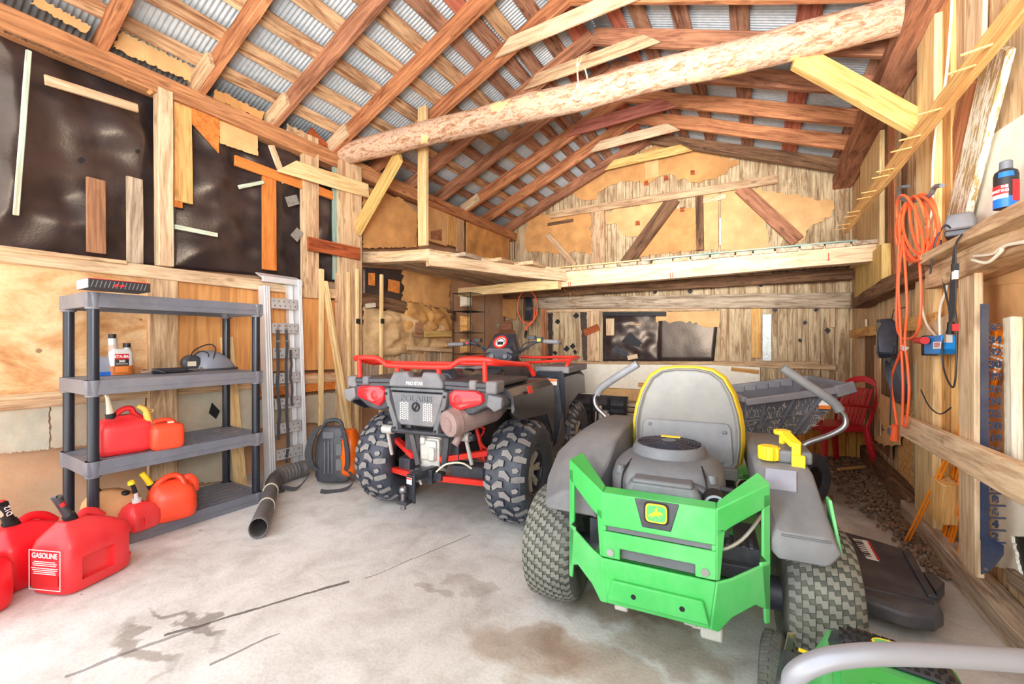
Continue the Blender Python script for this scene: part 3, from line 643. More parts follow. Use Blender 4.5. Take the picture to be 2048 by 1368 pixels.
# left wall beyond the corner post
patch('L', [(726, 372), (806, 398), (836, 430), (834, 494), (726, 496)], 'card', 'large brown card sheet on the loft wall behind the knee brace', 'card', o=.03, t=.006, torn=2, name='card_sheet')
for (a, b, wd, mt, lab) in (((873, 418), (873, 486), 44, 'cardlt', 'wide orange-tan board on the loft wall behind the upright'), ((905, 430), (905, 492), 18, 'amber', 'amber board on the loft wall'), ((921, 432), (921, 505), 15, 'tan', 'narrow tan board on the loft wall'), ((980, 455), (980, 520), 84, 'paper', 'stained paper-covered boards at the loft back corner'), ((1036, 470), (1036, 520), 12, 'dark', 'dark corner post at the loft back')):
    wboard('L', a, b, wd, mt, lab, 'board', o=.05, t=.02)
patch('L', [(862, 462), (884, 458), (884, 482), (862, 478)], 'rafterdk', 'dark brown card scrap on the loft wall', 'scrap', o=.055, t=.004, name='card_scrap')
patch('L', [(806, 540), (900, 560), (900, 640), (850, 610), (806, 604)], 'card', 'orange-tan card sheet with torn foot under the loft', 'card', o=.03, t=.005, torn=4, name='card_sheet')
for q, lab in (([(737, 546), (750, 546), (750, 572), (737, 570)], 'narrow orange card square on the small tar paper'), ([(777, 558), (800, 563), (799, 587), (776, 582)], 'wide orange card square on the small tar paper')):
    patch('L', q, 'orange', lab, 'card', o=.06, t=.004, name='card_square')
wboard('L', (724, 598), (912, 632), 22, 'dark', 'dark rail under the card sheets behind the stakes', 'rail', o=.06, t=.05, name='wall_rail')
crumple('L', [(724, 612), (905, 640), (905, 702), (724, 716)], 'shin', 'crumpled cream paper bulging from the wall behind the quad bike', 'paper', o=.02, amp=.16, nx=30, ny=18, sc=5, name='crumpled_paper', edge=.02)
crumple('L', [(810, 600), (905, 622), (905, 676), (810, 664)], 'paper', 'brown torn paper curling under the loft', 'paper', o=.05, amp=.12, nx=22, ny=14, sc=6, name='crumpled_paper', edge=.03)
wboard('L', (815, 696), (905, 701), 7, 'pale', 'thin pale stick against the plank wall behind the stakes', 'stick', o=.16, t=.015, name='stick')
for i, (x, wd, mt) in enumerate(((745, 36, 'grey'), (783, 34, 'tan'), (815, 26, 'grey'), (842, 26, 'tan'), (868, 24, 'grey'), (893, 24, 'tan'))):
    wboard('L', (x, 700), (x, 790), wd, mt, f'weathered upright plank behind the quad bike, {ORD[i]} from the corner post', 'plank', o=.03, t=.02, name='wall_plank', group='upright planks behind the quad bike')
wboard('L', (830, 658), (845, 662), 26, 'brownbd', 'small brown hardboard scrap on the crumpled paper', 'scrap', o=.2, t=.01, name='scrap')
wboard('L', (733, 612), (752, 610), 9, 'whitepaint', 'small white block near the hinged stakes', 'block', o=.1, t=.03, name='block')
wboard('L', (850, 668), (904, 668), 12, 'yellow', 'short yellow board end on the plank wall', 'board', o=.16, t=.02)

# ================================================================== loft
fb0, fb1 = V((-2.42, 5.12, 2.02)), V((rY(5.1) - .06, 5.12, 2.05))
timber('loft_beam', fb0, fb1, .12, .19, (0, 0, 1), 'pale', 'long pale front beam of the loft', 'beam', jit=.008)
timber('loft_beam', (XL + .06, 5.12, 1.955), (-2.2, 5.00, 1.955), .10, .13, (0, 0, 1), 'pine', 'pale beam carrying the left end of the loft', 'beam', jit=.006)
timber('loft_beam', (-2.95, 3.36, 2.07), (-2.15, 5.02, 2.06), .09, .15, (0, 0, 1), 'pale', 'slanting pale side beam of the loft opening', 'beam', jit=.006)
a, b = hitY(722, 516, 3.34), hitY(858, 508, 3.34)
timber('loft_beam', a + V((0, .06, 0)), b + V((0, .06, 0)), .12, .13, (0, 0, 1), 'pale', 'stubby hewn beam end under the pale upright', 'beam', jit=.012)
timber('loft_beam', (XL + .05, 6.42, 2.03), (rY(6.4) - .05, 6.42, 2.03), .12, .13, (0, 0, 1), 'dark', 'dark rear loft beam close to the back wall', 'beam', jit=.008)
xs = -3.84; i = 0
while xs < .92:
    wd = R.uniform(.16, .24); x1 = min(xs + wd, .96); y0 = 5.03 if xs > -2.3 else 3.42 + max(0, (xs + 2.95)) * 1.9
    y0 = min(y0, 5.03)
    timber('deck_plank', ((xs + x1) / 2, y0 + R.uniform(-.02, .02), 2.135), ((xs + x1) / 2, 6.74, 2.135), x1 - xs - .016, .04, (0, 0, 1), R.choice(['tan', 'pale', 'grey', 'tan']), f'rough deck plank of the loft, number {i + 1} counted from the left wall' if False else f'rough loft deck plank, {("twenty-" if i >= 20 else "") + (ORD + ["seventeenth", "eighteenth", "nineteenth", "twentieth"])[i % 20]} from the left wall', 'plank', 'loft deck planks')
    xs = x1; i += 1
# plywood lying on the deck
def slab(pts, z, t, mat, label, name, wav=0):
    vs = []; n = len(pts); m = MB()
    top = [V((p[0], p[1], z + t + (wav * NZ.noise(V((p[0] * 1.2, p[1], 0)))))) for p in pts]
    m.prism(top, (0, 0, -t)); o = m.build(name, M[mat], off=top[0]); return tag(o, label, 'plywood')
slab([(-2.95, 3.34), (-2.28, 4.98), (-1.8, 5.0), (-1.2, 5.0), (-1.2, 6.3), (-3.8, 6.3), (-3.8, 3.34)], 2.158, .014, 'pine', 'warped plywood sheet on the left half of the loft', 'plywood_sheet')
slab([(-1.18, 5.02), (-.4, 5.0), (.3, 5.02), (.78, 5.04), (.78, 6.3), (-1.18, 6.3)], 2.158, .014, 'teal', 'thin weathered sheet on the right half of the loft', 'plywood_sheet')
for x, h_ in ((1139, .05), (1343, .05), (1657, .07)):
    p = hitY(x, 568 if x == 1139 else 550 if x == 1343 else 513, 5.055); m = MB()
    for dx in ((-.012, .012) if x != 1657 else (0,)): m.box(p + V((dx, 0, 0)), (.008, .004, h_))
    m.box(p + V((0, 0, -h_ / 2)), (.03, .004, .006))
    tag(m.build('chalk_mark', M['chalk'], off=p), {1139: 'red chalk tick at the left end of the loft front beam', 1343: 'red chalk tick near the middle of the loft front beam', 1657: 'red chalk stroke at the right end of the loft front beam'}[x], 'mark')

# ================================================================== back wall
wboard('B', (1070, 606), (1702, 600), 27, 'grey', 'long grey girt across the back wall under the loft', 'girt', o=.12, t=.10, name='wall_girt')
wboard('B', (1083, 622), (1420, 618), 6, 'tan', 'thin strip under the long back girt', 'strip', o=.05, t=.03, name='strip')
wboard('B', (1110, 726), (1640, 726), 6, 'tan', 'thin ledge above the white wallboard', 'ledge', o=.05, t=.03, name='ledge')
wboard('B', (1424, 727), (1672, 735), 10, 'tan', 'trim board on the planks right of the white wallboard', 'trim board', o=.05, t=.025, name='trim_board')
wboard('B', (1100, 430), (1556, 357), 15, 'tan', 'long thin rail across the gable above the loft', 'rail', o=.11, t=.04, name='wall_rail')
wboard('B', (1195, 420), (1196, 530), 26, 'tan', 'wide stud in the gable left of the grey brace', 'post', o=.08, t=.06, name='wall_post')
wboard('B', (1398, 384), (1400, 500), 15, 'dark', 'narrow stud in the gable left of the daylight slit', 'post', o=.08, t=.06, name='wall_post')
wboard('B', (1348, 396), (1250, 528), 25, 'dark', 'grey-brown brace leaning left in the gable', 'brace', o=.10, t=.05, name='brace')
wboard('B', (1480, 374), (1596, 482), 29, 'rafterdk', 'dark red-brown brace leaning right in the gable', 'brace', o=.10, t=.05, name='brace')
wboard('B', (1094, 468), (1150, 530), 11, 'tan', 'thin brace low in the left of the gable', 'brace', o=.07, t=.04, name='brace')
wboard('B', (1095, 449), (1146, 440), 6, 'dark', 'small dark stick on the left gable card', 'stick', o=.05, t=.02, name='stick')
for q, mt, lab, tn, o_ in (([(1052, 436), (1102, 424), (1182, 416), (1182, 512), (1150, 500), (1108, 508), (1052, 500)], 'card', 'torn tan card in the left of the gable', 4, .03), ([(1212, 424), (1340, 398), (1338, 440), (1300, 460), (1290, 475), (1245, 470), (1236, 450), (1212, 448)], 'cardlt', 'torn tan card between the stud and grey brace', 4, .03),
        ([(1292, 470), (1320, 420), (1392, 414), (1392, 500), (1262, 515)], 'card', 'tan card right of the grey brace', 2, .034), ([(1404, 384), (1475, 372), (1530, 420), (1540, 505), (1404, 500)], 'cardlt', 'tan card around the daylight slit', 2, .026),
        ([(1490, 374), (1560, 386), (1668, 402), (1664, 432), (1622, 452), (1600, 486), (1560, 470)], 'cardlt', 'large torn card right of the dark brace', 4, .03), ([(1135, 384), (1240, 320), (1310, 292), (1400, 290), (1480, 326), (1440, 350), (1400, 366), (1330, 350), (1300, 366), (1240, 360), (1180, 400)], 'card', 'tattered tan card filling the top of the gable', 6, .03)):
    if 'slit' in lab:
        patch('B', [(1404, 384), (1436, 378), (1436, 500), (1404, 500)], mt, 'tan card left of the daylight slit', 'card', o=o_, t=.005, torn=2, name='card_sheet', keep=(1,))
        patch('B', [(1442, 378), (1475, 372), (1530, 420), (1540, 505), (1442, 500)], mt, 'tan card right of the daylight slit', 'card', o=o_, t=.005, torn=2, name='card_sheet', keep=(4,))
    else: patch('B', q, mt, lab, 'card', o=o_, t=.005, torn=tn, name='card_sheet')
wboard('B', (1302, 300), (1304, 356), 28, 'cardlt', 'pale peeling board at the top of the gable', 'board', o=.05, t=.02)
wboard('B', (1405, 402), (1452, 392), 10, 'pale', 'short pale stick above the daylight slit', 'stick', o=.05, t=.02, name='stick')
crumple('B', [(1206, 626), (1320, 628), (1318, 722), (1206, 722)], 'tar', 'wrinkled black tar paper on the back wall', 'tar paper', o=.03, amp=.09, nx=26, ny=20, sc=3.4, name='tar_paper')
crumple('B', [(1318, 630), (1436, 640), (1428, 722), (1318, 722)], 'tar', 'flat black tar paper with pale scratches on the back wall', 'tar paper', o=.03, amp=.02, nx=14, ny=10, sc=3, name='tar_paper')
patch('B', [(1312, 624), (1440, 622), (1438, 654), (1420, 656), (1380, 642), (1312, 646)], 'cardlt', 'torn tan card over the top of the flat tar paper', 'card', o=.06, t=.005, torn=4, name='card_sheet', keep=(0, 1))
for a, b, wd, mt, lab in (((1186, 622), (1186, 722), 24, 'tan', 'tan stud left of the back tar paper'), ((1087, 612), (1087, 724), 11, 'rafter', 'orange-brown stick upright beside the hanging cable reel'), ((1512, 617), (1512, 716), 20, 'amber', 'amber plank on the back wall'), ((1534, 628), (1534, 722), 19, 'galv', 'galvanised strip beside the amber plank'), ((1448, 622), (1446, 722), 12, 'tan', 'narrow tan plank right of the tar paper'), ((1665, 612), (1665, 655), 10, 'pale', 'short pale stick at the right of the back girt')):
    wboard('B', a, b, wd, mt, lab, 'board', o=.09 if wd in (24, 11) else .06, t=.03)
for a, b, wd, mt, lab in (((1168, 666), (1197, 654), 13, 'rbrown', 'small red-brown scrap slanting on the tan stud'), ((1220, 637), (1220, 671), 16, 'pale', 'short pale block on the wrinkled tar paper'), ((1205, 628), (1332, 628), 8, 'black', 'dark strip along the top of the wrinkled tar paper'), ((1258, 648), (1284, 649), 4, 'tan', 'tiny stick on the wrinkled tar paper'), ((1255, 716), (1275, 712), 9, 'pale', 'small pale block on the ledge')):
    wboard('B', a, b, wd, mt, lab, 'scrap', o=.14, t=.02, name='wood_scrap')
patch('B', [(1222, 700), (1256, 716), (1262, 712), (1232, 690)], 'blackm', 'dark slate scrap on the ledge', 'scrap', o=.13, t=.006, name='slate_scrap')
patch('B', [(1242, 684), (1260, 664), (1284, 686), (1276, 694)], 'black', 'black square scrap hanging on the wrinkled tar paper', 'scrap', o=.135, t=.004, name='tar_scrap')
for x, y in ((1098, 682), (1110, 706), (1115, 643), (1152, 631), (1133, 697), (1145, 692), (1150, 704), (1310, 584), (1380, 582), (1550, 620), (1610, 645), (1655, 661), (1600, 681), (1632, 619), (1517, 703), (1510, 652), (1423, 574), (1522, 569)):
    s = R.uniform(4.5, 6.5); patch('B', [(x - s, y + R.uniform(-2, 2)), (x, y - s), (x + s, y), (x, y + s)], 'black', 'small dark diamond nail tab on the plank wall', 'tab', o=.045, t=.003, name='nail_tab', group='diamond nail tabs on the back wall')
for x, y in ((1292, 366), (1275, 446), (1364, 419), (1332, 356), (1385, 345), (1293, 341)):
    patch('B', [(x - 4, y - 4), (x + 4, y - 5), (x + 5, y + 4), (x - 4, y + 5)], 'rbrown', 'small brown square tab tacked on the gable', 'tab', o=.045, t=.003, name='nail_tab', group='brown nail tabs in the gable')
patch('B', [(1128, 728), (1420, 730), (1520, 735), (1520, 830), (1128, 880)], 'wallbd', 'tall white wallboard sheet standing against the back wall', 'wallboard', o=.08, t=.02, name='wallboard_sheet')
patch('B', [(1478, 738), (1516, 742), (1516, 800), (1460, 800), (1460, 742)], 'wallbd', 'smaller white board overlapping behind the seat', 'wallboard', o=.10, t=.015, torn=1, name='wallboard_sheet')
wboard('B', (1276, 770), (1318, 771), 8, 'amber', 'small amber block behind the mower seat', 'block', o=.16, t=.04, name='block')
wboard('B', (1462, 738), (1518, 744), 8, 'amber', 'small amber strip over the smaller white board', 'strip', o=.12, t=.02, name='strip')
# ================================================================== shelving unit
SX, SY = -3.32, .92
sh = thing('shelving_unit', (SX, SY, 0), 'dusty grey four-tier plastic shelving unit against the left wall', 'shelf', rz=rad(-1))
TIERS = (.085, .535, 1.0, 1.505); SD, SW = .44, .91
for z in TIERS:
    m = MB(); hgt = .084
    for a, b in (((.02, -.035, z - hgt / 2), (.02, SW + .035, z - hgt / 2)), ((-SD - .02, -.035, z - hgt / 2), (-SD - .02, SW + .035, z - hgt / 2))): m.bar(a, b, .03, hgt)
    for y in (-.02, SW + .02): m.bar((.02, y, z - hgt / 2), (-SD - .02, y, z - hgt / 2), .03, hgt)
    for k in range(6): m.bar((-.005 - .043 - k * .0725, 0, z - .012), (-.005 - .043 - k * .0725, SW, z - .012), .038, .022)
    for k in range(7): m.bar((.02, .05 + k * .135, z - .014), (-SD - .02, .05 + k * .135, z - .014), .03, .018)
    for x in (0, -SD):
        for y in (0, SW): m.cyl((x, y, z - hgt - .012), (x, y, z), .036, .042, 14)
    m.bar((.036, .06, z - .05), (.036, SW - .03, z - .05), .004, .006); m.bar((.036, SW - .03, z - .05), (.036, SW - .01, z - .02), .004, .006)
    m.build('shelf_tier', M['shelfpl'], sh, bevel=.006)
for x in (0, -SD):
    for y in (0, SW):
        m = MB(); m.cyl((x, y, 0), (x, y, TIERS[3] - .06), .027, None, 18); m.build('post', M['shelfpost'], sh)
def onshelf(x, y, t): p = hitZ(x, y, TIERS[t]); return p
# ------------------------------------------------------------------ fuel cans
def sup(a, b, z, e=5, n=40, cx=0, cy=0, ch=0):
    out = []
    for i in range(n):
        t = 2 * PI * (i + .5) / n; c, s = math.cos(t), math.sin(t)
        x = math.copysign(abs(c) ** (2 / e), c) * a; y = math.copysign(abs(s) ** (2 / e), s) * b
        if ch:
            k = abs(x) / a + abs(y) / b
            if k > 2 - ch: x *= (2 - ch) / k; y *= (2 - ch) / k
        out.append(V((cx + x, cy + y, z)))
    return out
def can_body(name_mat, rings, t, e=5, ch=0):
    m = MB(); m.loft([sup(a, b, z, e, 40, cx, cy, ch) for a, b, z, cx, cy in rings]); return m.build('body', M[name_mat], t, ang=50)
def handle(t, mat, pts, r, name='handle'):
    m = MB(); m.tube(cat_rom(pts, 5), r, 10, flat=1.2); return m.build(name, M[mat], t)
# 1: big can on the third tier down
p = onshelf(252, 908, 1); W = .26
t = thing('fuel_can', (p.x - .07, p.y + .01, TIERS[1]), 'larger red fuel can with ivory spout on the second shelf tier', 'fuel can', rz=rad(-6))
b_ = can_body('redcan', [(.08, .112, 0, 0, 0), (.094, .126, .012, 0, 0), (.098, .13, .04, 0, 0), (.098, .13, .155, 0, 0), (.092, .124, .185, 0, 0), (.07, .10, .203, 0, -.005), (.05, .078, .213, 0, -.01), (.036, .06, .232, 0, -.015)], t, 6)
handle(t, 'redcan', [(0, -.05, .205), (0, -.03, .245), (0, .0, .268), (0, .035, .268), (0, .05, .235), (0, .085, .2)], .017)
m = MB(); m.cyl((.02, -.055, .2), (.02, -.065, .25), .027, .025, 14); m.build('collar', M['black'], t)
m = MB(); m.tube([(.02, -.065, .25), (.02, -.07, .3), (.02, -.078, .355)], [.019, .014, .009], 12); m.ball((.02, -.079, .36), .012, 10, 6); m.build('spout', M['spoutwh'], t)
# 2: smaller orange-red can beside it
p = onshelf(338, 897, 1)
t = thing('fuel_can', (p.x - .05, p.y, TIERS[1]), 'smaller orange-red fuel can with yellow spout on the second shelf tier', 'fuel can', rz=rad(-8))
can_body('orcan', [(.07, .07, 0, 0, 0), (.08, .083, .01, 0, 0), (.083, .088, .03, 0, 0), (.083, .088, .125, 0, 0), (.076, .08, .15, 0, 0), (.05, .055, .162, 0, -.01)], t, 6)
handle(t, 'orcan', [(0, -.075, .145), (0, -.06, .172), (0, -.01, .182), (0, .03, .172), (0, .05, .15)], .014)
m = MB(); m.cyl((0, -.075, .13), (0, -.082, .168), .024, .022, 14); m.build('collar', M['shelfpl'], t)
m = MB(); m.tube(cat_rom([(0, -.083, .165), (0, -.092, .22), (0, -.105, .262), (0, -.138, .285)], 4), [.019] * 6 + [.016] * 4 + [.013] * 3, 12); m.tube(cat_rom([(0, -.1, .262), (0, -.075, .24), (0, -.06, .25), (0, -.075, .258)], 3), .0025, 5); m.build('spout', M['spoutyel'], t)
m = MB(); m.box((.03, .02, .166), (.02, .03, .01)); m.build('vent_tag', M['spoutwh'], t)
# 3: orange can on the bottom tier
p = onshelf(355, 1040, 0)
t = thing('fuel_can', (p.x - .1, p.y + .01, TIERS[0]), 'bright orange-red fuel can with arched handle on the bottom shelf tier', 'fuel can', rz=rad(-14))
can_body('orcan', [(.1, .1, 0, 0, 0), (.115, .118, .012, 0, 0), (.12, .125, .05, 0, 0), (.118, .124, .14, 0, 0), (.1, .112, .19, 0, -.005), (.07, .085, .225, 0, -.02), (.04, .05, .245, 0, -.03)], t, 4, .16)
handle(t, 'orcan', [(.03, -.09, .2), (.04, -.07, .245), (.03, -.02, .272), (.03, .03, .262), (.05, .055, .215), (.08, .06, .15)], .018)
handle(t, 'orcan', [(.0, .05, .225), (0, .085, .235), (0, .112, .205), (0, .118, .14)], .022, 'rear_grip')
m = MB(); m.tube([(0, -.1, .22), (0, -.125, .27), (0, -.15, .315)], [.02, .016, .016], 12); m.build('spout', M['jdyel'], t)
m = MB(); m.cyl((0, -.09, .2), (0, -.105, .235), .026, None, 14); m.build('collar', M['black'], t)
# 4: small faceted red can with clear spout
p = onshelf(288, 1060, 0)
t = thing('fuel_can', (p.x - .06, p.y, TIERS[0]), 'small faceted red can with clear spout on the bottom shelf tier', 'fuel can', rz=rad(10))
o = can_body('redcan', [(.065, .066, 0, 0, 0), (.075, .078, .01, 0, 0), (.082, .086, .05, 0, 0), (.08, .084, .1, 0, 0), (.06, .066, .14, 0, -.005), (.03, .035, .162, 0, -.015)], t, 5, .22)
c = MB(); c.box((.085, -.03, .055), (.03, .026, .05)); cut(o, c, .004)
m = MB(); m.cyl((0, -.015, .155), (0, -.017, .185), .023, None, 12); m.cyl((0, -.017, .185), (0, -.022, .225), .011, .01, 10); m.build('spout_neck', M['clearpl'], t)
m = MB(); m.tube([(0, -.022, .222), (0, -.04, .285)], [.012, .01], 10); m.build('spout', M['black'], t)
m = MB(); m.cyl((0, -.042, .28), (0, -.047, .3), .019, .015, 12); m.build('spout_cap', M['jdyel'], t)
# 5: faded tan can behind the shelf post
p = onshelf(214, 1075, 0)
t = thing('fuel_can', (p.x - .17, p.y + .07, TIERS[0]), 'faded tan can half hidden behind the front shelf post', 'fuel can', rz=rad(-5))
can_body('tancan', [(.1, .12, 0, 0, 0), (.11, .135, .012, 0, 0), (.112, .138, .1, 0, 0), (.1, .125, .17, 0, 0), (.06, .07, .22, 0, -.02), (.03, .035, .235, 0, -.04)], t, 4, .14)
m = MB(); m.cyl((.0, -.06, .22), (.0, -.075, .25), .022, None, 12); m.build('collar', M['black'], t)
m = MB(); m.tube([(0, -.075, .25), (0, -.075, .32)], [.017, .013], 10); m.build('spout', M['spoutyel'], t)
m = MB(); m.ball((.06, .05, .2), (.022, .025, .02), 10, 6); m.build('vent_cap', M['black'], t)
# 6-8: the three cans on the floor
def floor_can(loc, rz, label, mat, lettering=True, cutouts=True, hz=1.0):
    t = thing('fuel_can', loc, label, 'fuel can', rz=rz)
    o = can_body(mat, [(a_, b__, z_ * hz, x_, y_) for a_, b__, z_, x_, y_ in [(.1, .135, 0, 0, 0), (.118, .155, .012, 0, 0), (.124, .163, .04, 0, 0), (.126, .166, .10, 0, 0), (.124, .163, .20, 0, 0), (.11, .148, .235, 0, -.004), (.08, .115, .262, 0, -.02), (.052, .08, .285, 0, -.04), (.036, .05, .302, 0, -.055)]], t, 5, .17)
    if cutouts:
        c = MB(); c.box((.135, -.025, .105), (.07, .15, .10)); c.box((.112, .16, .12), (.085, .05, .11), Mx.Rotation(rad(-35), 3, 'Z')); c.box((.0, .03, .295), (.05, .07, .03)); cut(o, c, .012)
        m = MB(); m.tube(cat_rom([(.0, -.03, .29), (0, .0, .312), (0, .045, .298), (0, .085, .262)], 5), .016, 10, flat=1.3); m.build('handle', M[mat], t)
    if lettering:
        Mt = frame((0, -.1665, .13), (1, 0, 0), (0, -1, .0))
        text('GASOLINE', .031, Mt @ Mx.Translation((0, .052, .0012)), M['white'], t, bold=.0004)
        for k, (wd, y) in enumerate(((.12, .026), (.14, .018), (.13, .010), (.15, -.002), (.14, -.010), (.12, -.018), (.13, -.026))): 
            m = MB(); m.box(Mt @ V((0, y, .001)), (wd, .0012, .003)); m.build('print_line', M['white'], t)
        m = MB()
        for a, b in (((-.088, .075), (.088, .075)), ((.088, .075), (.088, -.095)), ((.088, -.095), (-.088, -.095)), ((-.088, -.095), (-.088, .075))): m.bar(Mt @ V((a[0], a[1], .001)), Mt @ V((b[0], b[1], .001)), .0025, .002, (0, -1, 0))
        m.build('label_border', M['white'], t)
        m = MB(); m.box(Mt @ V((0, -.055, .0008)), (.15, .002, .045)); m.build('label_panel', M['lblred'], t)
    return t
pf = hitZ(160, 1165, 0)
t = floor_can((-3.01, .80, 0), rad(22), 'big red fuel can with recessed grips in front of the shelving', 'redcan', hz=1.0)
t.scale = (1, 1, 1.1)
m = MB(); m.cyl((0, -.055, .295), (0, -.07, .325), .026, None, 14); m.build('collar', M['black'], t)
m = MB(); m.tube([(0, -.07, .32), (0, -.098, .375), (.0, -.118, .42)], [.018, .017, .02], 12); m.tube([(0, -.118, .42), (-.02, -.13, .418)], [.008, .004], 6); m.build('spout', M['blackm'], t)
m = MB(); m.tube([(0.012, -.1, .378), (.012, -.108, .395)], .012, 8); m.build('spout_button', M['lblred'], t)
t = floor_can((-3.27, .66, 0), rad(20), 'red fuel can with a black pump spout behind the big front can', 'redcan2', True, False)
handle(t, 'redcan2', [(.0, -.05, .29), (0, .0, .318), (0, .06, .3), (0, .11, .25)], .018)
m = MB(); m.cyl((0, -.06, .29), (0, -.078, .325), .03, None, 14); m.tube([(0, -.075, .32), (0, -.092, .37), (0, -.105, .42)], [.024, .021, .024], 12); m.box((.0, -.106, .425), (.03, .035, .014)); m.build('spout', M['black'], t)
text('D12', .03, frame((.0235, -.093, .385), (0, -.25, .97), (1, 0, 0)), M['white'], t, bold=.0006)
m = MB(); m.tube([(0, -.09, .36), (0, -.13, .395), (-.01, -.165, .42)], [.016, .016, .013], 12); m.build('spout_arm', M['spoutwh'], t)
m = MB(); m.tube([(-.01, -.163, .418), (-.013, -.172, .425)], .017, 12); m.tube([(0, -.106, .432), (0, -.107, .437)], .014, 10); m.build('spout_ring', M['lblred'], t)
floor_can((-3.02, .375, 0), rad(24), 'red fuel can cut by the left picture edge, nearest the doorway', 'redcan2', False, False)
# ------------------------------------------------------------------ bottles, box and shell on the upper tiers
p = onshelf(248, 750, 2)
t = thing('additive_bottle', (p.x - .06, p.y, TIERS[2]), 'twin-necked clear bottle with red and black label on the third tier', 'bottle', rz=rad(-4)); t.scale = (1.2, 1.2, 1.22)
m = MB(); m.loft([sup(.028, .05, z, 5, 28) if z < .12 else sup(.028 * k, .05 * k, z, 4, 28) for z, k in ((0.004, 1), (.05, 1), (.118, 1), (.13, .95), (.142, .8))]); m.build('body', M['clearpl'], t)
m = MB(); m.loft([sup(.0285, .0505, z, 5, 28) for z in (0, .008, .05)]); m.build('fluid', M['amberliq'], t)
m = MB(); m.cyl((0, .028, .135), (0, .028, .15), .014, None, 14); m.tube([(0, -.028, .1), (0, -.034, .2)], [.02, .019], 14); m.build('neck', M['clearpl'], t)
m = MB(); m.tube([(0, -.031, .13), (0, -.0325, .165)], .0195, 14); m.build('neck_fluid', M['pinkliq'], t)
for y, z, r in ((.028, .15, .017), (-.034, .2, .017)): m = MB(); m.cyl((0, y, z), (0, y, z + .024), r, None, 18); m.build('cap', M['lblblk'], t)
for z, h_, mt in ((.1, .03, 'lblred'), (.068, .036, 'lblblk'), (.03, .03, 'lblor')): m = MB(); m.loft([sup(.0292, .04, z - h_ / 2, 5, 28), sup(.0292, .04, z + h_ / 2, 5, 28)]); m.build('label', M[mt], t)
Mt = frame((.0296, 0, 0), (0, 1, 0), (1, 0, 0))
text('STA-BIL', .019, Mt @ Mx.Translation((0, .1, 0)), M['white'], t, bold=.0004); text('360', .018, Mt @ Mx.Translation((0, .075, 0)), M['white'], t, bold=.0003); text('PROTECTION', .008, Mt @ Mx.Translation((0, .06, 0)), M['white'], t)
p = onshelf(214, 752, 2)
t = thing('jug', (p.x - .1, p.y + .01, TIERS[2]), 'grey jug with dark blue foot beside the twin-necked bottle', 'jug')
m = MB(); m.loft([sup(.05 * k, .06 * k, z, 4, 24, 0, c_) for z, k, c_ in ((.02, 1, 0), (.07, .95, -.005), (.11, .75, -.015), (.125, .4, -.02))]); m.build('body', M['helm'], t); m = MB(); m.loft([sup(.052, .062, z, 4, 24) for z in (0, .025)]); m.build('foot', M['canblue'], t)
p = onshelf(415, 742, 2); q0 = hitX(360, 742, p.x - .1); q1 = hitX(470, 740, p.x - .1)
t = thing('lamp_shell', (p.x - .12, p.y + .02, TIERS[2]), 'blue-grey pointed plastic shell with coiled wire on the third tier', 'shell', rz=rad(-2)); t.scale = (1.15, 1.2, 1.15)
m = MB(); rings = []
for i in range(9):
    u = i / 8; yy = -.06 + .25 * u; k = math.sin(PI * (.12 + .86 * u ** .8)) ** .7 if u < 1 else .12
    rings.append([V((.085 * k * math.cos(a), yy, .012 + .125 * k * math.sin(a))) for a in [PI * j / 14 for j in range(15)]])
m.loft(rings, True, True); m.build('shell', M['helm'], t, ang=60)
m = MB(); m.loft([sup(.095, .14, z, 3, 28, 0, .06) for z in (0, .014)]); m.build('rim', M['blackpl'], t)
m = MB(); m.lathe([(.045, -.03), (.052, -.02), (.052, .02), (.04, .03), (.0, .03)], 18, Mx.Translation((.03, -.075, .055)) @ Mx.Rotation(PI / 2, 4, 'Y')); m.build('motor_ring', M['blackpl'], t); m = MB(); m.box((.07, -.085, .05), (.02, .04, .03)); m.build('socket', M['spoutwh'], t)
m = MB(); m.tube(cat_rom([(.06, -.09, .06), (.05, -.07, .13), (.03, .02, .175), (.05, .055, .15), (.07, .03, .07)], 6), .004, 6); m.tube(cat_rom([(.05, -.08, .09), (.05, -.03, .13), (.06, .01, .11), (.06, .0, .05)], 6), .004, 6); m.build('wire', M['cordbk'], t)
p = onshelf(345, 747, 2)
t = thing('grease_tube', (p.x - .035, p.y, TIERS[2]), 'black ribbed tube tool lying along the front of the third tier', 'tool')
m = MB(); m.tube([(0, -.1 + .012 * i, .02) for i in range(18)], [.019 + .0015 * (i % 2) for i in range(18)], 14); m.build('barrel', M['blackgl'], t)
m = MB(); m.cyl((0, .1, .02), (0, .19, .02), .004, None, 8); m.box((0, .195, .022), (.014, .016, .02)); m.build('plunger', M['steel'], t); m = MB(); m.tube(cat_rom([(0, -.1, .02), (0, -.15, .035), (.01, -.16, .015), (.02, -.1, .03), (.02, -.04, .008)], 5), .003, 6); m.build('hose', M['steel'], t)
p = onshelf(235, 578, 3)
t = thing('flat_box', (p.x - .13, p.y + .03, TIERS[3]), 'flat black and white box with a red slash lying on the top tier', 'box', rz=rad(-2))
m = MB(); m.box((0, 0, .024), (.18, .26, .048)); m.build('body', M['lblblk'], t, bevel=.002); m = MB(); m.box((0, -.132, .024), (.17, .006, .046)); m.build('end_panel', M['white'], t); m = MB(); m.box((.0, 0, .0495), (.182, .262, .003)); m.box((.091, -.02, .022), (.003, .02, .012), Mx.Rotation(rad(30), 3, 'X')); m.box((.091, .005, .022), (.003, .02, .012), Mx.Rotation(rad(30), 3, 'X')); m.build('red_trim', M['lblred'], t)
m = MB()
for k in range(14): m.bar((.0905, -.12 + k * .017, .006), (.0905, -.11 + k * .017, .042), .002, .003)
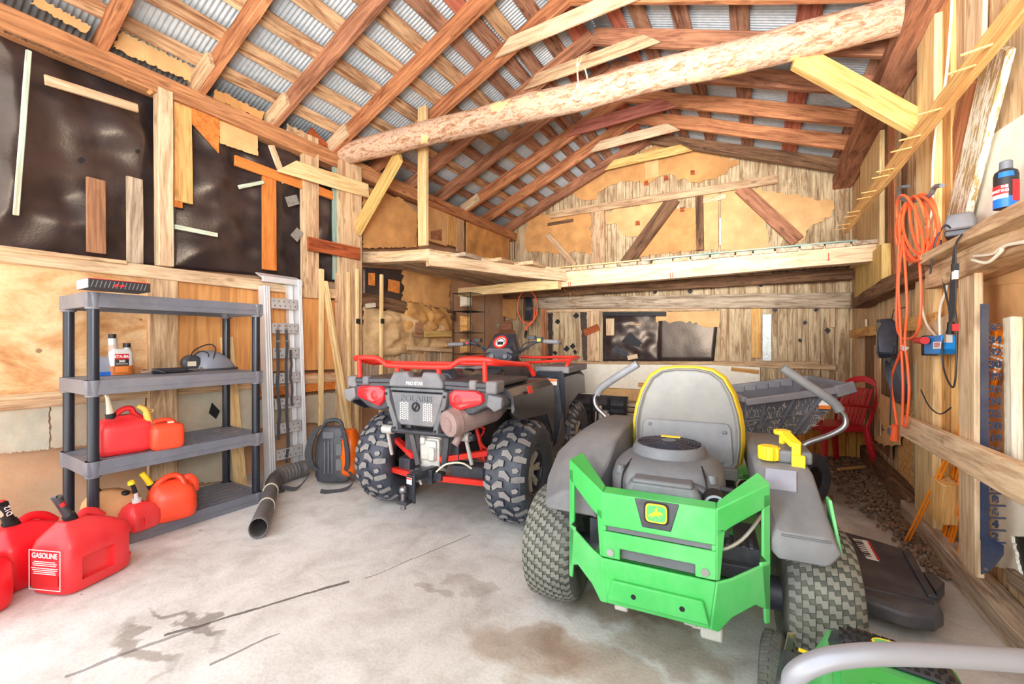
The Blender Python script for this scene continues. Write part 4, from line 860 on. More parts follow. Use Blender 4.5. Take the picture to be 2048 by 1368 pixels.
m.build('print', M['shelfpl'], t)
# leaning pale plank behind the shelf
timber('plank', hitX(453, 674, -3.82), hitX(484, 990, -3.8) , .095, .02, (1, 0, 0), 'pine', 'pale plank leaning behind the right end of the shelving', 'plank')
patch('L', [(424, 805), (440, 822), (432, 838), (418, 826)], 'black', 'dark scrap on the wall behind the shelving', 'scrap', o=.06, t=.004, name='scrap')

# ================================================================== folding ramp
b0, b1 = hitX(541, 948, -3.70), hitX(606, 915, -3.70); t0, t1 = hitX(528, 572, -3.79), hitX(594, 560, -3.79)
b0.z = b1.z = 0; base = (b0 + b1) / 2
t = thing('folding_ramp', base, 'folded aluminium loading ramp standing against the left wall', 'ramp')
L0, L1 = t0 - base, t1 - base; A0, A1 = b0 - base, b1 - base; out = V((1, 0, 0))
for a, b, w_ in ((A0, L0, .055), (A1, L1, .035)):
    m = MB(); m.bar(a, b, w_, .09, out)
    for k in (-.35, 0, .35): y_ = (A1 - A0).normalized() * w_ * k; m.bar(a + out * .046 + y_, b + out * .046 + y_, w_ * .14, .006, out)
    m.build('side_rail', M['alu'], t, bevel=.003)
m = MB(); d_ = (A1 - A0).normalized(); m.bar(A1 - d_ * .05 - out * .05, L1 - d_ * .05 - out * .05, .045, .05, out)
for k in (-.3, 0, .3): m.bar(A1 - d_ * (.05 + .045 * k) - out * .024, L1 - d_ * (.05 + .045 * k) - out * .024, .006, .006, out)
m.build('inner_rail', M['alu'], t, bevel=.002)
rung0 = None
ln = (A1 - A0).length
for i, yv in enumerate((608, 657, 706, 755, 805, 853, 903)):
    c = hitX(568, yv, -3.745) - base; c.y = ((A0 + A1) / 2 + (L0 - A0) * (c.z / L0.z)).y; c.x = (A0 + (L0 - A0) * (c.z / L0.z)).x + .045
    if rung0 is None:
        m = MB(); m.box((0, 0, 0), (.006, ln - .07, .085)); m.box((-.02, 0, .043), (.06, ln - .07, .005)); m.box((-.02, 0, -.043), (.06, ln - .07, .005)); rung0 = m.build('rung', M['aludk'], t)
        cc = MB()
        for k in range(5): 
            for s_ in (-1, 1): cc.cyl((-.02, -.1 + k * .048 + (.0 if s_ > 0 else .012), s_ * .021), (.02, -.1 + k * .048 + (.0 if s_ > 0 else .012), s_ * .021), .008, None, 10)
        cut(rung0, cc); r = rung0
    else: r = rung0.copy(); COL.objects.link(r)
    r.location = c; r.rotation_euler = (0, 0, math.atan2(-(A1 - A0).x, (A1 - A0).y))
m = MB(); m.box((L0 + L1) / 2 + V((-.02, 0, .05)), (.11, ln + .08, .012), Mx.Rotation(rad(25), 3, 'Y')); m.box((L0 + L1) / 2 + V((.03, 0, .015)), (.02, ln + .07, .05)); m.build('top_lip', M['alu'], t, bevel=.003)
for x, y0_, y1_, lab, w_ in ((555, 660, 880, 'left dark strap hooked on the folding ramp', .03), (572, 660, 925, 'longest dark strap hooked on the folding ramp', .026), (581, 700, 812, 'short looped strap behind the other two on the ramp', .022)):
    a = hitX(x, y0_, -3.68); b = hitX(x + 3, y1_, -3.66)
    s_ = thing('ratchet_strap', a, lab, 'strap'); m = MB(); q = [(a.lerp(b, k / 8) - a) + V((.008 * math.sin(k * 1.3), .006 * math.sin(k * 2.1 + x), 0)) for k in range(9)]
    rings = [[p_ + V((sx * .0015, sy * w_ / 2, 0)) for sx, sy in ((-1, -1), (1, -1), (1, 1), (-1, 1))] for p_ in q]; m.loft(rings); m.build('webbing', M['strap'], s_)
    if x != 581:
        m = MB(); m.tube([(0, 0, 0), (0, .008, .03), (.01, .0, .05), (.012, -.012, .03)], .003, 6); m.tube([(0, -.02, 0), (0, .02, 0), (0, 0, .02)], .003, 6, closed=True); m.build('hook', M['steel'], s_)
        m = MB(); m.box((.008, 0, -.1), (.014, .03, .018)); m.cyl((.016, -.016, -.1), (.016, .016, -.1), .006, None, 8); m.build('buckle', M['galv'], s_)
# ------------------------------------------------------------------ stakes
for i, (x0, y0_, x1, y1_, wd, lab) in enumerate(((643, 538, 641, 935, .045, 'pale upright stake nearest the folding ramp'), (648, 566, 698, 905, .036, 'pale leaning stake, the lower of the slanting pair'), (651, 562, 708, 905, .036, 'pale leaning stake, the upper of the slanting pair'), (696, 544, 699, 930, .034, 'pale upright stake left of the hinged one'), (714, 538, 713, 940, .036, 'pale upright stake with a black hinge beside the corner post'), (763, 549, 761, 880, .036, 'pale upright stake with a black hinge behind the quad bike'))):
    XX = -3.70 if i != 5 else -3.62
    a, b = hitX(x0, y0_, XX - .02 + (.05 if i == 2 else .006 * i)), hitX(x1, y1_, XX + .02 + (.08 if i == 2 else .012 * i)); k = a.z / (a.z - b.z); b = a + (b - a) * k
    o = timber('stake', b, a, wd, .03, (1, 0, 0), 'pine', lab, 'stake', 'pale stakes', jit=.001)
    if i in (4, 5):
        m = MB(); f_ = (a.z - hitX(x0, 643, XX).z) / a.z; xx = (a - b).length * (1 - f_); m.box((xx, 0, .02), (.05, .045, .012)); m.cyl((xx - .03, .0, .025), (xx + .03, 0, .025), .007, None, 8); m.build('hinge', M['black'], o)
# ================================================================== backpack blower
p = hitZ(662, 972); Bx, By, BR = p.x - .03, p.y + .05, rad(30)
t = thing('backpack_blower', (Bx, By, 0), 'orange and black backpack leaf blower standing by the rear quad tyre', 'leaf blower', rz=BR); t.scale = (1.06, 1.06, 1.28)
# local: +x along the picture width, -y towards the viewer
m = MB(); m.loft([[V((x, -.03 + yo, z)) for x, yo in ((-w_, 0), (-w_ * .6, -.02), (w_ * .6, -.02), (w_, 0), (w_, .05), (-w_, .05))] for z, w_ in ((.02, .12), (.06, .14), (.2, .145), (.32, .125), (.37, .09), (.39, .07))]); m.build('back_frame', M['blackpl'], t, bevel=.01)
m = MB()
for x in (-.05, -.02, .01): m.bar((x, -.055, .08), (x, -.055, .30), .014, .012, (0, -1, 0))
for z in (.1, .2): m.bar((.065, -.056, z), (.065, -.056, z + .08), .05, .02, (0, -1, 0))
m.box((-.02, -.055, .335), (.09, .012, .045)); m.build('back_pad', M['shroud'], t, bevel=.006)
m = MB(); m.tube(cat_rom([(-.075, .0, .36), (-.06, -.01, .415), (0, -.01, .43), (.06, -.01, .415), (.075, .0, .36)], 5), .014, 10); m.build('carry_handle', M['blackpl'], t)
m = MB(); m.loft([sup(.07 * k, .1 * k, z, 3, 20, .12 + .01 * math.sin(z * 9), .035) for z, k in ((.06, .8), (.09, 1), (.2, 1.05), (.3, .9), (.36, .55))]); m.build('engine_cover', M['orangepl'], t, ang=60)
m = MB()
for k in range(9): m.bar((.052 + .002 * k, -.045, .12 + k * .025), (.085, -.048, .125 + k * .025), .004, .01)
m.build('cover_vents', M['black'], t)
m = MB(); m.loft([sup(.1, .08, z, 3, 20, .02, .12) for z in (.05, .3)]); m.build('fan_housing', M['blackpl'], t, bevel=.01)
for sx in (-1, 1):
    m = MB(); q = cat_rom([(sx * .07, -.03, .40), (sx * .115, -.085, .36), (sx * .15, -.11, .25), (sx * .145, -.09, .15), (sx * .11, -.05, .1)], 6)
    T = [(q[min(i + 1, len(q) - 1)] - q[max(i - 1, 0)]).normalized() for i in range(len(q))]
    m.loft([[p_ + V((sx * .022 * a_, -.01 * b_ - .022 * a_ * .6, 0)) for a_, b_ in ((-1, -1), (1, -1), (1, 1), (-1, 1))] for p_ in q]); m.build('shoulder_strap', M['strap'], t, bevel=.003)
for q in ([(-.13, -.06, .13), (-.17, -.12, .06), (-.22, -.17, .015), (-.30, -.2, .03), (-.33, -.21, .012), (-.3, -.19, .006)], [(.12, -.05, .12), (.2, -.1, .05), (.16, -.17, .012), (.05, -.22, .01), (.0, -.24, .02)]):
    m = MB(); m.loft([[p_ + V((0, a_ * .012, b_ * .0015 + a_ * .008)) for a_, b_ in ((-1, -1), (1, -1), (1, 1), (-1, 1))] for p_ in cat_rom(q, 5)]); m.build('waist_strap', M['strap'], t)
def tl(x, y, z=0.05):  # photo point on a level z -> local point of the blower
    w_ = hitZ(x, y, z) - V((Bx, By, 0)); c_, s_ = math.cos(BR), math.sin(BR); return V(((w_.x * c_ + w_.y * s_) / 1.06, (-w_.x * s_ + w_.y * c_) / 1.06, z / 1.28 + .012))
q = cat_rom([tl(618, 938, .07), tl(598, 942, .065), tl(575, 950, .06), tl(553, 962, .058), tl(543, 982, .056), tl(533, 1018, .055), tl(516, 1062, .052)], 6); n_ = len(q)
rr = []
for i in range(n_):
    u = i / (n_ - 1); r_ = .052 if u < .3 else .05
    if .12 < u < .62: r_ += .005 * (1 if i % 2 else -1)
    if u > .62: r_ = .043 + .006 * (u - .62) / .38
    rr.append(r_)
m = MB(); m.tube(q, rr, 18, caps=False); m.build('blower_tube', M['hose'], t, solid=.003)
for u in (.72, .86): 
    i = int(u * (n_ - 1)); d_ = (q[i + 1] - q[i]).normalized(); m = MB(); m.cyl(q[i] - d_ * .008, q[i] + d_ * .008, .051, None, 18); m.build('tube_clamp', M['spoutwh'], t)
p = hitZ(517, 998); t = thing('hand_scraper', (p.x, p.y, 0), 'orange-handled grey tool lying at the foot of the ramp', 'tool', rz=rad(50))
m = MB(); m.tube([(0, -.06, .01), (0, 0, .04), (0, .02, .05)], [.009, .013, .01], 10); m.build('handle', M['orangepl'], t); m = MB(); m.tube([(0, .02, .05), (0, .06, .075), (0, .12, .1)], [.012, .02, .012], 10, flat=.4); m.build('head', M['shelfpl'], t)
# ================================================================== tyres
RXm = Mx.Rotation(PI / 2, 4, 'Y')            # lathe axis z -> x
def tyre_profile(Rr, w, rim):
    h = w / 2
    return [(rim, -h * .72), (rim + .02, -h * .85), (rim + (Rr - rim) * .45, -h), (Rr - .045, -h * .97), (Rr - .016, -h * .82), (Rr - .004, -h * .45), (Rr, 0), (Rr - .004, h * .45), (Rr - .016, h * .82), (Rr - .045, h * .97), (rim + (Rr - rim) * .45, h), (rim + .02, h * .85), (rim, h * .72), (rim - .01, h * .5), (rim - .01, -h * .5)]
def rad_at(x, Rr, w):
    k = abs(x) / (w / 2); return Rr - .004 * k * 2 if k < .5 else Rr - .004 - (k - .5) * .04 if k < .85 else Rr - .018 - (k - .85) * .25
def cylp(c, a, x, r): return V((c[0] + x, c[1] + r * math.cos(a), c[2] + r * math.sin(a)))
def ring_block(m, c, Rr, w, poly, a0, h, top):
    """tread block: poly of (x, arc) about angle a0, standing h proud of the tread"""
    n = len(poly); lo = [cylp(c, a0 + s / Rr, x, rad_at(x, Rr, w) - .004) for x, s in poly]; hi = [cylp(c, a0 + s / Rr, x, rad_at(x, Rr, w) + h) for x, s in poly]
    b = len(m.v); m.v += lo + hi
    m.f.append([b + n + i for i in range(n)]); m.m.append(top)
    for i in range(n): k = (i + 1) % n; m.f.append([b + i, b + k, b + n + k, b + n + i]); m.m.append(0)
def atv_tyre(parent, x, y, Rr, w, rim, face):
    c = (x, y, Rr + .012); m = MB(); m.lathe([(r, z) for r, z in tyre_profile(Rr, w, rim)], 48, Mx.Translation(c) @ RXm, closed=True)
    N = 17
    for i in range(N):
        a = 2 * PI * i / N; d = PI / N
        for s, aa in ((1, a), (-1, a + d)):
            q = .0175
            ring_block(m, c, Rr, w, [(s * -.012, -q), (s * .022, -q * 1.3), (s * .062, q * .9), (s * .055, q * 2.4), (s * .02, q * 1.1), (s * -.012, q)], aa, .018, 1)
            ring_block(m, c, Rr, w, [(s * .068, .015), (s * .1, .005), (s * w * .49, .005), (s * w * .49, .042), (s * .1, .045), (s * .072, .042)], aa, .019, 1)
            ring_block(m, c, Rr, w, [(s * .07, -.035), (s * .098, -.045), (s * .112, -.03), (s * .1, -.012), (s * .075, -.012)], aa, .014, 1)
    t = m.build('tyre', [M['rubber'], M['lug']], parent, ang=40)
    m = MB(); h = w / 2; fx = face * h * .55
    m.lathe([(rim - .002, -h * .72), (rim - .002, h * .72), (rim - .02, h * .7), (rim - .03, h * .4), (rim - .03, -h * .4), (rim - .02, -h * .7)], 40, Mx.Translation(c) @ RXm, closed=True); m.build('rim_barrel', M['blackgl'], t)
    m = MB()
    for k in range(7):
        a = 2 * PI * k / 7
        for da in (-.11, .11): m.bar(cylp(c, a, fx * .8, .03), cylp(c, a + da, fx, rim - .025), .022, .02, (1, 0, 0))
    m.cyl((c[0] + fx * .5, c[1], c[2]), (c[0] + fx * 1.02, c[1], c[2]), .05, .04, 16); m.build('spokes', M['alloy'], t, bevel=.003)
    m = MB(); m.cyl((c[0] - face * h * .5, c[1], c[2]), (c[0] + fx * .5, c[1], c[2]), .075, None, 20); m.build('brake_drum', M['black'], t)
    return t
# ================================================================== quad bike
AT = thing('quad_bike', (-1.92, 2.52, 0), 'black and red quad bike with knobbly tyres seen from behind', 'quad bike', rz=rad(7))
for x in (-.56, .5): atv_tyre(AT, x, 0, .33, .29, .165, 1 if x > 0 else -1)
for x in (-.5, .5): atv_tyre(AT, x, 1.30, .315, .20, .17, 1 if x > 0 else -1)
def part(m, name, mat, bevel=0, ang=35, parent=None, **k): return m.build(name, [M[q] for q in mat] if isinstance(mat, tuple) else M[mat], parent or AT, bevel=bevel, ang=ang, **k)
# rear rack
m = MB(); q = cat_rom([(-.52, -.30, 1.07), (-.53, -.44, 1.10), (-.49, -.5, 1.115), (-.33, -.5, 1.115), (-.26, -.5, 1.085), (-.2, -.5, 1.068), (.2, -.5, 1.068), (.26, -.5, 1.085), (.33, -.5, 1.115), (.49, -.5, 1.115), (.53, -.44, 1.10), (.55, -.22, 1.08), (.56, -.02, 1.06), (.57, .06, .99)], 4); m.tube(q, .0165, 12)
for x in (-.47, -.155, .155, .47): m.tube([(x, -.5, 1.07 if abs(x) < .3 else 1.11), (x, -.49, .985)], .015, 10)
m.tube(cat_rom([(-.52, -.30, 1.07), (-.5, -.1, 1.06), (-.48, .06, .99)], 4), .0165, 10); m.tube([(-.5, -.14, 1.065), (.56, -.1, 1.07)], .013, 10); part(m, 'rear_rack', 'redpaint')
# plastic rack deck and tail bar
m = MB(); m.box((0, -.2, .965), (1.06, .52, .035)); part(m, 'rack_deck', 'blackpl', .012)
m = MB()
for s in (-1, 1):
    m.bar((s * .2, -.5, .972), (s * .5, -.5, .965), .035, .035); m.bar((s * .2, -.49, .948), (s * .53, -.49, .943), .035, .04); part(m, 'tail_bar', 'blackgl', .008); m = MB()
m = MB()
for s in (-1, 1): m.box((s * .52, -.46, .955), (.075, .12, .075)); part(m, 'bar_end_cap', 'greypl', .012); m = MB(); m.box((s * .40, -.5, .965), (.05, .05, .06)); part(m, 'bar_clamp', 'greypl', .012); m = MB()
m = MB(); m.prism([(-.2, -.53, .935), (.2, -.53, .935), (.2, -.53, .97), (.165, -.53, 1.03), (.06, -.53, 1.035), (.045, -.53, 1.0), (-.045, -.53, 1.0), (-.06, -.53, 1.035), (-.165, -.53, 1.03), (-.2, -.53, .97)], (0, .07, .0)); c_ = part(m, 'rack_centre', 'greypl', .012)
text('PRO STAR', .028, frame((.0, -.532, .962), (1, 0, 0), (0, -1, 0)), M['white'], AT, bold=.0008)
# rear body and fenders
m = MB()
for s in (-1, 1):
    prof = [(.2, .80), (.22, .93), (.5, .94), (.575, .91), (.6, .86), (.56, .82), (.47, .835), (.4, .79), (.3, .77)]
    m.loft([[V((s * x, -.44 + yy, z + zz)) for x, z in prof] for yy, zz in ((-.06, 0), (.06, .0), (.2, .0))]); part(m, 'tail_body', 'blackpl', .012); m = MB()
m = MB(); m.prism([(-.24, -.46, .95), (.24, -.46, .95), (.22, -.46, .89), (-.22, -.46, .89)], (0, .3, 0)); part(m, 'tail_crossbar', 'blackpl', .006)
for s in (-1, 1):
    m = MB(); q = [(s * .575, .93), (s * .6, .90), (s * .625, .80), (s * .62, .66)]
    ys = [-.42, -.3, -.05, .2, .36]; zb = [.80, .74, .72, .70, .52]
    rings = []
    for y_, z_ in zip(ys, zb): rings.append([V((s * .5, y_, .945)), V((s * .575, y_, .94)), V((s * .615, y_, .9)), V((s * .63, y_, .8 if z_ < .8 else .82)), V((s * .62, y_, z_)), V((s * .605, y_, z_)), V((s * .6, y_, .88)), V((s * .5, y_, .925))])
    m.loft(rings); part(m, 'rear_fender', 'blackgl', .004)
    m = MB(); m.prism([(s * .618, -.2, .935), (s * .635, -.2, .89), (s * .635, -.13, .89), (s * .618, -.13, .935)], (s * .004, 0, .004)); part(m, 'fender_flash', 'redpaint')
# tail lamps
for s in (-1, 1):
    o = [(s * .235, .905), (s * .27, .935), (s * .43, .935), (s * .47, .915), (s * .475, .87), (s * .45, .85), (s * .33, .815), (s * .29, .80), (s * .245, .845)]
    m = MB(); m.loft([[V((x, -.50, z)) for x, z in o], [V((s * .35 + (x - s * .35) * .94, -.525, .875 + (z - .875) * .92)) for x, z in o], [V((s * .35 + (x - s * .35) * .7, -.535, .875 + (z - .875) * .65)) for x, z in o]]); l_ = part(m, 'tail_lamp', 'redlens', .004)
    m = MB(); m.ball((s * .31, -.528, .875), (.035, .015, .035), 14, 8); part(m, 'lamp_bulb', 'redcan', parent=l_)
    m = MB(); o2 = [(s * .5, .915), (s * .59, .90), (s * .585, .84), (s * .54, .815), (s * .49, .85)]; m.prism([V((x, -.515, z)) for x, z in o2], (0, .03, 0)); part(m, 'corner_reflector', 'greypl', .006)
# number panel
m = MB(); m.prism([(-.195, -.515, .90), (.195, -.515, .90), (.145, -.515, .72), (.12, -.515, .695), (-.12, -.515, .695), (-.145, -.515, .72)], (0, .03, 0)); part(m, 'rear_panel', 'greypl', .008)
m = MB(); 
for s in (-1, 1): m.prism([(s * .2, -.53, .925), (s * .235, -.53, .915), (s * .225, -.53, .84), (s * .17, -.53, .70), (s * .17, -.53, .66), (s * .13, -.53, .66), (s * .14, -.53, .72), (s * .195, -.53, .85)], (0, .05, 0))
m.bar((-.2, -.5, .92), (.2, -.5, .92), .03, .02); part(m, 'panel_bracket', 'shroud', .006)
m = MB()
for s in (-1, 1):
    for z, x in ((.89, .218), (.80, .205), (.675, .15)): m.cyl((s * x, -.532, z), (s * x, -.54, z), .008, None, 8)
part(m, 'panel_bolts', 'black')
text('POLARIS', .05, frame((0, -.517, .865), (1, 0, 0), (0, -1, 0)), M['shroud'], AT, bold=.001, ext=.003, sx=1.25)
m = MB(); m.lathe([(.02, -.004), (.03, -.004), (.03, .004), (.02, .004)], 20, Mx.Translation((0, -.517, .815)) @ Mx.Rotation(PI / 2, 4, 'X'), closed=True); m.bar((-.008, -.518, .80), (.01, -.518, .83), .01, .006, (0, -1, 0)); part(m, 'round_badge', 'black')
m = MB()
for s in (-1, 1):
    for i in range(5):
        for j in range(8): m.box((s * (.06 + i * .014), -.517, .735 + j * .014 + (i % 2) * .005), (.008, .006, .008), Mx.Rotation(PI / 4, 3, 'Y'))
    part(m, 'mesh_vent', 'white'); m = MB()
# muffler
a, b = V((.26, -.56, .735)), V((.43, -.10, .80)); d = (b - a).normalized(); m = MB()
m.tube([a - d * .012, a, a + d * .02, a + d * .36, a + d * .39, b], [.055, .078, .083, .083, .075, .03], 28); m.build('muffler', M['muffler'], AT)
m = MB(); m.cyl(a - d * .014, a - d * .016, .045, None, 24); m.tube([a + d * .05, a + d * .06], [.086, .086], 28); m.tube([(.29, -.46, .66), (.27, -.5, .6)], .022, 12, caps=False); m.build('muffler_trim', M['muffler'], AT, solid=.002)
m = MB(); m.bar((.4, -.22, .84), (.5, -.1, .80), .13, .006, (.3, -.3, .9)); m.tube(cat_rom([(.44, -.1, .8), (.46, .02, .76), (.4, .1, .7)], 4), .028, 10); part(m, 'heat_shield', 'steel')
# drivetrain
m = MB(); m.box((.02, -.33, .50), (.15, .14, .2)); m.box((.02, -.40, .52), (.12, .03, .13)); m.box((.05, -.42, .50), (.05, .02, .09)); m.cyl((-.06, -.3, .42), (.1, -.3, .42), .06, None, 16); m.box((-.02, -.41, .58), (.04, .03, .05)); m.box((.02, -.35, .6), (.16, .08, .03)); part(m, 'gearbox', 'alloy', .012)
m = MB(); m.tube([(-.36, -.42, .635), (.36, -.42, .635)], .021, 12); part(m, 'stabiliser_bar', 'blackm')
m = MB()
for s in (-1, 1): m.cyl((s * .25, -.42, .635), (s * .33, -.42, .635), .03, None, 12); m.tube([(s * .3, -.42, .63), (s * .31, -.36, .45)], .012, 8); part(m, 'link_joint', 'alloy'); m = MB()
m = MB(); m.bar((-.14, -.4, .70), (-.05, -.42, .42), .035, .02, (0, -1, 0)); m.bar((.16, -.4, .66), (.13, -.4, .42), .04, .02, (0, -1, 0)); m.bar((-.1, -.42, .37), (.14, -.42, .37), .06, .05); m.box((.02, -.44, .37), (.13, .06, .09)); m.bar((-.2, -.3, .72), (.3, -.3, .72), .03, .03); m.box((0, .1, .6), (.42, .9, .3)); part(m, 'chassis', 'blackm', .004)
m = MB()
for s in (-1, 1):
    m.bar((s * .1, -.40, .47), (s * .42, -.17, .50), .04, .035); m.bar((s * .1, -.43, .36), (s * .42, -.2, .29), .045, .035); m.bar((s * .1, .12, .36), (s * .42, .06, .31), .04, .03); m.tube([(s * .2, -.2, .84), (s * .3, -.16, .42)], .014, 8)
    m.tube([(s * (.22 + .0), -.2 , .8)] + [(s * (.22 + .012 * k) + .035 * math.cos(k * 1.6), -.2 + .006 * k + .035 * math.sin(k * 1.6), .8 - .04 * k) for k in range(9)], .01, 6)
m.box((.13, -.38, .68), (.1, .03, .07)); part(m, 'suspension_arms', 'redpaint', .004)
m = MB()
for s in (-1, 1): m.loft([[V((s * x, y_, z)) for y_, z in ((-.37, .35), (-.37, .43), (-.26, .44), (-.26, .35))] for x in (.16,)] + [[V((s * x, y_ + .12, z)) for y_, z in ((-.37, .32), (-.37, .40), (-.26, .41), (-.26, .32))] for x in (.34,)]); part(m, 'arm_guard', 'blackpl', .01); m = MB()
m = MB(); m.tube(cat_rom([(.1, -.44, .4), (.18, -.45, .46), (.27, -.42, .47), (.32, -.38, .43)], 5), .006, 6); part(m, 'brake_line', 'spoutwh')
# hitch
m = MB(); m.bar((.07, -.38, .40), (.0, -.56, .39), .05, .05); m.box((.0, -.565, .32), (.07, .014, .17), Mx.Rotation(rad(-12), 3, 'Z')); m.box((-.03, -.585, .245), (.08, .08, .02)); h_ = part(m, 'hitch_mount', 'blackm', .003)
m = MB(); m.ball((-.04, -.59, .315), .026, 14, 10); m.cyl((-.04, -.59, .25), (-.04, -.59, .30), .014, None, 12); m.cyl((-.04, -.59, .195), (-.04, -.59, .236), .018, None, 6); m.cyl((-.04, -.59, .255), (-.04, -.59, .262), .022, None, 12); part(m, 'tow_ball', 'chrome', parent=h_)
m = MB(); m.box((-.005, -.577, .37), (.045, .003, .04), Mx.Rotation(rad(-12), 3, 'Z')); part(m, 'hitch_label', 'white', parent=h_); m = MB(); m.box((-.005, -.580, .384), (.04, .003, .008), Mx.Rotation(rad(-12), 3, 'Z')); part(m, 'hitch_label_bar', 'lblred', parent=h_)
m = MB(); m.tube([(.0, -.5, .40), (.03, -.5, .33)], .01, 8); part(m, 'hitch_pin', 'steel', parent=h_)
# seat, tank, nose
m = MB(); m.loft([[V((x * k, y_, z0 + z)) for x, z in ((-.16, -.1), (-.17, 0), (-.12, .05), (.12, .05), (.17, 0), (.16, -.1))] for y_, z0, k in ((-.32, .97, .8), (-.28, .99, 1), (.0, .98, 1), (.3, .93, .95), (.5, .94, .85), (.62, .96, .7))]); s_ = part(m, 'seat', 'blackgl', .02, 60)
m = MB(); m.prism([(-.02, -.1, 1.036), (.12, -.1, 1.036), (.15, .05, 1.034), (.04, .1, 1.034)], (0, 0, .003)); part(m, 'seat_graphic', 'white', parent=s_); m = MB(); m.prism([(-.005, -.09, 1.0395), (.112, -.09, 1.0395), (.136, .04, 1.0375), (.045, .085, 1.0375)], (0, 0, .001)); part(m, 'seat_graphic_core', 'black', parent=s_)
m = MB(); m.loft([[V((x * k, y_, z)) for x, z in ((-.14, .6), (-.17, .85), (-.1, .98 * zz), (.1, .98 * zz), (.17, .85), (.14, .6))] for y_, k, zz in ((.5, .9, 1), (.7, 1, 1.06), (.95, 1.1, 1.08), (1.2, 1.2, 1.0), (1.55, 1.1, .9))]); part(m, 'body_nose', 'blackpl', .02)
for s in (-1, 1):
    m = MB(); m.loft([[V((s * .3, y_, zt)), V((s * .52, y_, zt)), V((s * .56, y_, zt - .05)), V((s * .57, y_, zb)), V((s * .545, y_, zb)), V((s * .5, y_, zt - .06)), V((s * .3, y_, zt - .04))] for y_, zt, zb in ((.86, .96, .52), (.98, .965, .64), (1.3, .965, .72), (1.6, .93, .70))]); part(m, 'front_fender', 'blackgl', .006)
    m = MB(); m.box((s * .42, 1.28, .97), (.32, .7, .06)); m.bar((s * .5, .94, .945), (s * .5, .925, .88), .04, .02, (0, -1, 0)); part(m, 'front_rack_lid', 'greypl', .015)
    m = MB(); m.loft([[V((s * .22, y_, zz)), V((s * .53, y_, zz)), V((s * .55, y_, zz - .04)), V((s * .22, y_, zz - .06))] for y_, zz in ((.33, .33), (.6, .32), (.85, .33))]); part(m, 'footwell', 'blackpl', .006)
    m = MB(); m.prism([(s * .56, .37, .5), (s * .56, .37, .33), (s * .56, .88, .34), (s * .56, .88, .62), (s * .56, .82, .55), (s * .56, .7, .38), (s * .56, .5, .37)], (s * -.025, 0, 0)); m.prism([(s * .2, .8, .35), (s * .54, .85, .35), (s * .54, .89, .9), (s * .2, .84, .9)], (0, .03, 0)); m.prism([(s * .28, .38, .34), (s * .32, .38, .92), (s * .34, .75, .9), (s * .3, .75, .34)], (s * .02, 0, 0)); part(m, 'side_panel', 'blackpl', .005)
    m = MB(); m.box((s * .44, .835, .87), (.12, .006, .055)); w_ = part(m, 'warning_label', 'white'); m = MB(); m.box((s * .44, .831, .886), (.118, .004, .02)); part(m, 'label_stripe', 'lblor', parent=w_)
    m = MB(); m.tube(cat_rom([(s * .54, .96, .98), (s * .56, .97, 1.03), (s * .56, 1.1, 1.06), (s * .5, 1.6, 1.06), (s * .3, 1.66, 1.06), (0, 1.67, 1.05)], 5), .015, 10); m.tube([(s * .56, 1.08, 1.055), (s * .1, 1.08, 1.02)], .013, 8); part(m, 'front_rack', 'redpaint')
# instrument pod and bars
m = MB(); m.loft([[V((x * k, y_, z)) for x, z in ((-.14, zb), (-.16, zb + .06), (-.11, zt), (.11, zt), (.16, zb + .06), (.14, zb))] for y_, k, zb, zt in ((.70, .85, 1.04, 1.12), (.78, 1, 1.04, 1.24), (.86, .95, 1.05, 1.30), (.96, .75, 1.06, 1.27))]); p_ = part(m, 'instrument_pod', 'blackgl', .012)
Mt = Mx.Translation((0, .755, 1.215)) @ Mx.Rotation(rad(58), 4, 'X'); m = MB(); m.lathe([(.05, 0), (.066, 0), (.066, .012), (.05, .012)], 28, Mt, closed=True); part(m, 'gauge_ring', 'redpaint', parent=p_); m = MB(); m.lathe([(0, .004), (.05, .004)], 28, Mt); part(m, 'gauge_face', 'clearpl', parent=p_)
m = MB(); m.box(Mt @ V((0, -.01, .006)), (.055, .03, .004), Mt.to_3x3()); m.lathe([(.034, .005), (.04, .005), (.04, .007), (.034, .007)], 24, Mt, closed=True, a0=0, a1=PI); part(m, 'gauge_screen', 'black', parent=p_)
m = MB()
for x in (-.06, .07): m.cyl((x, .70, 1.09), (x, .685, 1.095), .022, None, 16)
m.prism([(-.13, .715, 1.12), (.13, .715, 1.12), (.1, .69, 1.155), (-.1, .69, 1.155)], (0, .03, .01)); part(m, 'pod_switches', 'greypl', .004, parent=p_)
m = MB(); m.tube(cat_rom([(-.44, .78, 1.20), (-.32, .80, 1.21), (-.2, .84, 1.16), (-.1, .86, 1.12), (.1, .86, 1.12), (.2, .84, 1.16), (.32, .80, 1.22), (.44, .78, 1.225)], 5), .013, 10); hb = part(m, 'handlebar', 'blackm')
for s, z in ((-1, 1.2), (1, 1.225)):
    m = MB(); m.cyl((s * .54, .75, z - .005), (s * .40, .79, z), .02, .019, 12); part(m, 'hand_grip', 'greypl', parent=hb)
    m = MB(); m.box((s * .355, .80, z + .015), (.05, .05, .05)); m.box((s * .27, .84, z + .035), (.06, .06, .035)); m.tube([(s * .33, .86, z), (s * .45, .88, z - .01), (s * .53, .86, z - .02)], .007, 6); part(m, 'control_cluster', 'blackm', .004, parent=hb)
    m = MB(); m.box((s * .355, .773, z + .012), (.03, .006, .022)); part(m, 'control_switch', 'lblred' if s < 0 else 'jdyel', parent=hb)
    m = MB(); m.tube(cat_rom([(s * .3, .82, z), (s * .22, .78, z - .02), (s * .16, .78, z - .1), (s * .12, .84, z - .16)], 5), .006, 6); part(m, 'control_cable', 'cordbk', parent=hb)
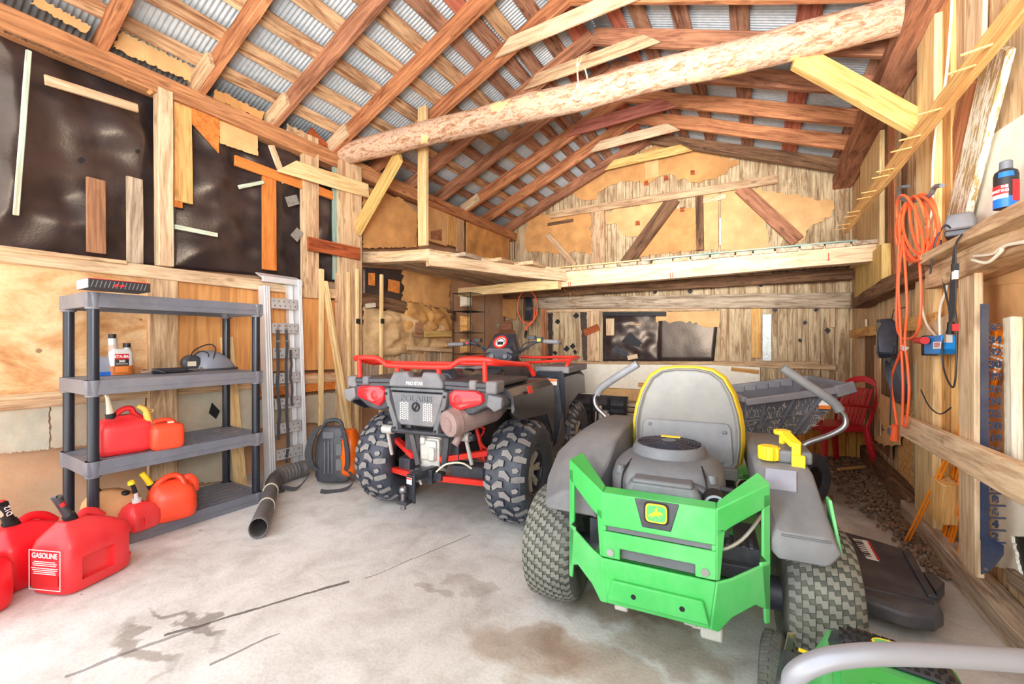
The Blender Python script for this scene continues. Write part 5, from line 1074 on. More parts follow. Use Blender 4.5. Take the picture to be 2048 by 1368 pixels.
# ================================================================== zero-turn mower
def turf_tyre(parent, x, y, Rr, w, rim, face):
    c = (x, y, Rr + .004); m = MB(); prof = [(rim, -w * .36), (rim + .015, -w * .44), (rim + (Rr - rim) * .5, -w * .5), (Rr - .035, -w * .47), (Rr - .012, -w * .38), (Rr - .003, -w * .2), (Rr, 0), (Rr - .003, w * .2), (Rr - .012, w * .38), (Rr - .035, w * .47), (rim + (Rr - rim) * .5, w * .5), (rim + .015, w * .44), (rim, w * .36), (rim - .012, w * .25), (rim - .012, -w * .25)]
    m.lathe(prof, 56, Mx.Translation(c) @ RXm, closed=True); N = 38; cw = w * .92 / 6; sr = 2 * PI * Rr / N
    def ra(x_): k = abs(x_) / (w / 2); return Rr - .003 * k * 2 if k < .4 else Rr - .003 - (k - .4) * .028 if k < .76 else Rr - .013 - (k - .76) * .13
    for i in range(N):
        for j in range(6):
            x0 = (j - 2.5) * cw; a0 = 2 * PI * (i + .5 * (j % 2)) / N; g = 1 if face > 0 else -1
            P = [(-.46, -.36), (-.02, -.44), (.08, -.12), (.47, -.2), (.46, .36), (.04, .44), (-.06, .12), (-.47, .2)]
            poly = [(x0 + px_ * cw, py_ * sr) for px_, py_ in P]; n = 8
            lo = [cylp(c, a0 + s / Rr, q, ra(q) - .003) for q, s in poly]; hi = [cylp(c, a0 + s / Rr, q, ra(q) + .006) for q, s in poly]; b = len(m.v); m.v += lo + hi
            m.f.append([b + n + k for k in range(n)]); m.m.append(1)
            for k in range(n): l = (k + 1) % n; m.f.append([b + k, b + l, b + n + l, b + n + k]); m.m.append(0)
    t = m.build('tyre', [M['turf'], M['turflug']], parent, ang=40)
    m = MB(); m.lathe([(rim - .002, -w * .36), (rim - .002, w * .36), (rim - .02, w * .3), (rim - .025, 0), (.03, face * w * .12), (.0, face * w * .12)], 32, Mx.Translation(c) @ RXm); m.build('rim', M['fender'], t, solid=.003)
    return t
ZT = thing('riding_mower', (-.32, 1.97, 0), 'green and yellow zero-turn riding mower seen from behind', 'riding mower', rz=rad(5))
def zp(m, name, mat, bevel=0, ang=35, parent=None, **k): return m.build(name, [M[q] for q in mat] if isinstance(mat, tuple) else M[mat], parent or ZT, bevel=bevel, ang=ang, **k)
for x in (-.52, .50): turf_tyre(ZT, x, .0, .255, .24, .11, 1 if x > 0 else -1)
# rear green frame plates: P(u, z, side) runs along the back and round the angled wings
YR = -.42; XC = -.03
def PV(u, z, dy=0):
    s = 1 if u >= 0 else -1; a = abs(u)
    if a <= .19: return V((XC + u, YR + dy + (.72 - z) * -.02, z))
    k = a - .19; return V((XC + s * (.19 + k * .80), YR + dy + k * .62 + (.72 - z) * -.02, z))
def plate(m, us, t=.012):
    pts = [PV(u, z) for u, z in us]; n = (pts[1] - pts[0]).cross(pts[2] - pts[0]).normalized(); n = n if n.y > 0 else -n; m.prism(pts, n * t)
m = MB()
plate(m, [(-.19, .43), (-.125, .43), (-.125, .47), (.125, .47), (.125, .43), (.19, .43), (.19, .525), (-.19, .525)]); plate(m, [(-.19, .545), (.19, .545), (.19, .665), (-.19, .665)]); plate(m, [(-.19, .525), (-.175, .525), (-.175, .545), (-.19, .545)]); plate(m, [(.175, .525), (.19, .525), (.19, .545), (.175, .545)])
for s in (-1, 1):
    plate(m, [(s * .1901, .665), (s * .4, .735), (s * .4, .66), (s * .245, .60), (s * .19, .57)] if s > 0 else [(s * .1901, .665), (s * .4, .735), (s * .4, .655), (s * .26, .585), (s * .19, .56)])
    plate(m, [(s * .1901, .60), (s * .225, .60), (s * .205, .43), (s * .1901, .43)]); plate(m, [(s * .37, .70), (s * .4, .70), (s * .4, .46), (s * .37, .49)])
    m.prism([PV(s * .19, .665), PV(s * .4, .735), PV(s * .4, .735) + V((-s * .03, .1, .01)), PV(s * .19, .665) + V((0, .06, .005))], (0, 0, -.01))
m.prism([PV(-.19, .665), PV(.19, .665), PV(.19, .665) + V((0, .06, .006)), PV(-.19, .665) + V((0, .06, .006))], (0, 0, -.01))
up = zp(m, 'rear_panel', 'jdgreen', .004)
m = MB(); plate(m, [(-.19, .425), (.19, .425), (.17, .265), (-.17, .265)]); m.prism([PV(-.15, .36, -.001), PV(.15, .36, -.001), PV(.17, .285, -.001), PV(-.17, .285, -.001)], (0, -.014, 0))
for s in (-1, 1):
    plate(m, [(s * .1901, .425), (s * .25, .43), (s * .4, .47), (s * .4, .30), (s * .34, .33), (s * .25, .30), (s * .2, .26), (s * .17, .265)]); plate(m, [(s * .36, .47), (s * .4, .47), (s * .4, .26), (s * .38, .26)])
lo_ = zp(m, 'rear_bumper', 'jdgreen', .006)
m = MB()
for u in (-.075, .085): p_ = PV(u, .32, -.016); m.cyl(p_, p_ + V((0, .004, 0)), .009, None, 14)
zp(m, 'bumper_holes', 'black', parent=lo_)
m = MB(); m.prism([PV(-.175, .527, .008), PV(.175, .527, .008), PV(.175, .543, .008), PV(-.175, .543, .008)], (0, .01, 0)); m.prism([PV(-.125, .43, .02), PV(.125, .43, .02), PV(.125, .47, .02), PV(-.125, .47, .02)], (0, .02, 0)); zp(m, 'slot_backing', 'shroud', parent=up)
m = MB()
for u in (-.16, .155): p_ = PV(u, .452, -.004); m.cyl(p_, p_ + V((0, .01, 0)), .013, None, 14)
zp(m, 'panel_bolts', 'steel', parent=up)
m = MB(); m.prism([PV(-.075, .663, -.003), PV(.075, .663, -.003), PV(.048, .565, -.003), (PV(-.048, .565, -.003))], (0, .008, 0)); em = zp(m, 'emblem_plate', 'blackpl', .003, parent=up)
def rrect(w_, h_, y, e=5): return [V((XC + w_ * math.copysign(abs(math.cos(a)) ** (2 / e), math.cos(a)), YR + y, .622 + h_ * math.copysign(abs(math.sin(a)) ** (2 / e), math.sin(a)))) for a in [2 * PI * (i + .5) / 28 for i in range(28)]]
for nm, w_, h_, y, mt in (('emblem_border', .042, .038, -.008, 'black'), ('emblem_rim', .036, .033, -.0105, 'jdyel'), ('emblem_field', .031, .028, -.012, 'jdgreen')): m = MB(); m.prism(rrect(w_, h_, y), (0, .004, 0)); zp(m, nm, mt, .001, parent=up)
deer = [(-.024, .002), (-.018, .009), (-.008, .009), (-.003, .014), (-.005, .021), (-.009, .024), (-.003, .022), (-.001, .026), (.001, .02), (.005, .017), (.002, .012), (.012, .004), (.024, -.003), (.027, -.012), (.022, -.008), (.012, -.006), (.02, -.016), (.013, -.012), (.004, -.005), (-.006, -.004), (-.016, -.012), (-.01, -.003), (-.016, .002), (-.022, -.002)]
m = MB(); m.prism([V((XC - x * .95, YR - .0138, .6205 + z)) for x, z in deer], (0, .003, 0)); zp(m, 'emblem_stag', 'jdyel', parent=up)
# under the frame
m = MB(); m.box((XC - .03, -.2, .34), (.42, .3, .12)); m.box((-.25, .05, .33), (.06, .7, .07)); m.box((.2, .05, .33), (.06, .7, .07)); m.box((XC, .1, .45), (.5, .5, .08)); zp(m, 'frame_rails', 'jdgreen', .004)
m = MB(); m.box((.13, -.33, .28), (.1, .12, .1)); m.box((.145, -.36, .235), (.07, .08, .05)); m.box((.08, -.38, .25), (.05, .03, .025)); zp(m, 'gear_case', 'alloy', .008); m = MB(); m.box((-.16, -.36, .245), (.05, .05, .05)); zp(m, 'drain_block', 'alloy', .008); m = MB(); m.cyl((.24, -.1, .27), (.38, -.1, .27), .06, None, 14); zp(m, 'axle_housing', 'blackpl'); m = MB(); m.cyl((-.42, -.0, .25), (-.28, 0, .27), .06, None, 14); zp(m, 'axle_housing', 'blackpl')
m = MB(); m.box((.22, -.12, .43), (.16, .24, .1)); 
for i in range(5):
    for j in range(4): m.box((.17 + i * .026, -.25 + j * .022, .485), (.016, .012, .012))
m.box((.2, -.25, .40), (.2, .05, .05)); zp(m, 'engine_block', 'blackpl', .003); m = MB(); m.box((-.27, -.12, .43), (.1, .2, .1)); zp(m, 'battery_tray', 'blackpl', .003)
m = MB(); m.tube(cat_rom([(.08, -.32, .515), (.16, -.35, .50), (.24, -.3, .53), (.31, -.22, .6)], 5), .006, 6); m.box((.1, -.3, .54), (.06, .05, .09)); zp(m, 'fuel_line', 'alloy')
# engine shroud
m = MB(); m.loft([sup(.20, .20, .56, 3.4, 40, XC + .01, -.1), sup(.215, .215, .60, 3.2, 40, XC + .01, -.1), sup(.215, .215, .675, 3.4, 40, XC + .01, -.1), sup(.205, .205, .715, 3.2, 40, XC + .01, -.09), sup(.175, .175, .74, 2.8, 40, XC + .01, -.08), sup(.145, .145, .752, 2.2, 40, XC + .01, -.07)]); en = zp(m, 'engine_shroud', 'shroud', ang=60)
m = MB()
for s in (-1, 1): m.tube(cat_rom([V((XC + .01 + s * .145, -.318, .60)), V((XC + .01 + s * .15, -.31, .675)), V((XC + .01 + s * .145, -.28, .718)), V((XC + .01 + s * .13, -.2, .742))], 6), .004, 6)
zp(m, 'shroud_seams', 'black', parent=en)
m = MB()
for s in (-1, 1): m = MB(); m.cyl(V((XC + .01 + s * .165, -.25, .70)), V((XC + .01 + s * .165, -.25, .728)), .02, .015, 12); zp(m, 'shroud_boss', 'shroud', parent=en)
m = MB(); m.loft([[V((XC + .01 + x * k, y, z)) for x, z in ((-.125, .575), (-.135, .66), (-.115, .70), (.115, .70), (.135, .66), (.125, .575))] for y, k in ((-.36, .9), (-.345, 1), (-.2, 1))]); m.box((XC + .01, -.3, .704), (.21, .12, .02)); zp(m, 'air_filter_cover', 'shroud', .014, parent=en)
m = MB(); m.box((XC + .005, -.255, .712), (.085, .055, .003), Mx.Rotation(rad(8), 3, 'X')); zp(m, 'engine_decal', 'lblor', parent=en); m = MB(); m.box((XC + .01, -.26, .7145), (.05, .025, .002), Mx.Rotation(rad(8), 3, 'X')); m.box((XC - .02, -.245, .715), (.02, .02, .002)); zp(m, 'engine_decal_print', 'lblblk', parent=en)
m = MB(); m.box((XC + .02, -.26, .575), (.42, .2, .05)); m.cyl((XC - .17, -.33, .60), (XC - .17, -.34, .61), .012, None, 10); zp(m, 'engine_base', 'blackpl', .008, parent=en)
m = MB(); F0 = V((XC + .01, -.06, .75)); Mt = Mx.Translation(F0); m.lathe([(.15, -.01), (.148, .02), (.136, .042), (.128, .042), (.128, .02)], 40, Mt); zp(m, 'fan_collar', 'shroud', parent=en)
m = MB()
for k in range(9): r_ = .03 + k * .012; m.tube([F0 + V((r_ * math.cos(a), r_ * math.sin(a), .05 - (r_ / .128) ** 2 * .008)) for a in [2 * PI * i / 36 for i in range(36)]], .0022, 4, closed=True)
for k in range(14): a = 2 * PI * k / 14; m.tube([F0 + V((.03 * math.cos(a), .03 * math.sin(a), .05)), F0 + V((.13 * math.cos(a + .35), .13 * math.sin(a + .35), .042))], .0028, 4)
m.cyl(F0 + V((0, 0, .044)), F0 + V((0, 0, .054)), .03, None, 18); zp(m, 'fan_screen', 'blackgl', parent=en)
m = MB(); m.cyl(F0 + V((0, 0, .025)), F0 + V((0, 0, .03)), .125, None, 32); zp(m, 'fan_disc', 'blackpl', parent=en); m = MB(); m.box(F0 + V((0, .09, .05)), (.08, .03, .003)); zp(m, 'fan_decal', 'jdyel', parent=en)
# hour meter
m = MB(); a, b = V((.155, -.34, .655)), V((.15, -.30, .665)); m.cyl(a, b, .036, None, 24); m.box((.15, -.29, .63), (.05, .03, .09)); hm = zp(m, 'hour_meter', 'black'); m = MB(); d = (a - b).normalized(); m.lathe([(.026, 0), (.034, 0), (.034, .003), (.026, .003)], 24, Mx.Translation(a) @ d.to_track_quat('Z', 'Y').to_matrix().to_4x4(), closed=True)
for k in range(8): an = PI * (k / 7); m.bar(a + V((.018 * math.cos(an), -.002, .018 * math.sin(an))), a + V((.023 * math.cos(an), -.002, .023 * math.sin(an))), .003, .002, (0, -1, 0))
zp(m, 'meter_dial', 'helm', parent=hm)
m = MB(); m.tube(cat_rom([(.15, -.3, .66), (.08, -.3, .69), (.06, -.33, .60)], 5), .014, 10); m.tube(cat_rom([(.17, -.24, .68), (.24, -.2, .66), (.28, -.12, .64)], 5), .01, 8); m.tube(cat_rom([(.18, -.26, .64), (.26, -.22, .63), (.3, -.1, .6)], 5), .012, 8); zp(m, 'breather_hose', 'blackpl')
# seat
def seat_ring(y, k=1.0, kt=1.0, g=0):
    o = [(-.205, .60), (-.235, .64), (-.245, .72), (-.245, .80), (-.235, .87), (-.21, .96), (-.17, 1.035), (-.12, 1.072), (-.05, 1.085), (.05, 1.085), (.12, 1.072), (.17, 1.035), (.21, .96), (.235, .87), (.245, .80), (.245, .72), (.235, .64), (.205, .60)]
    return [V((.025 + x * k, y + (z - .6) * .13, .84 + (z - .84) * kt)) for x, z in o]
m = MB(); m.loft([seat_ring(.295, .90, .95), seat_ring(.275, .96, .985), seat_ring(.285, 1, 1), seat_ring(.33, 1.0, 1.0)]); m.box((.025, .42, .60), (.46, .36, .05)); st = zp(m, 'seat_shell', 'seatgrey', .004, 50)
m = MB(); m.loft([seat_ring(.332, 1.03, 1.02), seat_ring(.37, 1.10, 1.05), seat_ring(.43, 1.02, 1.0), seat_ring(.45, .8, .85)]); m.loft([sup(.26, .24, z, 4, 36, .025, .58) for z in (.62, .66)] + [sup(.24, .22, .70, 4, 36, .025, .58), sup(.17, .16, .715, 4, 36, .025, .58)]); zp(m, 'seat_cushion', 'seatyel', .004, 60)
m = MB(); m.prism([V((.025 + x, .288 + (z - .6) * .13 - (.006 if z < .8 else .004), z)) for x, z in ((-.215, .64), (-.2, .62), (.2, .62), (.215, .64), (.205, .80), (.19, .825), (-.19, .825), (-.205, .80))], (0, .012, 0)); zp(m, 'seat_back_plate', 'fender', .006, parent=st)
m = MB(); 
for x, z, w_ in ((-.17, .80, .014), (.175, .785, .02), (-.13, .665, .03), (.155, .645, .035)): m.box((.025 + x, .278 + (z - .6) * .13, z), (w_, .008, .014))
zp(m, 'plate_fixings', 'shroud', .003, parent=st)
# fenders
for s in (-1, 1):
    m = MB()
    if s < 0:
        rings = []
        for y_, xo, zo, xi, zt, zl_ in ((-.26, -.50, .53, -.30, .60, .50), (-.14, -.53, .60, -.26, .70, .55), (.0, -.53, .68, -.25, .775, .6), (.2, -.53, .70, -.25, .79, .62), (.62, -.53, .70, -.26, .78, .6), (.85, -.53, .62, -.27, .68, .55)):
            rings.append([V((xo, y_, zl_)), V((xo - .01, y_, zo)), V((xo + .07, y_, zo + (zt - zo) * .75)), V((xo + .14, y_, zt)), V((xi, y_, zt)), V((xi + .02, y_, zo - .04)), V((xi, y_, zl_))])
        m.loft(rings)
    else:
        rings = []
        for y_, xo, xi, zt, zl_ in ((-.30, .50, .35, .52, .485), (-.28, .53, .33, .575, .50), (-.14, .52, .31, .665, .52), (-.05, .51, .30, .735, .55), (.15, .51, .30, .745, .6), (.6, .51, .30, .74, .6), (.85, .50, .31, .62, .55)):
            rings.append([V((xo - .02, y_, zl_)), V((xo, y_, zl_ + (zt - zl_) * .4)), V((xo - .02, y_, zt - .01)), V((xo - .05, y_, zt)), V((xi + .02, y_, zt)), V((xi, y_, zt - .02)), V((xi, y_, zl_))])
        m.loft(rings)
    fd = zp(m, 'left_fender' if s < 0 else 'right_fender', 'fender', .012); fd.name = 'fender'
    if s > 0:
        m = MB(); m.prism([V((.525, -.26, .52)), V((.525, -.12, .52)), V((.52, -.1, .66)), V((.52, -.14, .66))], (.01, -.004, 0)); zp(m, 'fender_stripe', 'jdgreen', .002, parent=fd)
        m = MB(); m.prism([V((.325, -.135, .668)), V((.425, -.135, .668)), V((.435, -.065, .725)), V((.335, -.065, .725))], (0, -.005, .006)); zp(m, 'fender_label', 'helm', parent=fd)
        m = MB(); m.box((.43, -.283, .565), (.14, .012, .006)); zp(m, 'fender_rib', 'shroud', .002, parent=fd)
        m = MB(); m.cyl((.355, .02, .745), (.355, .02, .80), .036, .034, 18)
        for k in range(9): a = 2 * PI * k / 9; m.box((.355 + .034 * math.cos(a), .02 + .034 * math.sin(a), .772), (.012, .012, .05), Mx.Rotation(a, 3, 'Z'))
        zp(m, 'fuel_cap', 'jdyel', .003)
        m = MB(); m.box((.445, .0, .79), (.03, .02, .07)); m.bar((.445, .0, .815), (.415, .06, .845), .045, .02); m.box((.45, -.015, .755), (.045, .02, .05)); zp(m, 'brake_lever', 'jdyel', .004); m = MB(); m.cyl((.415, .13, .79), (.415, .13, .83), .012, None, 12); m.cyl((.415, .13, .83), (.415, .13, .848), .032, None, 18); zp(m, 'choke_knob', 'jdyel', .003)
        m = MB(); m.box((.44, .08, .765), (.12, .16, .05)); zp(m, 'control_pod', 'shroud', .01)
# steering levers
for pts, grip in (([(-.36, .72, .62), (-.405, .73, .68), (-.47, .74, .745), (-.53, .745, .80), (-.545, .75, .85), (-.525, .75, .89)], [(-.53, .75, .88), (-.50, .75, .925), (-.42, .74, .985), (-.27, .73, 1.085)]), ([(.55, .72, .62), (.60, .73, .68), (.70, .74, .73), (.765, .745, .78), (.77, .75, .83), (.745, .75, .87)], [(.75, .75, .86), (.72, .75, .905), (.63, .74, .975), (.49, .73, 1.08)])):
    m = MB(); m.tube(cat_rom(pts, 6), .0145, 12); lv = zp(m, 'steering_lever', 'chrome'); m = MB(); m.tube(cat_rom(grip, 6), .024, 14); zp(m, 'foam_grip', 'fender', parent=lv); m = MB(); m.box(V(pts[0]) + V((0, 0, .03)), (.04, .03, .05)); zp(m, 'lever_clamp', 'steel', .003, parent=lv)
# deck, footplate, casters
m = MB(); m.loft([sup(.60, .36, z, 3.4, 44, .02, .68) for z in (.07, .12, .19)] + [sup(.56, .32, .215, 3.4, 44, .02, .68)]); zp(m, 'cutting_deck', 'jdgreen', .006)
m = MB(); m.box((0, 1.05, .42), (.55, .45, .03)); m.box((0, 1.28, .45), (.6, .05, .09)); m.box((0, .55, .5), (.5, .5, .06)); m.box((-.18, 1.1, .36), (.05, .6, .06)); m.box((.18, 1.1, .36), (.05, .6, .06)); zp(m, 'foot_platform', 'blackpl', .01)
for x in (-.36, .36):
    m = MB(); m.lathe([(.05, -.05), (.1, -.055), (.13, -.04), (.14, 0), (.13, .04), (.1, .055), (.05, .05)], 28, Mx.Translation((x, 1.3, .144)) @ RXm, closed=True); cw_ = zp(m, 'caster_tyre', 'turf'); m = MB(); m.bar((x, 1.3, .3), (x, 1.22, .38), .05, .03); m.box((x + .07, 1.3, .2), (.012, .04, .2)); m.box((x - .07, 1.3, .2), (.012, .04, .2)); m.box((x, 1.3, .3), (.16, .05, .015)); m.bar((x, 1.22, .38), (x * .5, 1.1, .38), .05, .05); zp(m, 'caster_fork', 'jdgreen', .003, parent=cw_)
# discharge chute
m = MB(); P = [(.66, .36), (.735, .30), (.85, .255), (.95, .27), (1.0, .33), (1.085, .86), (1.06, .93), (.95, 1.0), (.76, 1.08), (.64, 1.04)]
c_ = V((.84, .66, 0)); R0 = [V((x, y, .06)) for x, y in P]; R1 = [V((x, y, .115 if x > .7 else .15)) for x, y in P]; R2 = [c_ + (V((x, y, 0)) - c_) * .93 + V((0, 0, .135 if x > .7 else .165)) for x, y in P]; m.loft([R0, R1, R2]); ch = zp(m, 'discharge_chute', 'blackpl', .008)
m = MB(); m.bar((.99, .40, .14), (1.05, .86, .14), .03, .016); m.prism([(1.04, .5, .06), (1.11, .62, .06), (1.10, .72, .06), (1.06, .7, .06)], (0, 0, .06)); m.bar((.74, .38, .137), (.98, .36, .137), .02, .01); zp(m, 'chute_ribs', 'blackpl', .004, parent=ch)
m = MB(); Q = [V((.79, .92, .139)), V((.91, .92, .139)), V((.89, .68, .139)), V((.785, .68, .139))]; m.prism(Q, (0, 0, .006)); zp(m, 'chute_label', 'white', parent=ch)
m = MB(); m.bar(Q[1] + V((.0, 0, .006)), Q[2] + V((0, 0, .006)), .01, .004); zp(m, 'label_edge', 'lblred', parent=ch); m = MB()
for k in range(8): m.box(Q[0].lerp(Q[3], .1 + k * .11).lerp(Q[1].lerp(Q[2], .1 + k * .11), .5) + V((0, 0, .0065)), (.06, .008 if k not in (1, 6) else .022, .002))
zp(m, 'label_print', 'lblblk', parent=ch)

# ================================================================== push mower in the corner
PM = thing('push_mower', (.265, 1.235, 0), 'green push mower with silver handle in the near right corner', 'push mower', rz=rad(-7))
def pp(m, name, mat, bevel=0, ang=35, parent=None, **k): return m.build(name, M[mat], parent or PM, bevel=bevel, ang=ang, **k)
m = MB(); m.loft([sup(.25 * k, .33 * k, z, 3, 44) for z, k in ((.09, 1), (.15, 1.02), (.19, .95), (.205, .8))]); dk = pp(m, 'mower_deck', 'jdgreen', .004, 60)
for x in (-.285, .285):
    for y in (.52, -.30):
        r_ = .105 if y > 0 else .11; c = (x, y if y < 0 else .46, r_); m = MB(); m.lathe([(.05, -.03), (.09, -.034), (r_ - .004, -.028), (r_, -.012), (r_, .012), (r_ - .004, .028), (.09, .034), (.05, .03)], 36, Mx.Translation(c) @ RXm, closed=True)
        for k in range(30):
            for s in (-1, 1): m.bar(cylp(c, 2 * PI * (k + .25 * s) / 30, s * .004, r_ + .001), cylp(c, 2 * PI * (k + .25 * s + .35) / 30, s * .027, r_ - .003), .009, .006, cylp((0, 0, 0), 2 * PI * k / 30, 0, 1))
        w_ = pp(m, 'wheel', 'turf'); m = MB(); m.lathe([(0, .02), (.03, .03), (.05, .02), (.05, -.02), (0, -.02)], 20, Mx.Translation(c) @ RXm); pp(m, 'hub', 'jdyel', parent=w_)
m = MB(); m.loft([[V((x * k, y, z0 + zz * kz)) for x, zz in ((-.155, 0), (-.165, .10), (-.13, .17), (-.07, .19), (.07, .19), (.13, .17), (.165, .10), (.155, 0))] for y, k, z0, kz in ((.36, .75, .2, .62), (.34, .9, .2, .9), (.28, 1, .2, 1.1), (.12, 1.05, .2, 1.18), (-.06, 1.05, .2, 1.2), (-.2, .95, .2, 1.1), (-.25, .8, .2, .8))]); hd = pp(m, 'engine_hood', 'jdgreen', .006, 50)
m = MB(); m.loft([[V((x * k, y, z)) for x, z in ((-.12, z0 - .025), (-.08, z0), (.08, z0), (.12, z0 - .025))] for y, k, z0 in ((.325, .85, .377), (.27, 1.0, .416), (.2, 1.06, .425), (.13, 1.0, .431))], closed=False, cap0=False, cap1=False); gr = pp(m, 'hood_grille', 'blackpl', parent=hd, solid=.006)
m = MB()
for i in range(6):
    for j in range(12):
        y_ = .145 + i * .028; m.box((-.1 + j * .018 + (i % 2) * .009, y_, .4335 - max(0, (y_ - .24)) * .55 - max(0, abs(-.1 + j * .018) - .08) * .5), (.009, .014, .004))
pp(m, 'grille_slots', 'black', parent=hd)
m = MB(); m.loft([sup(.032, .016, z, 2.4, 24, 0, .215) for z in (.428, .436)]); pp(m, 'hood_badge', 'jdgreen', parent=hd); m = MB(); m.tube([V((.034 * math.cos(a), .215 + .018 * math.sin(a), .434)) for a in [2 * PI * i / 28 for i in range(28)]], .003, 6, closed=True); m.prism([V((-x * .75, .215 + z * .4, .4362)) for x, z in deer], (0, 0, .001)); pp(m, 'badge_stag', 'jdyel', parent=hd)
m = MB(); m.loft([[V((x, y, z)) for x, z in ((-.12, .42), (-.1, .445), (.1, .445), (.12, .42))] for y in (.08, -.18)]); m.box((.0, -.0, .447), (.1, .02, .012)); pp(m, 'rear_cowl', 'jdgreen', .008, parent=hd)
m = MB(); m.cyl((.15, -.1, .36), (.15, -.1, .43), .05, .055, 28); m.lathe([(.03, 0), (.055, 0), (.055, .012), (.03, .012)], 28, Mx.Translation((.15, -.1, .43)), closed=True); fc = pp(m, 'filler_cap', 'blackgl'); m = MB(); m.lathe([(0, 0), (.034, 0), (.048, -.002)], 28, Mx.Translation((.15, -.1, .4445))); pp(m, 'cap_plate', 'chrome', parent=fc)
m = MB(); m.tube([(.03, -.14, .445), (.17, -.16, .455)], .016, 10); m.box((-.03, -.1, .44), (.12, .14, .03)); pp(m, 'starter_grip', 'shroud', .008)
m = MB(); m.tube(cat_rom([(-.16, .2, .22), (-.2, .12, .28), (-.18, .02, .33), (-.14, -.1, .36)], 5), .006, 6); m.bar((-.24, .33, .2), (-.22, .3, .33), .02, .004); pp(m, 'cable_and_lever', 'steel'); m = MB(); m.prism([(-.20, .3, .285), (-.15, .3, .285), (-.15, .27, .30), (-.2, .27, .3)], (0, 0, .01)); pp(m, 'yellow_tab', 'jdyel')
m = MB(); m.box((-.2, .2, .24), (.09, .16, .1)); m.box((-.23, -.1, .24), (.08, .2, .1)); pp(m, 'height_bracket', 'blackpl', .01)
# handle loop: its crossbar comes up close in front of the doorway
def pl_(x, y, d): # photo point at depth d along the floor direction -> local
    r = ray(x, y); f = -r.x * SA + r.y * CA; w_ = V((0, 0, EYE)) + r * (d / f); q = w_ - V((.265, 1.235, 0)); c_, s_ = math.cos(rad(-7)), math.sin(rad(-7)); return V((q.x * c_ + q.y * s_, -q.x * s_ + q.y * c_, q.z))
bar_ = [pl_(1590, 1352, .50), pl_(1640, 1323, .49), pl_(1700, 1312, .485), pl_(1780, 1308, .48), pl_(1900, 1312, .475), pl_(2048, 1322, .47), pl_(2160, 1336, .47), pl_(2230, 1370, .48)]
l0 = [V((-.22, -.36, .2)), V((-.215, -.46, .5)), bar_[0] + V((-.01, .03, -.06))]; r0 = [bar_[-1] + V((.01, .03, -.06)), V((.26, -.46, .5)), V((.25, -.36, .2))]
m = MB(); m.tube(cat_rom(l0 + bar_ + r0, 6), .0118, 14); pp(m, 'handle', 'silver')
# ================================================================== behind the mower: cart, chair, crate
p = hitZ(1636, 1008); rzc = rad(18)
CT = thing('dump_cart', (.40, 4.02, 0), 'grey plastic dump cart tipped behind the riding mower', 'cart', rz=rzc)
def cp(m, name, mat, bevel=0, ang=35, parent=None, **k): return m.build(name, M[mat], parent or CT, bevel=bevel, ang=ang, **k)
def cl(x, y, yl):       # photo point on the cart's own plane y = yl -> local
    r = ray(x, y); c_, s_ = math.cos(rzc), math.sin(rzc); O = V((-.40 * c_ - 4.02 * s_, .40 * s_ - 4.02 * c_, EYE)); D = V((r.x * c_ + r.y * s_, -r.x * s_ + r.y * c_, r.z)); return O + D * ((yl - O.y) / D.y)
yf, yb = -.30, .42
a, b, c, d = cl(1490, 800, yf), cl(1700, 772, yf), cl(1615, 868, yf + .1), cl(1490, 885, yf + .1)
e, f = cl(1478, 778, yb), cl(1668, 740, yb)
e.z = max(e.z, a.z + .02)
m = MB()
top = [a, b, V((b.x + .06, yb, b.z + .0)), V((a.x, yb, a.z + .0))]; bot = [d, c, V((c.x, yb - .1, c.z)), V((d.x, yb - .1, d.z))]
inn = [p_ + (sum(top, V()) / 4 - p_) * .06 for p_ in top]; inb = [p_ + (sum(bot, V()) / 4 - p_) * .06 + V((0, 0, .03)) for p_ in bot]
m.loft([bot, top, inn, inb], True, True); tub = cp(m, 'tub', 'bindk', .012)
m = MB(); m.bar(a + V((0, -.015, -.015)), b + V((0, -.015, -.015)), .035, .05); m.bar(top[3], top[2], .04, .05); m.bar(b, top[2], .05, .04); m.bar(b + V((-.1, -.03, -.04)), b + V((.02, -.02, 0)), .03, .08); m.bar(a, top[3], .04, .04)
for k in range(6): q = top[3].lerp(top[2], .08 + k * .13); m.box(q + V((0, -.03, -.02)), (.09, .02, .05))
cp(m, 'tub_rim', 'bin', .008)
m = MB()
for k in (.2, .48, .76): m.bar(a.lerp(b, k) + V((0, -.004, -.03)), d.lerp(c, k) + V((0, -.006, .01)), .02, .012, (0, -1, 0))
m.bar(a.lerp(d, .5) + V((0, -.004, 0)), b.lerp(c, .5) + V((0, -.004, 0)), .014, .012, (0, -1, 0)); cp(m, 'tub_ribs', 'bindk', .003)
m = MB()
for k in range(230):
    u, v = R.random(), R.uniform(.22, .98) ; p0 = a.lerp(b, u).lerp(d.lerp(c, u), v) + V((0, -.007, 0)); L = R.uniform(.01, .035); an = R.uniform(-.5, .5) + (PI / 2 if R.random() < .75 else 0); m.bar(p0, p0 + V((L * math.cos(an), -.006, L * math.sin(an))), .0026, .002, (0, -1, 0))
o_ = cp(m, 'dried_clippings', 'straw'); o_['kind'] = 'stuff'
m = MB(); q = a.lerp(b, .86).lerp(d.lerp(c, .86), .3) + V((0, -.012, 0)); m.box(q, (.075, .004, .05)); lb = cp(m, 'cart_label', 'white'); m = MB(); m.box(q + V((0, -.003, -.03)), (.075, .004, .025)); cp(m, 'cart_label_band', 'lblor', parent=lb)
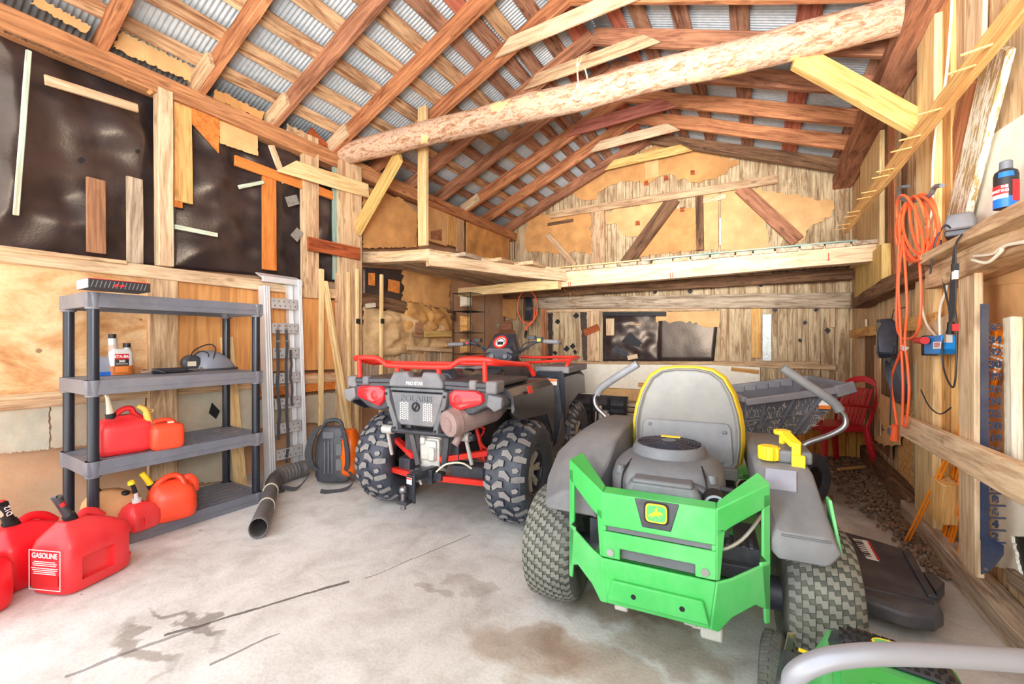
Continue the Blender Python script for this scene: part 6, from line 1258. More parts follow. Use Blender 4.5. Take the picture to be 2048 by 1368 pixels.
for s, yy in ((0, -.12), (1, .5)):
    cw = V((-.13, yy, .2)); m = MB(); m.lathe([(.1, -.045), (.15, -.055), (.19, -.045), (.2, 0), (.19, .045), (.15, .055), (.1, .045)], 36, Mx.Translation(cw) @ Mx.Rotation(rad(-55), 4, 'Z') @ RXm, closed=True); w_ = cp(m, 'cart_wheel', 'rubber'); m = MB(); m.lathe([(0, -.03), (.09, -.04), (.1, -.02), (.1, .02), (.09, .04), (0, .03)], 28, Mx.Translation(cw) @ Mx.Rotation(rad(-55), 4, 'Z') @ RXm); cp(m, 'wheel_hub', 'black', parent=w_)
m = MB(); m.bar((d.x, .1, d.z - .03), (c.x, .1, c.z - .03), .06, .05); m.bar((-.45, .15, .3), (.1, .15, .28), .08, .06); m.bar((-.13, -.1, .2), (-.13, .5, .2), .04, .04); m.bar((-.13, .2, .2), (-.1, .2, d.z - .02), .05, .05); m.bar((-.3, .15, .3), (-.35, .1, d.z), .05, .05); cp(m, 'cart_frame', 'blackm', .004)
# red chair
RC = thing('plastic_chair', (.585, 5.14, 0), 'red plastic garden chair in the back right corner', 'chair', rz=rad(-62))
def rc(m, name, mat='chairred', bevel=0, ang=50, parent=None, **k): return m.build(name, M[mat], parent or RC, bevel=bevel, ang=ang, **k)
m = MB(); m.loft([[V((x, y_, .42 + z)) for x, z in ((-.22 * k, 0), (-.2 * k, .02), (.2 * k, .02), (.22 * k, 0), (.22 * k, -.03), (-.22 * k, -.03))] for y_, k in ((-.22, 1.05), (.0, 1), (.2, .9))]); rc(m, 'seat', bevel=.006)
for s in (-1, 1):
    for y0, y1 in ((-.19, -.24), (.18, .25)):
        m = MB(); m.loft([[V((s * x + dx, y + dy, z)) for dx, dy in ((-.03 * k, -.012), (.03 * k, -.012), (.03 * k, .02), (-.03 * k, .02))] for x, y, z, k in ((.2, y0, .42, 1.1), (.235, (y0 + y1) / 2, .2, .8), (.26, y1, 0, .55))]); rc(m, 'leg', bevel=.004)
    m = MB(); m.loft([[p_ + V((s * dx, 0, dz)) for dx, dz in ((-.025, -.01), (.025, -.01), (.025, .012), (-.025, .012))] for p_ in cat_rom([V((s * .24, -.24, .43)), V((s * .26, -.25, .6)), V((s * .27, -.18, .65)), V((s * .27, .05, .64)), V((s * .24, .22, .62))], 5)]); rc(m, 'armrest', bevel=.004)
m = MB()
for k in range(7): x = -.15 + k * .05; m.loft([[V((x * kx + dx, y_ + dy, z)) for dx, dy in ((-.016, -.006), (.016, -.006), (.016, .006), (-.016, .006))] for y_, z, kx in ((.19, .43, .85), (.24, .62, 1), (.28, .78, 1.0))])
q = cat_rom([V((-.2, .2, .42)), V((-.225, .24, .6)), V((-.21, .29, .77)), V((-.12, .32, .84)), V((0, .33, .86)), V((.12, .32, .84)), V((.21, .29, .77)), V((.225, .24, .6)), V((.2, .2, .42))], 5); m.loft([[p_ + V((0, dy, dz)) for dy, dz in ((-.012, -.03), (.012, -.03), (.012, .03), (-.012, .03))] for p_ in q]); rc(m, 'backrest', bevel=.003)
# crate behind the chair
a0 = hitZ(1632, 905); b0 = hitZ(1712, 905)
m = MB(); cx = V((.62, 5.75, 0))
for k in range(9): m.box((-.36 + k * .09, -.15, .17), (.084, .02, .34))
m.box((0, .15, .17), (.8, .02, .34)); m.box((-.4, 0, .17), (.02, .3, .34)); m.box((.4, 0, .17), (.02, .3, .34)); m.box((0, 0, .02), (.8, .3, .02))
t = thing('slatted_crate', cx, 'yellow slatted wooden crate behind the red chair', 'crate', rz=rad(10)); m.build('crate_box', M['crate'], t, bevel=.003)
m = MB(); m.bar((-.42, -.165, .32), (.42, -.165, .32), .03, .04); m.build('crate_rail', M['crate'], t, bevel=.003)
p0, p1 = hitZ(1677, 939, .05), hitZ(1728, 934, .05); timber('stick', p0, p1, .03, .02, (0, 0, 1), 'amber', 'short amber stick lying at the foot of the red chair', 'stick')
# walnut husks along the right wall: beyond counting
m = MB()
def nut(x, y):
    r = R.uniform(.009, .018); m.ball((x, y, r * .75 + R.uniform(0, .015)), (r, r * R.uniform(.75, 1), r * .8), 7, 5, rot=Mx.Rotation(R.uniform(0, 6), 3, 'Z'))
for k in range(1900):
    y = R.uniform(3.0, 6.1) ** 1.0; wd = .12 + .16 * max(0, (y - 3.2)); x = rY(y) - .07 - abs(R.gauss(0, .5)) * wd
    if x > .55 or y > 4.9: nut(max(x, .15), y)
nut(*fz(1682, 985)); nut(*fz(1715, 981)); nut(*fz(1727, 992)); nut(*fz(1663, 998))
tag(m.build('walnut_husks', M['walnut'], off=(.8, 4.5, 0), ang=80), 'drift of dry walnut husks along the right wall', 'husks', kind='stuff')
# ================================================================== low things along the back wall
p = hitZ(1210, 884); yb_ = 5.9
a, b = hitY(1160, 812, yb_), hitY(1254, 812, yb_)
SP = thing('plow_blade', ((a.x + b.x) / 2, yb_, 0), 'black steel plow blade standing by the back wall', 'plow blade', rz=0)
w_ = b.x - a.x + .25; m = MB(); m.loft([[V((-w_ / 2 - .1, y_, z)) for y_, z in ((0, .0), (-.05, .15), (-.04, .36), (.03, .46), (.06, .46), (0, .36), (-.01, .15), (.04, 0))], [V((w_ / 2 - .12, y_, z)) for y_, z in ((0, .0), (-.05, .15), (-.04, .36), (.03, .46), (.06, .46), (0, .36), (-.01, .15), (.04, 0))]]); m.build('blade', M['blackm'], SP, bevel=.003)
m = MB()
for x in (-w_ / 2, -.15, .1, w_ / 2 - .14): m.bar((x, -.05, .03), (x, -.06, .42), .03, .03)
m.bar((-w_ / 2, -.07, .22), (w_ / 2 - .14, -.07, .22), .04, .03); m.bar((-w_ / 2, -.07, .32), (w_ / 2 - .14, -.07, .32), .04, .03); m.build('blade_ribs', M['black'], SP, bevel=.003)
m = MB(); m.box((.05, -.12, .2), (.12, .08, .14)); m.cyl((.02, -.16, .12), (.02, -.16, .34), .02, None, 10); m.cyl((.1, -.15, .2), (.1, -.1, .2), .04, None, 14); m.tube([(-.06, -.14, .05), (-.05, -.15, .25)], .012, 8); m.build('lift_bracket', M['alloy'], SP, bevel=.004)
a, b = hitY(1204, 776, 6.45), hitY(1290, 826, 6.45)
BX = thing('cardboard_box', ((a.x + b.x) / 2, 6.5, 0), 'brown cardboard sheet box leaning behind the mower lever', 'box'); m = MB(); m.box((0, .0, (a.z) / 2), (b.x - a.x, .12, a.z)); m.build('carton', M['cardlt'], BX, bevel=.004); m = MB(); m.box((.05, -.062, a.z - .14), (.005, .004, .26)); m.box((.14, -.062, a.z - .14), (.005, .004, .26)); m.build('carton_fold', M['card'], BX)
for k in range(5):
    a, b = hitY(1236, 868 - k * 9, 6.2), hitY(1320, 868 - k * 9, 6.2); timber('stacked_board', (a.x, 6.2, .03 + k * .075), (a.x + .9, 6.2, .03 + k * .075), .2, .06, (0, 0, 1), 'grey', f'grey board in the low stack behind the seat, {ORD[k]} from the floor', 'board', 'stacked grey boards')
# cable reel hanging on the back wall and the wire rack beside it
c = hitY(1055, 618, 6.25); RL = thing('cable_reel', c, 'black cable reel with a loop of orange cord hanging under the loft', 'reel', rz=rad(35))
m = MB(); m.lathe([(.0, -.05), (.03, -.05), (.19, -.055), (.2, -.045), (.2, .045), (.19, .055), (.03, .05), (0, .05)], 32, RXm); m.build('drum', M['blackgl'], RL)
m = MB(); q = [V((-.01 + .165 * math.cos(a), -.09 + .02 * math.sin(a * 2), .03 + .27 * math.sin(a))) for a in [2 * PI * i / 24 for i in range(24)]]; m.tube(q, .011, 8, closed=True); m.tube(cat_rom([(.05, -.06, .02), (.1, -.08, -.02), (.08, -.09, -.2), (-.02, -.08, -.3)], 6), .012, 8); m.cyl((-.02, -.08, -.28), (-.03, -.08, -.36), .02, None, 10); m.build('cord_loop', M['cordor'], RL)
m = MB(); m.cyl((-.03, -.08, -.36), (-.05, -.09, -.48), .025, .015, 8); m.build('cord_plug', M['black'], RL)
a = hit('L', 906, 586, .2); WR = thing('wire_rack', (a.x, a.y, 0), 'tall thin wire rack holding scraps in the back left corner', 'rack'); m = MB()
zz = [1.05, 1.2, 1.35, 1.5, 1.65, 1.8, 1.9]
for x, y in ((0, 0), (.0, .35), (.3, 0), (.3, .35)): m.tube([(x, y, .0), (x, y, 1.9)], .006, 6)
for z in zz[::2]:
    for a_, b_ in (((0, 0), (0, .35)), ((0, 0), (.3, 0)), ((.3, 0), (.3, .35)), ((0, .35), (.3, .35))): m.tube([a_ + (z,), b_ + (z,)], .004, 6)
    for k in range(1, 8): m.tube([(.0375 * k, 0, z), (.0375 * k, .35, z)], .0025, 5)
m.build('wire_frame', M['black'], WR)
for z, mt, h_, lab in ((1.72, 'whitepaint', .14, 'cream block on the upper wire rack shelf'), (1.36, 'amber', .22, 'amber wood bundle in the middle of the wire rack'), (1.06, 'amber', .2, 'amber wood bundle low on the wire rack')):
    m = MB()
    for k in range(4): m.box((.09 + k * .03, .12, h_ / 2), (.026, .12, h_ - .01 * k))
    tag(m.build('wood_bundle', M[mt], off=(0, 0, 0)), lab, 'bundle'); o = COL.objects[-1]; o.location = (a.x, a.y, z + .006 if z != 1.72 else z + .0)
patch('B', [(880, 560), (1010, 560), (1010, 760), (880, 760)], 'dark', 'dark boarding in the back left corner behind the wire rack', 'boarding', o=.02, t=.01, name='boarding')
crumple('B', [(950, 640), (1000, 648), (992, 664), (945, 652)], 'teal', 'curled pale green paint flap in the back left corner', 'flap', o=.25, amp=.08, nx=12, ny=8, name='paint_flap')
patch('B', [(986, 655), (1018, 640), (1034, 680), (1020, 700), (984, 700)], 'rafterdk', 'brown leather-like sheet hanging behind the quad bike bars', 'sheet', o=.22, t=.01, torn=2, name='hanging_sheet')
patch('B', [(1006, 586), (1034, 592), (1032, 640), (1004, 632)], 'card', 'brown card square pinned beside the cable reel', 'card', o=.14, t=.006, torn=1, name='card_square')
patch('B', [(1084, 625), (1092, 625), (1092, 722), (1084, 722)], 'black', 'narrow black gap paper left of the orange-brown stick', 'tar paper', o=.03, t=.004, name='tar_strip')
patch('B', [(1096, 626), (1105, 626), (1105, 722), (1096, 722)], 'tar', 'narrow black paper strip right of the orange-brown stick', 'tar paper', o=.03, t=.004, torn=1, name='tar_strip')
patch('B', [(1160, 624), (1173, 624), (1174, 722), (1166, 720)], 'tar', 'narrow black paper strip beside the tan stud', 'tar paper', o=.03, t=.004, torn=1, name='tar_strip')
c = hitY(1150, 590, 6.3); m = MB()
for k in range(26): p_ = V((R.uniform(-.16, .16), R.uniform(-.04, .04), R.uniform(-.18, .08))); m.tube([p_, p_ + V((R.uniform(-.09, .09), R.uniform(-.05, .05), R.uniform(-.1, .06)))], .003, 4)
tag(m.build('straw_tuft', M['card'], off=(0, 0, 0)), 'tuft of dry straw caught on the long back girt', 'straw', kind='stuff'); COL.objects[-1].location = c

# ================================================================== right wall
for i, (x, wd, mt, y0_, y1_) in enumerate(((1722, 16, 'pale', 640, 742), (1742, 26, 'dark', 662, 880), (1766, 26, 'dark', 690, 905), (1754, 12, 'tan', 690, 880), (1785, 10, 'tan', 700, 800))):
    wboard('R', (x, y0_), (x, y1_), wd, mt, f'upright old plank low on the right wall, {ORD[i]} in the corner cluster', 'plank', o=.03 + .008 * i, t=.02, name='wall_plank')
wboard('R', (1738, 300), (1738, 600), 38, 'pine', 'far tan post at the right end of the loft', 'post', o=.06, t=.05, name='wall_post')
for i, (x, wd, mt) in enumerate(((1768, 14, 'dark'), (1782, 12, 'rafter'), (1795, 12, 'tan'), (1808, 12, 'dark'), (1822, 12, 'tan'))):
    wboard('R', (x, 210 + i * 8), (x, 560), wd, mt, f'narrow upright batten between the two right posts, {ORD[i]} from the loft', 'batten', o=.025 + .006 * (i % 2), t=.02, name='batten', group='upright battens on the right wall')
wboard('R', (1734, 512), (1734, 600), 50, 'yellow', 'short yellowish block under the right end of the loft front beam', 'block', o=.09, t=.08, name='block')
wboard('R', (1850, -40), (1846, 1085), 36, 'pine', 'tall pale post under the right end of the log', 'post', o=.085, t=.07, name='wall_post')
wboard('R', (1886, -40), (1888, 1010), 30, 'amber', 'brown-edged plank beside the tall pale post', 'plank', o=.05, t=.04, name='wall_plank')
wboard('R', (1917, -60), (1914, 520), 26, 'tan', 'upright tan plank behind the splintery plank', 'plank', o=.03, t=.02, name='wall_plank')
wboard('R', (1950, -60), (1945, 140), 34, 'pale', 'pale plank high on the right wall', 'plank', o=.03, t=.02, name='wall_plank')
wboard('R', (1992, 92), (1898, 482), 40, 'flake', 'flaking white-painted board leaning on the right wall', 'board', o=.07, t=.03)
wboard('R', (1940, 160), (1880, 440), 30, 'rafter', 'brown weathered board behind the flaking white one', 'board', o=.045, t=.02)
patch('R', [(1968, 280), (2120, 180), (2140, 400), (1918, 470)], 'wallbd', 'off-white panel behind the spray can', 'panel', o=.02, t=.01, name='backing_sheet')
patch('R', [(1958, 500), (2120, 470), (2120, 560), (1962, 572)], 'cardlt', 'tan panel above the dark gauge on the right wall', 'panel', o=.02, t=.01, name='backing_sheet')
patch('R', [(1950, 572), (2120, 545), (2130, 900), (2040, 960), (1950, 930)], 'cardlt', 'stained card lining behind the orange rods', 'card', o=.012, t=.006, torn=3, name='card_sheet')
patch('R', [(1976, 930), (2120, 1010), (2120, 1070), (2022, 1072), (2040, 1150), (1985, 1130)], 'wallbd', 'cream torn board low beside the gauge', 'panel', o=.03, t=.01, torn=2, name='backing_sheet')
patch('R', [(2020, 1080), (2130, 1020), (2130, 1260), (2050, 1170)], 'black', 'black sheet painting the shaded opening low in the right wall', 'opening', o=.02, t=.004, name='gap_shade_patch')  # flat black sheet stands for the shade inside the opening
patch('R', [(1796, 775), (1834, 780), (1834, 985), (1796, 940)], 'osb', 'strand board scrap low behind the hanging cord', 'strand board', o=.05, t=.012, name='strand_board')
patch('R', [(1762, 788), (1800, 800), (1806, 850), (1800, 890), (1768, 893), (1748, 880), (1770, 860), (1758, 830)], 'cardlt', 'ragged tan card curl beside the hanging orange cord', 'card', o=.075, t=.006, torn=3, name='card_scrap')
wboard('R', (1830, 726), (1831, 990), 6, 'teal', 'thin teal stick beside the tall pale post', 'stick', o=.075, t=.015, name='stick')
# girt that carries the can, in its two lengths
wboard('R', (1838, 520), (2160, 352), 26, 'tan', 'upper rail of the right-hand girt shelf', 'rail', o=.24, t=.24, name='wall_girt', jit=.008)
wboard('R', (1850, 560), (2160, 420), 52, 'tan', 'heavy rough beam under the right-hand shelf rail', 'beam', o=.17, t=.16, name='wall_girt', jit=.012)
wboard('R', (1705, 606), (1848, 530), 26, 'dark', 'far rough beam running from the tall post to the back corner', 'beam', o=.14, t=.12, name='wall_girt', jit=.012)
wboard('R', (1931, 498), (1933, 1136), 33, 'pale', 'pale stud standing in front of the orange rods', 'post', o=.15, t=.03, name='wall_post')
wboard('R', (1800, 850), (2160, 1030), 62, 'pale', 'long pale rail running low along the right wall', 'rail', o=.20, t=.04, name='wall_rail')
wboard('R', (1870, 640), (1872, 690), 50, 'pale', 'light board behind the black card on the tall post', 'board', o=.10, t=.015)
wboard('R', (1700, 668), (1870, 640), 24, 'amber', 'splintery amber board behind the black bag', 'board', o=.09, t=.02)
patch('R', [(1875, 538), (1896, 545), (1890, 560), (1864, 554)], 'black', 'black card diamond on the tall pale post', 'card', o=.11, t=.004, name='card_square')
def floorbeam(p0, p1, w_, h_, mt, lab):
    a, b = V((p0[0], p0[1], h_ / 2)), V((p1[0], p1[1], h_ / 2)); return timber('sill_beam', a, b, w_, h_, (0, 0, 1), mt, lab, 'beam', jit=.012)
floorbeam((rY(6.2) - .05, 6.2), (rY(3.9) - .05, 3.9), .09, .16, 'dark', 'dark rotten sill beam at the back of the right wall')
floorbeam((rY(3.75) - .07, 3.95), (rY(1.7) - .05, 1.7), .10, .12, 'grey', 'pale sill beam along the near right wall')
wboard('R', (2010, 1150), (2200, 1300), 30, 'grey', 'slanting grey board above the near sill beam', 'board', o=.06, t=.03)
wboard('R', (2013, 634), (2015, 920), 17, 'whitepaint', 'stubby white-painted post on the right wall', 'post', o=.08, t=.035, name='wall_post')
patch('R', [(2038, 640), (2090, 640), (2090, 684), (2038, 680)], 'jdyel', 'yellow notice scrap at the right picture edge', 'notice', o=.03, t=.003, name='notice')
q = hit('R', 1888, 1020, .16); timber('wood_block', hit('R', 1886, 1040, .1), hit('R', 1893, 962, .1), .10, .08, (-1, -.3, .2), 'amber', 'amber wood block leaning between the sill and the pale stud', 'block')
# splintery plank from the loft towards the doorway
a, b = V((.70, 5.02, 2.30)), V((.80, 1.75, 2.41))
spk = timber('splintery_plank', b, a, .14, .03, (-1, 0, .15), 'amber', 'long amber plank with splinters, laid along the right wall from the loft', 'plank', jit=.006)
L_ = (a - b).length
for x_ in (.55, .68, 1.02, 1.3, 1.45, 1.75, 1.86, 2.15, 2.28, 2.62, 2.75, 3.0, 3.15):
    m = MB(); m.bar((x_, .05, .0), (x_ + .05, .055, .09), .009, .006, (0, 1, 0)); m.build('splinter', M['amber'], spk)
# cables
def cable(name, px_, o_, r_, mat, lab, cat='cable', k=6, pl='R'):
    pts = cat_rom([hit(pl, x, y, oo) for (x, y), oo in zip(px_, o_ if isinstance(o_, (list, tuple)) else [o_] * len(px_))], k); m = MB(); m.tube(pts, r_, 8); c = pts[0]; return tag(m.build(name, M[mat], off=c), lab, cat)
cable('white_cable', [(1906, -30), (1900, 70), (1890, 170), (1872, 260), (1866, 330), (1864, 420), (1852, 455)], .10, .006, 'cordwh', 'white cable running down the tall post from the roof')
cable('white_cable', [(1842, 520), (1842, 600), (1852, 645), (1868, 668), (1880, 678)], .12, .006, 'cordwh', 'left white cable dropping to the blue box')
cable('white_cable', [(1900, 540), (1892, 580), (1880, 620), (1880, 676)], .14, .006, 'cordwh', 'right white cable dropping to the blue box')
cable('white_cable', [(1945, 520), (1975, 525), (2000, 505), (2015, 490), (2100, 478)], .19, .006, 'cordwh', 'white cable looping under the heavy rough beam')
cable('white_cable', [(1948, 512), (1985, 508), (2010, 492), (2100, 470)], .185, .005, 'cordwh', 'second white cable just above the looping one')
cable('grey_cable', [(1882, 480), (1880, 520), (1890, 580), (1900, 640), (1885, 690), (1888, 740), (1905, 775), (1912, 740), (1912, 640), (1905, 560), (1908, 500)], .17, .004, 'cordbk', 'long black cable hanging in a loop past the blue box')
cable('black_cable', [(1842, 780), (1858, 812), (1880, 828), (1902, 815)], .16, .0035, 'cordbk', 'thin black cable sagging across the tall post')
BD = thing('cord_bundle', hit('R', 1910, 500, .25), 'bundle of black cords with a paper tag hanging from the shelf', 'cord'); o0 = BD.location.copy()
m = MB()
for k in range(6): m.tube(cat_rom([hit('R', x, y, .25) - o0 for x, y in ((1925, 468), (1912, 488), (1906 + k, 520), (1900 + k * 2.2, 600), (1899 + k * 2, 660 - 6 * k))], 5), .0035, 6)
m.build('cords', M['cordbk'], BD); m = MB(); m.box(hit('R', 1910, 550, .26) - o0, (.012, .03, .035)); m.build('paper_tag', M['white'], BD)
m = MB(); m.cyl(hit('R', 1902, 645, .25) - o0, hit('R', 1900, 668, .25) - o0, .012, None, 8); m.box(hit('R', 1910, 535, .26) - o0, (.02, .02, .03)); m.build('clamp_end', M['black'], BD); m = MB(); m.box(hit('R', 1896, 676, .25) - o0, (.02, .03, .04)); m.build('clamp_jaw', M['steel'], BD); m = MB(); m.box(hit('R', 1908, 655, .24) - o0, (.02, .035, .03)); m.build('clamp_red_grip', M['lblred'], BD)
# orange cord coil on its hook
c = hit('R', 1832, 400, .16); HK = tag(MB().tube(cat_rom([hit('R', 1818, 372, .12), hit('R', 1800, 376, .16), hit('R', 1800, 392, .2), hit('R', 1815, 402, .2), hit('R', 1845, 398, .2), hit('R', 1862, 388, .2), hit('R', 1870, 374, .2), hit('R', 1884, 371, .2)], 5), .011, 8).build('wall_hook', M['shroud'], off=c), 'bent iron hook on the tall post', 'hook')
OC = thing('extension_cord', hit('R', 1822, 400, .21), 'orange extension cord coiled over the iron hook', 'cord'); o0 = OC.location.copy(); m = MB()
def loop(cx, cy, rx, ry, o_, ph=0, sk=0): return [hit('R', cx + rx * math.cos(a) + sk * math.sin(a), cy + ry * math.sin(a), o_ + .015 * math.sin(a * 2 + ph)) - o0 for a in [2 * PI * i / 26 for i in range(26)]]
for k, (cx, cy, rx, ry) in enumerate(((1836, 456, 36, 68), (1832, 458, 40, 62), (1828, 455, 30, 60), (1842, 452, 36, 60), (1838, 450, 16, 58), (1820, 456, 22, 66))): m.tube(loop(cx, cy, rx, ry, .20 + .006 * k, k, -10 + 5 * k), .0068, 8, closed=True)
m.tube(cat_rom([hit('R', x, y, .22) - o0 for x, y in ((1812, 405), (1800, 470), (1795, 560), (1793, 640), (1800, 672), (1818, 678), (1836, 660), (1842, 600), (1838, 500), (1830, 410))], 6), .0068, 8)
m.tube(cat_rom([hit('R', x, y, .225) - o0 for x, y in ((1806, 480), (1797, 560), (1800, 640), (1804, 720), (1806, 780), (1804, 850))], 6), .0068, 8); m.tube(cat_rom([hit('R', x, y, .225) - o0 for x, y in ((1806, 470), (1812, 560), (1814, 620), (1810, 680), (1816, 740), (1818, 790), (1812, 850), (1806, 850))], 6), .0068, 8)
m.tube(cat_rom([hit('R', x, y, .225) - o0 for x, y in ((1808, 690), (1795, 720), (1782, 760), (1788, 810), (1794, 850))], 6), .0068, 8); m.build('cord', M['cordor'], OC)
m = MB(); m.cyl(hit('R', 1790, 850, .22) - o0, hit('R', 1788, 880, .22) - o0, .018, .022, 10); m.build('cord_socket', M['cordor'], OC); m = MB(); m.cyl(hit('R', 1832, 681, .2) - o0, hit('R', 1850, 681, .2) - o0, .016, .02, 10); m.build('cord_plug', M['lblred'], OC); m = MB(); m.prism([hit('R', x, y, .23) - o0 for x, y in ((1802, 690), (1818, 695), (1810, 703), (1799, 698))], (.003, 0, 0)); m.build('cord_tag', M['white'], OC)
BB = thing('timer_box', hit('R', 1864, 692, .12), 'bright blue plug-in box on the tall post', 'timer box'); o0 = BB.location.copy(); m = MB(); m.prism([hit('R', x, y, .17) - o0 for x, y in ((1848, 673), (1882, 670), (1882, 698), (1878, 708), (1848, 709))], (.06, 0, 0)); m.build('case', M['bluebox'], BB, bevel=.004); m = MB(); m.prism([hit('R', x, y, .16) - o0 for x, y in ((1842, 672), (1848, 671), (1848, 711), (1842, 711))], (.06, 0, 0)); m.build('side', M['black'], BB, bevel=.003); m = MB(); m.prism([hit('R', x, y, .172) - o0 for x, y in ((1866, 684), (1881, 683), (1881, 697), (1866, 698))], (.002, 0, 0)); lb = m.build('box_label', M['white'], BB); m = MB()
for k in range(3): a_, b_ = hit('R', 1868, 687 + k * 3, .1745) - o0, hit('R', 1879, 686 + k * 3, .1745) - o0; m.bar(a_, b_, .003, .001, (1, 0, 0))
m.build('label_print', M['lblred'], lb)
c = hit('R', 1770, 678, .22); m = MB(); m.loft([[V((x * k, y * k, z)) for x, y in ((-.05, -.06), (.05, -.06), (.06, .06), (-.05, .06))] for z, k in ((-.13, .6), (-.1, 1), (.05, 1.05), (.11, .9), (.13, .5))]); m.v = [p_ + V((NZ.noise(p_ * 25), NZ.noise(p_ * 25 + V((9, 0, 0))), NZ.noise(p_ * 25 + V((0, 9, 0))))) * .03 for p_ in m.v]; t = thing('black_bag', c, 'crumpled glossy black bag hanging on the splintery board', 'bag'); m.build('bag_body', M['blackgl'], t, bevel=.01); m = MB(); m.tube([(.03, .0, .1), (.05, .02, .2), (.12, .03, .22)], .004, 6); m.build('bag_cord', M['cordbk'], t)
c = hit('R', 1790, 755, .12); m = MB(); m.lathe([(.13, -.025), (.19, -.02), (.19, .02), (.13, .025)], 28, Mx.Rotation(rad(80), 4, 'Y'), closed=True); tag(m.build('rubber_ring', M['rubber'], off=(0, 0, 0)), 'black rubber ring hanging behind the orange cord', 'ring'); COL.objects[-1].location = c
cable('power_lead', [(1785, 675), (1790, 690), (1781, 730), (1782, 790), (1780, 850)], .24, .004, 'cordbk', 'thin black lead with a two-pin plug hanging by the orange cord')
m = MB(); c = hit('R', 1780, 862, .24); m.box((0, 0, 0), (.02, .025, .035)); m.box((0, -.006, -.025), (.004, .002, .02)); m.box((0, .006, -.025), (.004, .002, .02)); tag(m.build('lead_plug', M['gauge'], off=(0, 0, 0)), 'dark two-pin plug at the end of the thin lead', 'plug'); COL.objects[-1].location = c
# charger and spray can on the shelf
c = hit('R', 1922, 462, .12); t = thing('battery_charger', c, 'grey charger with a dark base on the right-hand shelf', 'charger', rz=rad(-20)); m = MB(); m.loft([[V((x * k, y * k, z)) for x, y in ((-.05, -.06), (.05, -.06), (.05, .06), (-.05, .06))] for z, k in ((0, 1.05), (.03, 1.08), (.07, .9), (.08, .75))]); m.build('case', M['greypl'], t, bevel=.01); m = MB(); m.box((0, .03, -.01), (.11, .12, .03)); m.build('foot', M['blackpl'], t, bevel=.006); m = MB(); m.tube(cat_rom([(-.03, -.06, .01), (-.05, -.09, .02), (-.08, -.1, -.06), (-.1, -.06, -.2)], 5), .004, 6); m.build('lead', M['cordbk'], t)
q = hit('R', 2012, 414, .13); t = thing('spray_can', (q.x, q.y, q.z - .005), 'blue, black and red spray can at the end of the right-hand shelf', 'spray can', rz=rad(0)); r_ = .034
m = MB(); m.lathe([(0, 0), (r_, 0), (r_, .125), (r_ * .9, .14), (r_ * .55, .15), (0, .15)], 28); m.build('can', M['lblblk'], t); m = MB(); m.lathe([(r_ * .5, .148), (r_ * .55, .15), (r_ * .52, .18), (r_ * .4, .183), (0, .183)], 20); m.build('cap', M['shroud'], t)
m = MB(); m.lathe([(r_ + .0006, .0), (r_ + .0006, .04)], 28); m.build('blue_band', M['canblue'], t); m = MB(); m.lathe([(r_ + .001, .035), (r_ + .001, .05)], 20, a0=PI * .9, a1=PI * 1.45); m.build('white_band', M['white'], t); m = MB(); m.lathe([(r_ + .001, .05), (r_ + .001, .085)], 20, a0=PI * .9, a1=PI * 1.45); m.build('red_band', M['lblred'], t); m = MB(); m.lathe([(r_ + .0012, .115), (r_ * .93 + .001, .135)], 20, a0=PI * 1.2, a1=PI * 1.6); m.build('blue_flash', M['canblue'], t); m = MB(); m.lathe([(r_ + .001, .02), (r_ + .001, .1)], 20, a0=PI * 1.55, a1=PI * 1.9); m.build('print_panel', M['lblred'], t)
for k, (s_, z) in enumerate((('INE', .078), ('STARTING', .063))):
    for i, ch_ in enumerate(s_): an = PI * 1.42 - (len(s_) - 1 - i) * .2; text(ch_, .013, frame((r_ * 1.05 * math.cos(an), r_ * 1.05 * math.sin(an), z), (-math.sin(an), math.cos(an), 0), (math.cos(an), math.sin(an), 0)), M['white'], t, bold=.0004)
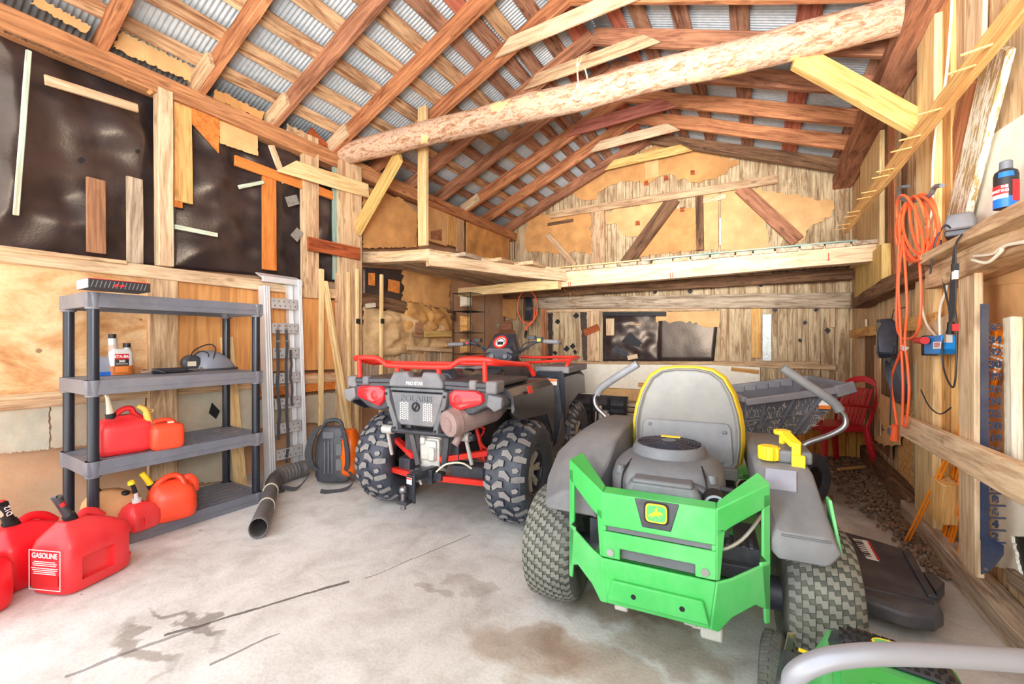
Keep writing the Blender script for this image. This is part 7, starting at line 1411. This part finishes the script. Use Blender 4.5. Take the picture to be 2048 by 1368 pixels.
# dark gauge with cut-out numbers
G0, G1 = hit('R', 1969, 622, .15), hit('R', 1969, 1085, .15)
GA = thing('snow_gauge', (G1.x, G1.y, 0), 'dark blue upright gauge with even numbers along one edge', 'gauge'); o0 = V((G1.x, G1.y, 0)); dirY = V((.96, .28, 0)); fwd = V((.28, -.96, 0))
zt, zb_ = G0.z + .03, hit('R', 1969, 1140, .135).z; m = MB(); m.bar((0, 0, zb_ + .14), (0, 0, zt), .026, .006, fwd); e1 = dirY * .06; m.prism([V((0, 0, zb_)) - dirY * .013, V((0, 0, zb_ + .16)) - dirY * .013, V((0, 0, zb_ + .16)) + e1 * .3, V((0, 0, zb_ + .13)) + e1, V((0, 0, zb_ + .09)) + e1, V((0, 0, zb_ + .02)) + dirY * .018], fwd * .006); m.build('gauge_strip', M['gauge'], GA)
for v in range(2, 37, 2):
    yv = 1078 - (v - 2) * (1078 - 655) / 34; z = hit('R', 1985, yv, .135).z
    if z < .2: continue
    text(str(v), .042, frame(V((0, 0, z)) + dirY * .036, dirY, fwd), M['gauge'], GA, 'number', ext=.003, bold=.001)
    if v < 16: m = MB(); m.bar(V((0, 0, z - .026)) + dirY * .015, V((0, 0, z - .022)) + dirY * .07, .006, .008, fwd); m.build('number_shelf', M['gauge'], GA)
m = MB(); p_ = V((0, 0, zb_ + .025)) + fwd * .005; m.cyl(p_, p_ + fwd * .004, .007, None, 8); m.build('rivet', M['steel'], GA)
# orange driveway markers
for i, (x0, y0_, x1, y1_, lab) in enumerate(((1941, 672, 1915, 880, 'single orange marker rod left of the gauge'), (1961, 618, 1940, 860, 'tall orange marker rod tip behind the gauge'), (1986, 662, 1920, 925, 'orange marker rod, leftmost of the bundle right of the gauge'), (1994, 668, 1926, 930, 'orange marker rod, second in the bundle right of the gauge'), (2001, 670, 1932, 936, 'orange marker rod, third in the bundle right of the gauge'), (2007, 680, 1937, 942, 'orange marker rod, fourth in the bundle right of the gauge'), (2018, 664, 1944, 940, 'orange marker rod, rightmost of the bundle right of the gauge'), (1956, 786, 1808, 1086, 'orange marker rod, left of the slanting pair reaching the floor'), (1963, 790, 1816, 1086, 'orange marker rod, right of the slanting pair reaching the floor'), (1918, 905, 1894, 966, 'short-looking orange rod end behind the pale stud'))):
    oo = (.05, .06)[i % 2] if i < 7 else .05
    a = hit('R', x0, y0_, oo); b = hitZ(x1, y1_, .01) if i in (7, 8) else hit('R', x1, y1_, oo)
    if i not in (7, 8, 9): b = a + (b - a) * ((a.z - .02) / (a.z - b.z))
    if i == 9: b.z = max(b.z, .15)
    T = thing('marker_rod', b, lab, 'marker rod', group='orange driveway marker rods'); m = MB(); d_ = a - b; m.cyl((0, 0, 0), d_, .0055, None, 8); m.build('rod', M['rodor'], T)
    if i < 7:
        m = MB(); u = d_.normalized(); m.cyl(d_ * 1.0, d_ + u * .035, .009, .008, 8); m.build('rod_cap', M['rodor'], T); m = MB()
        for k in range(8): m.cyl(d_ - u * (.02 + .022 * k), d_ - u * (.031 + .022 * k), .0062, None, 8)
        m.build('reflective_bands', M['white'], T)
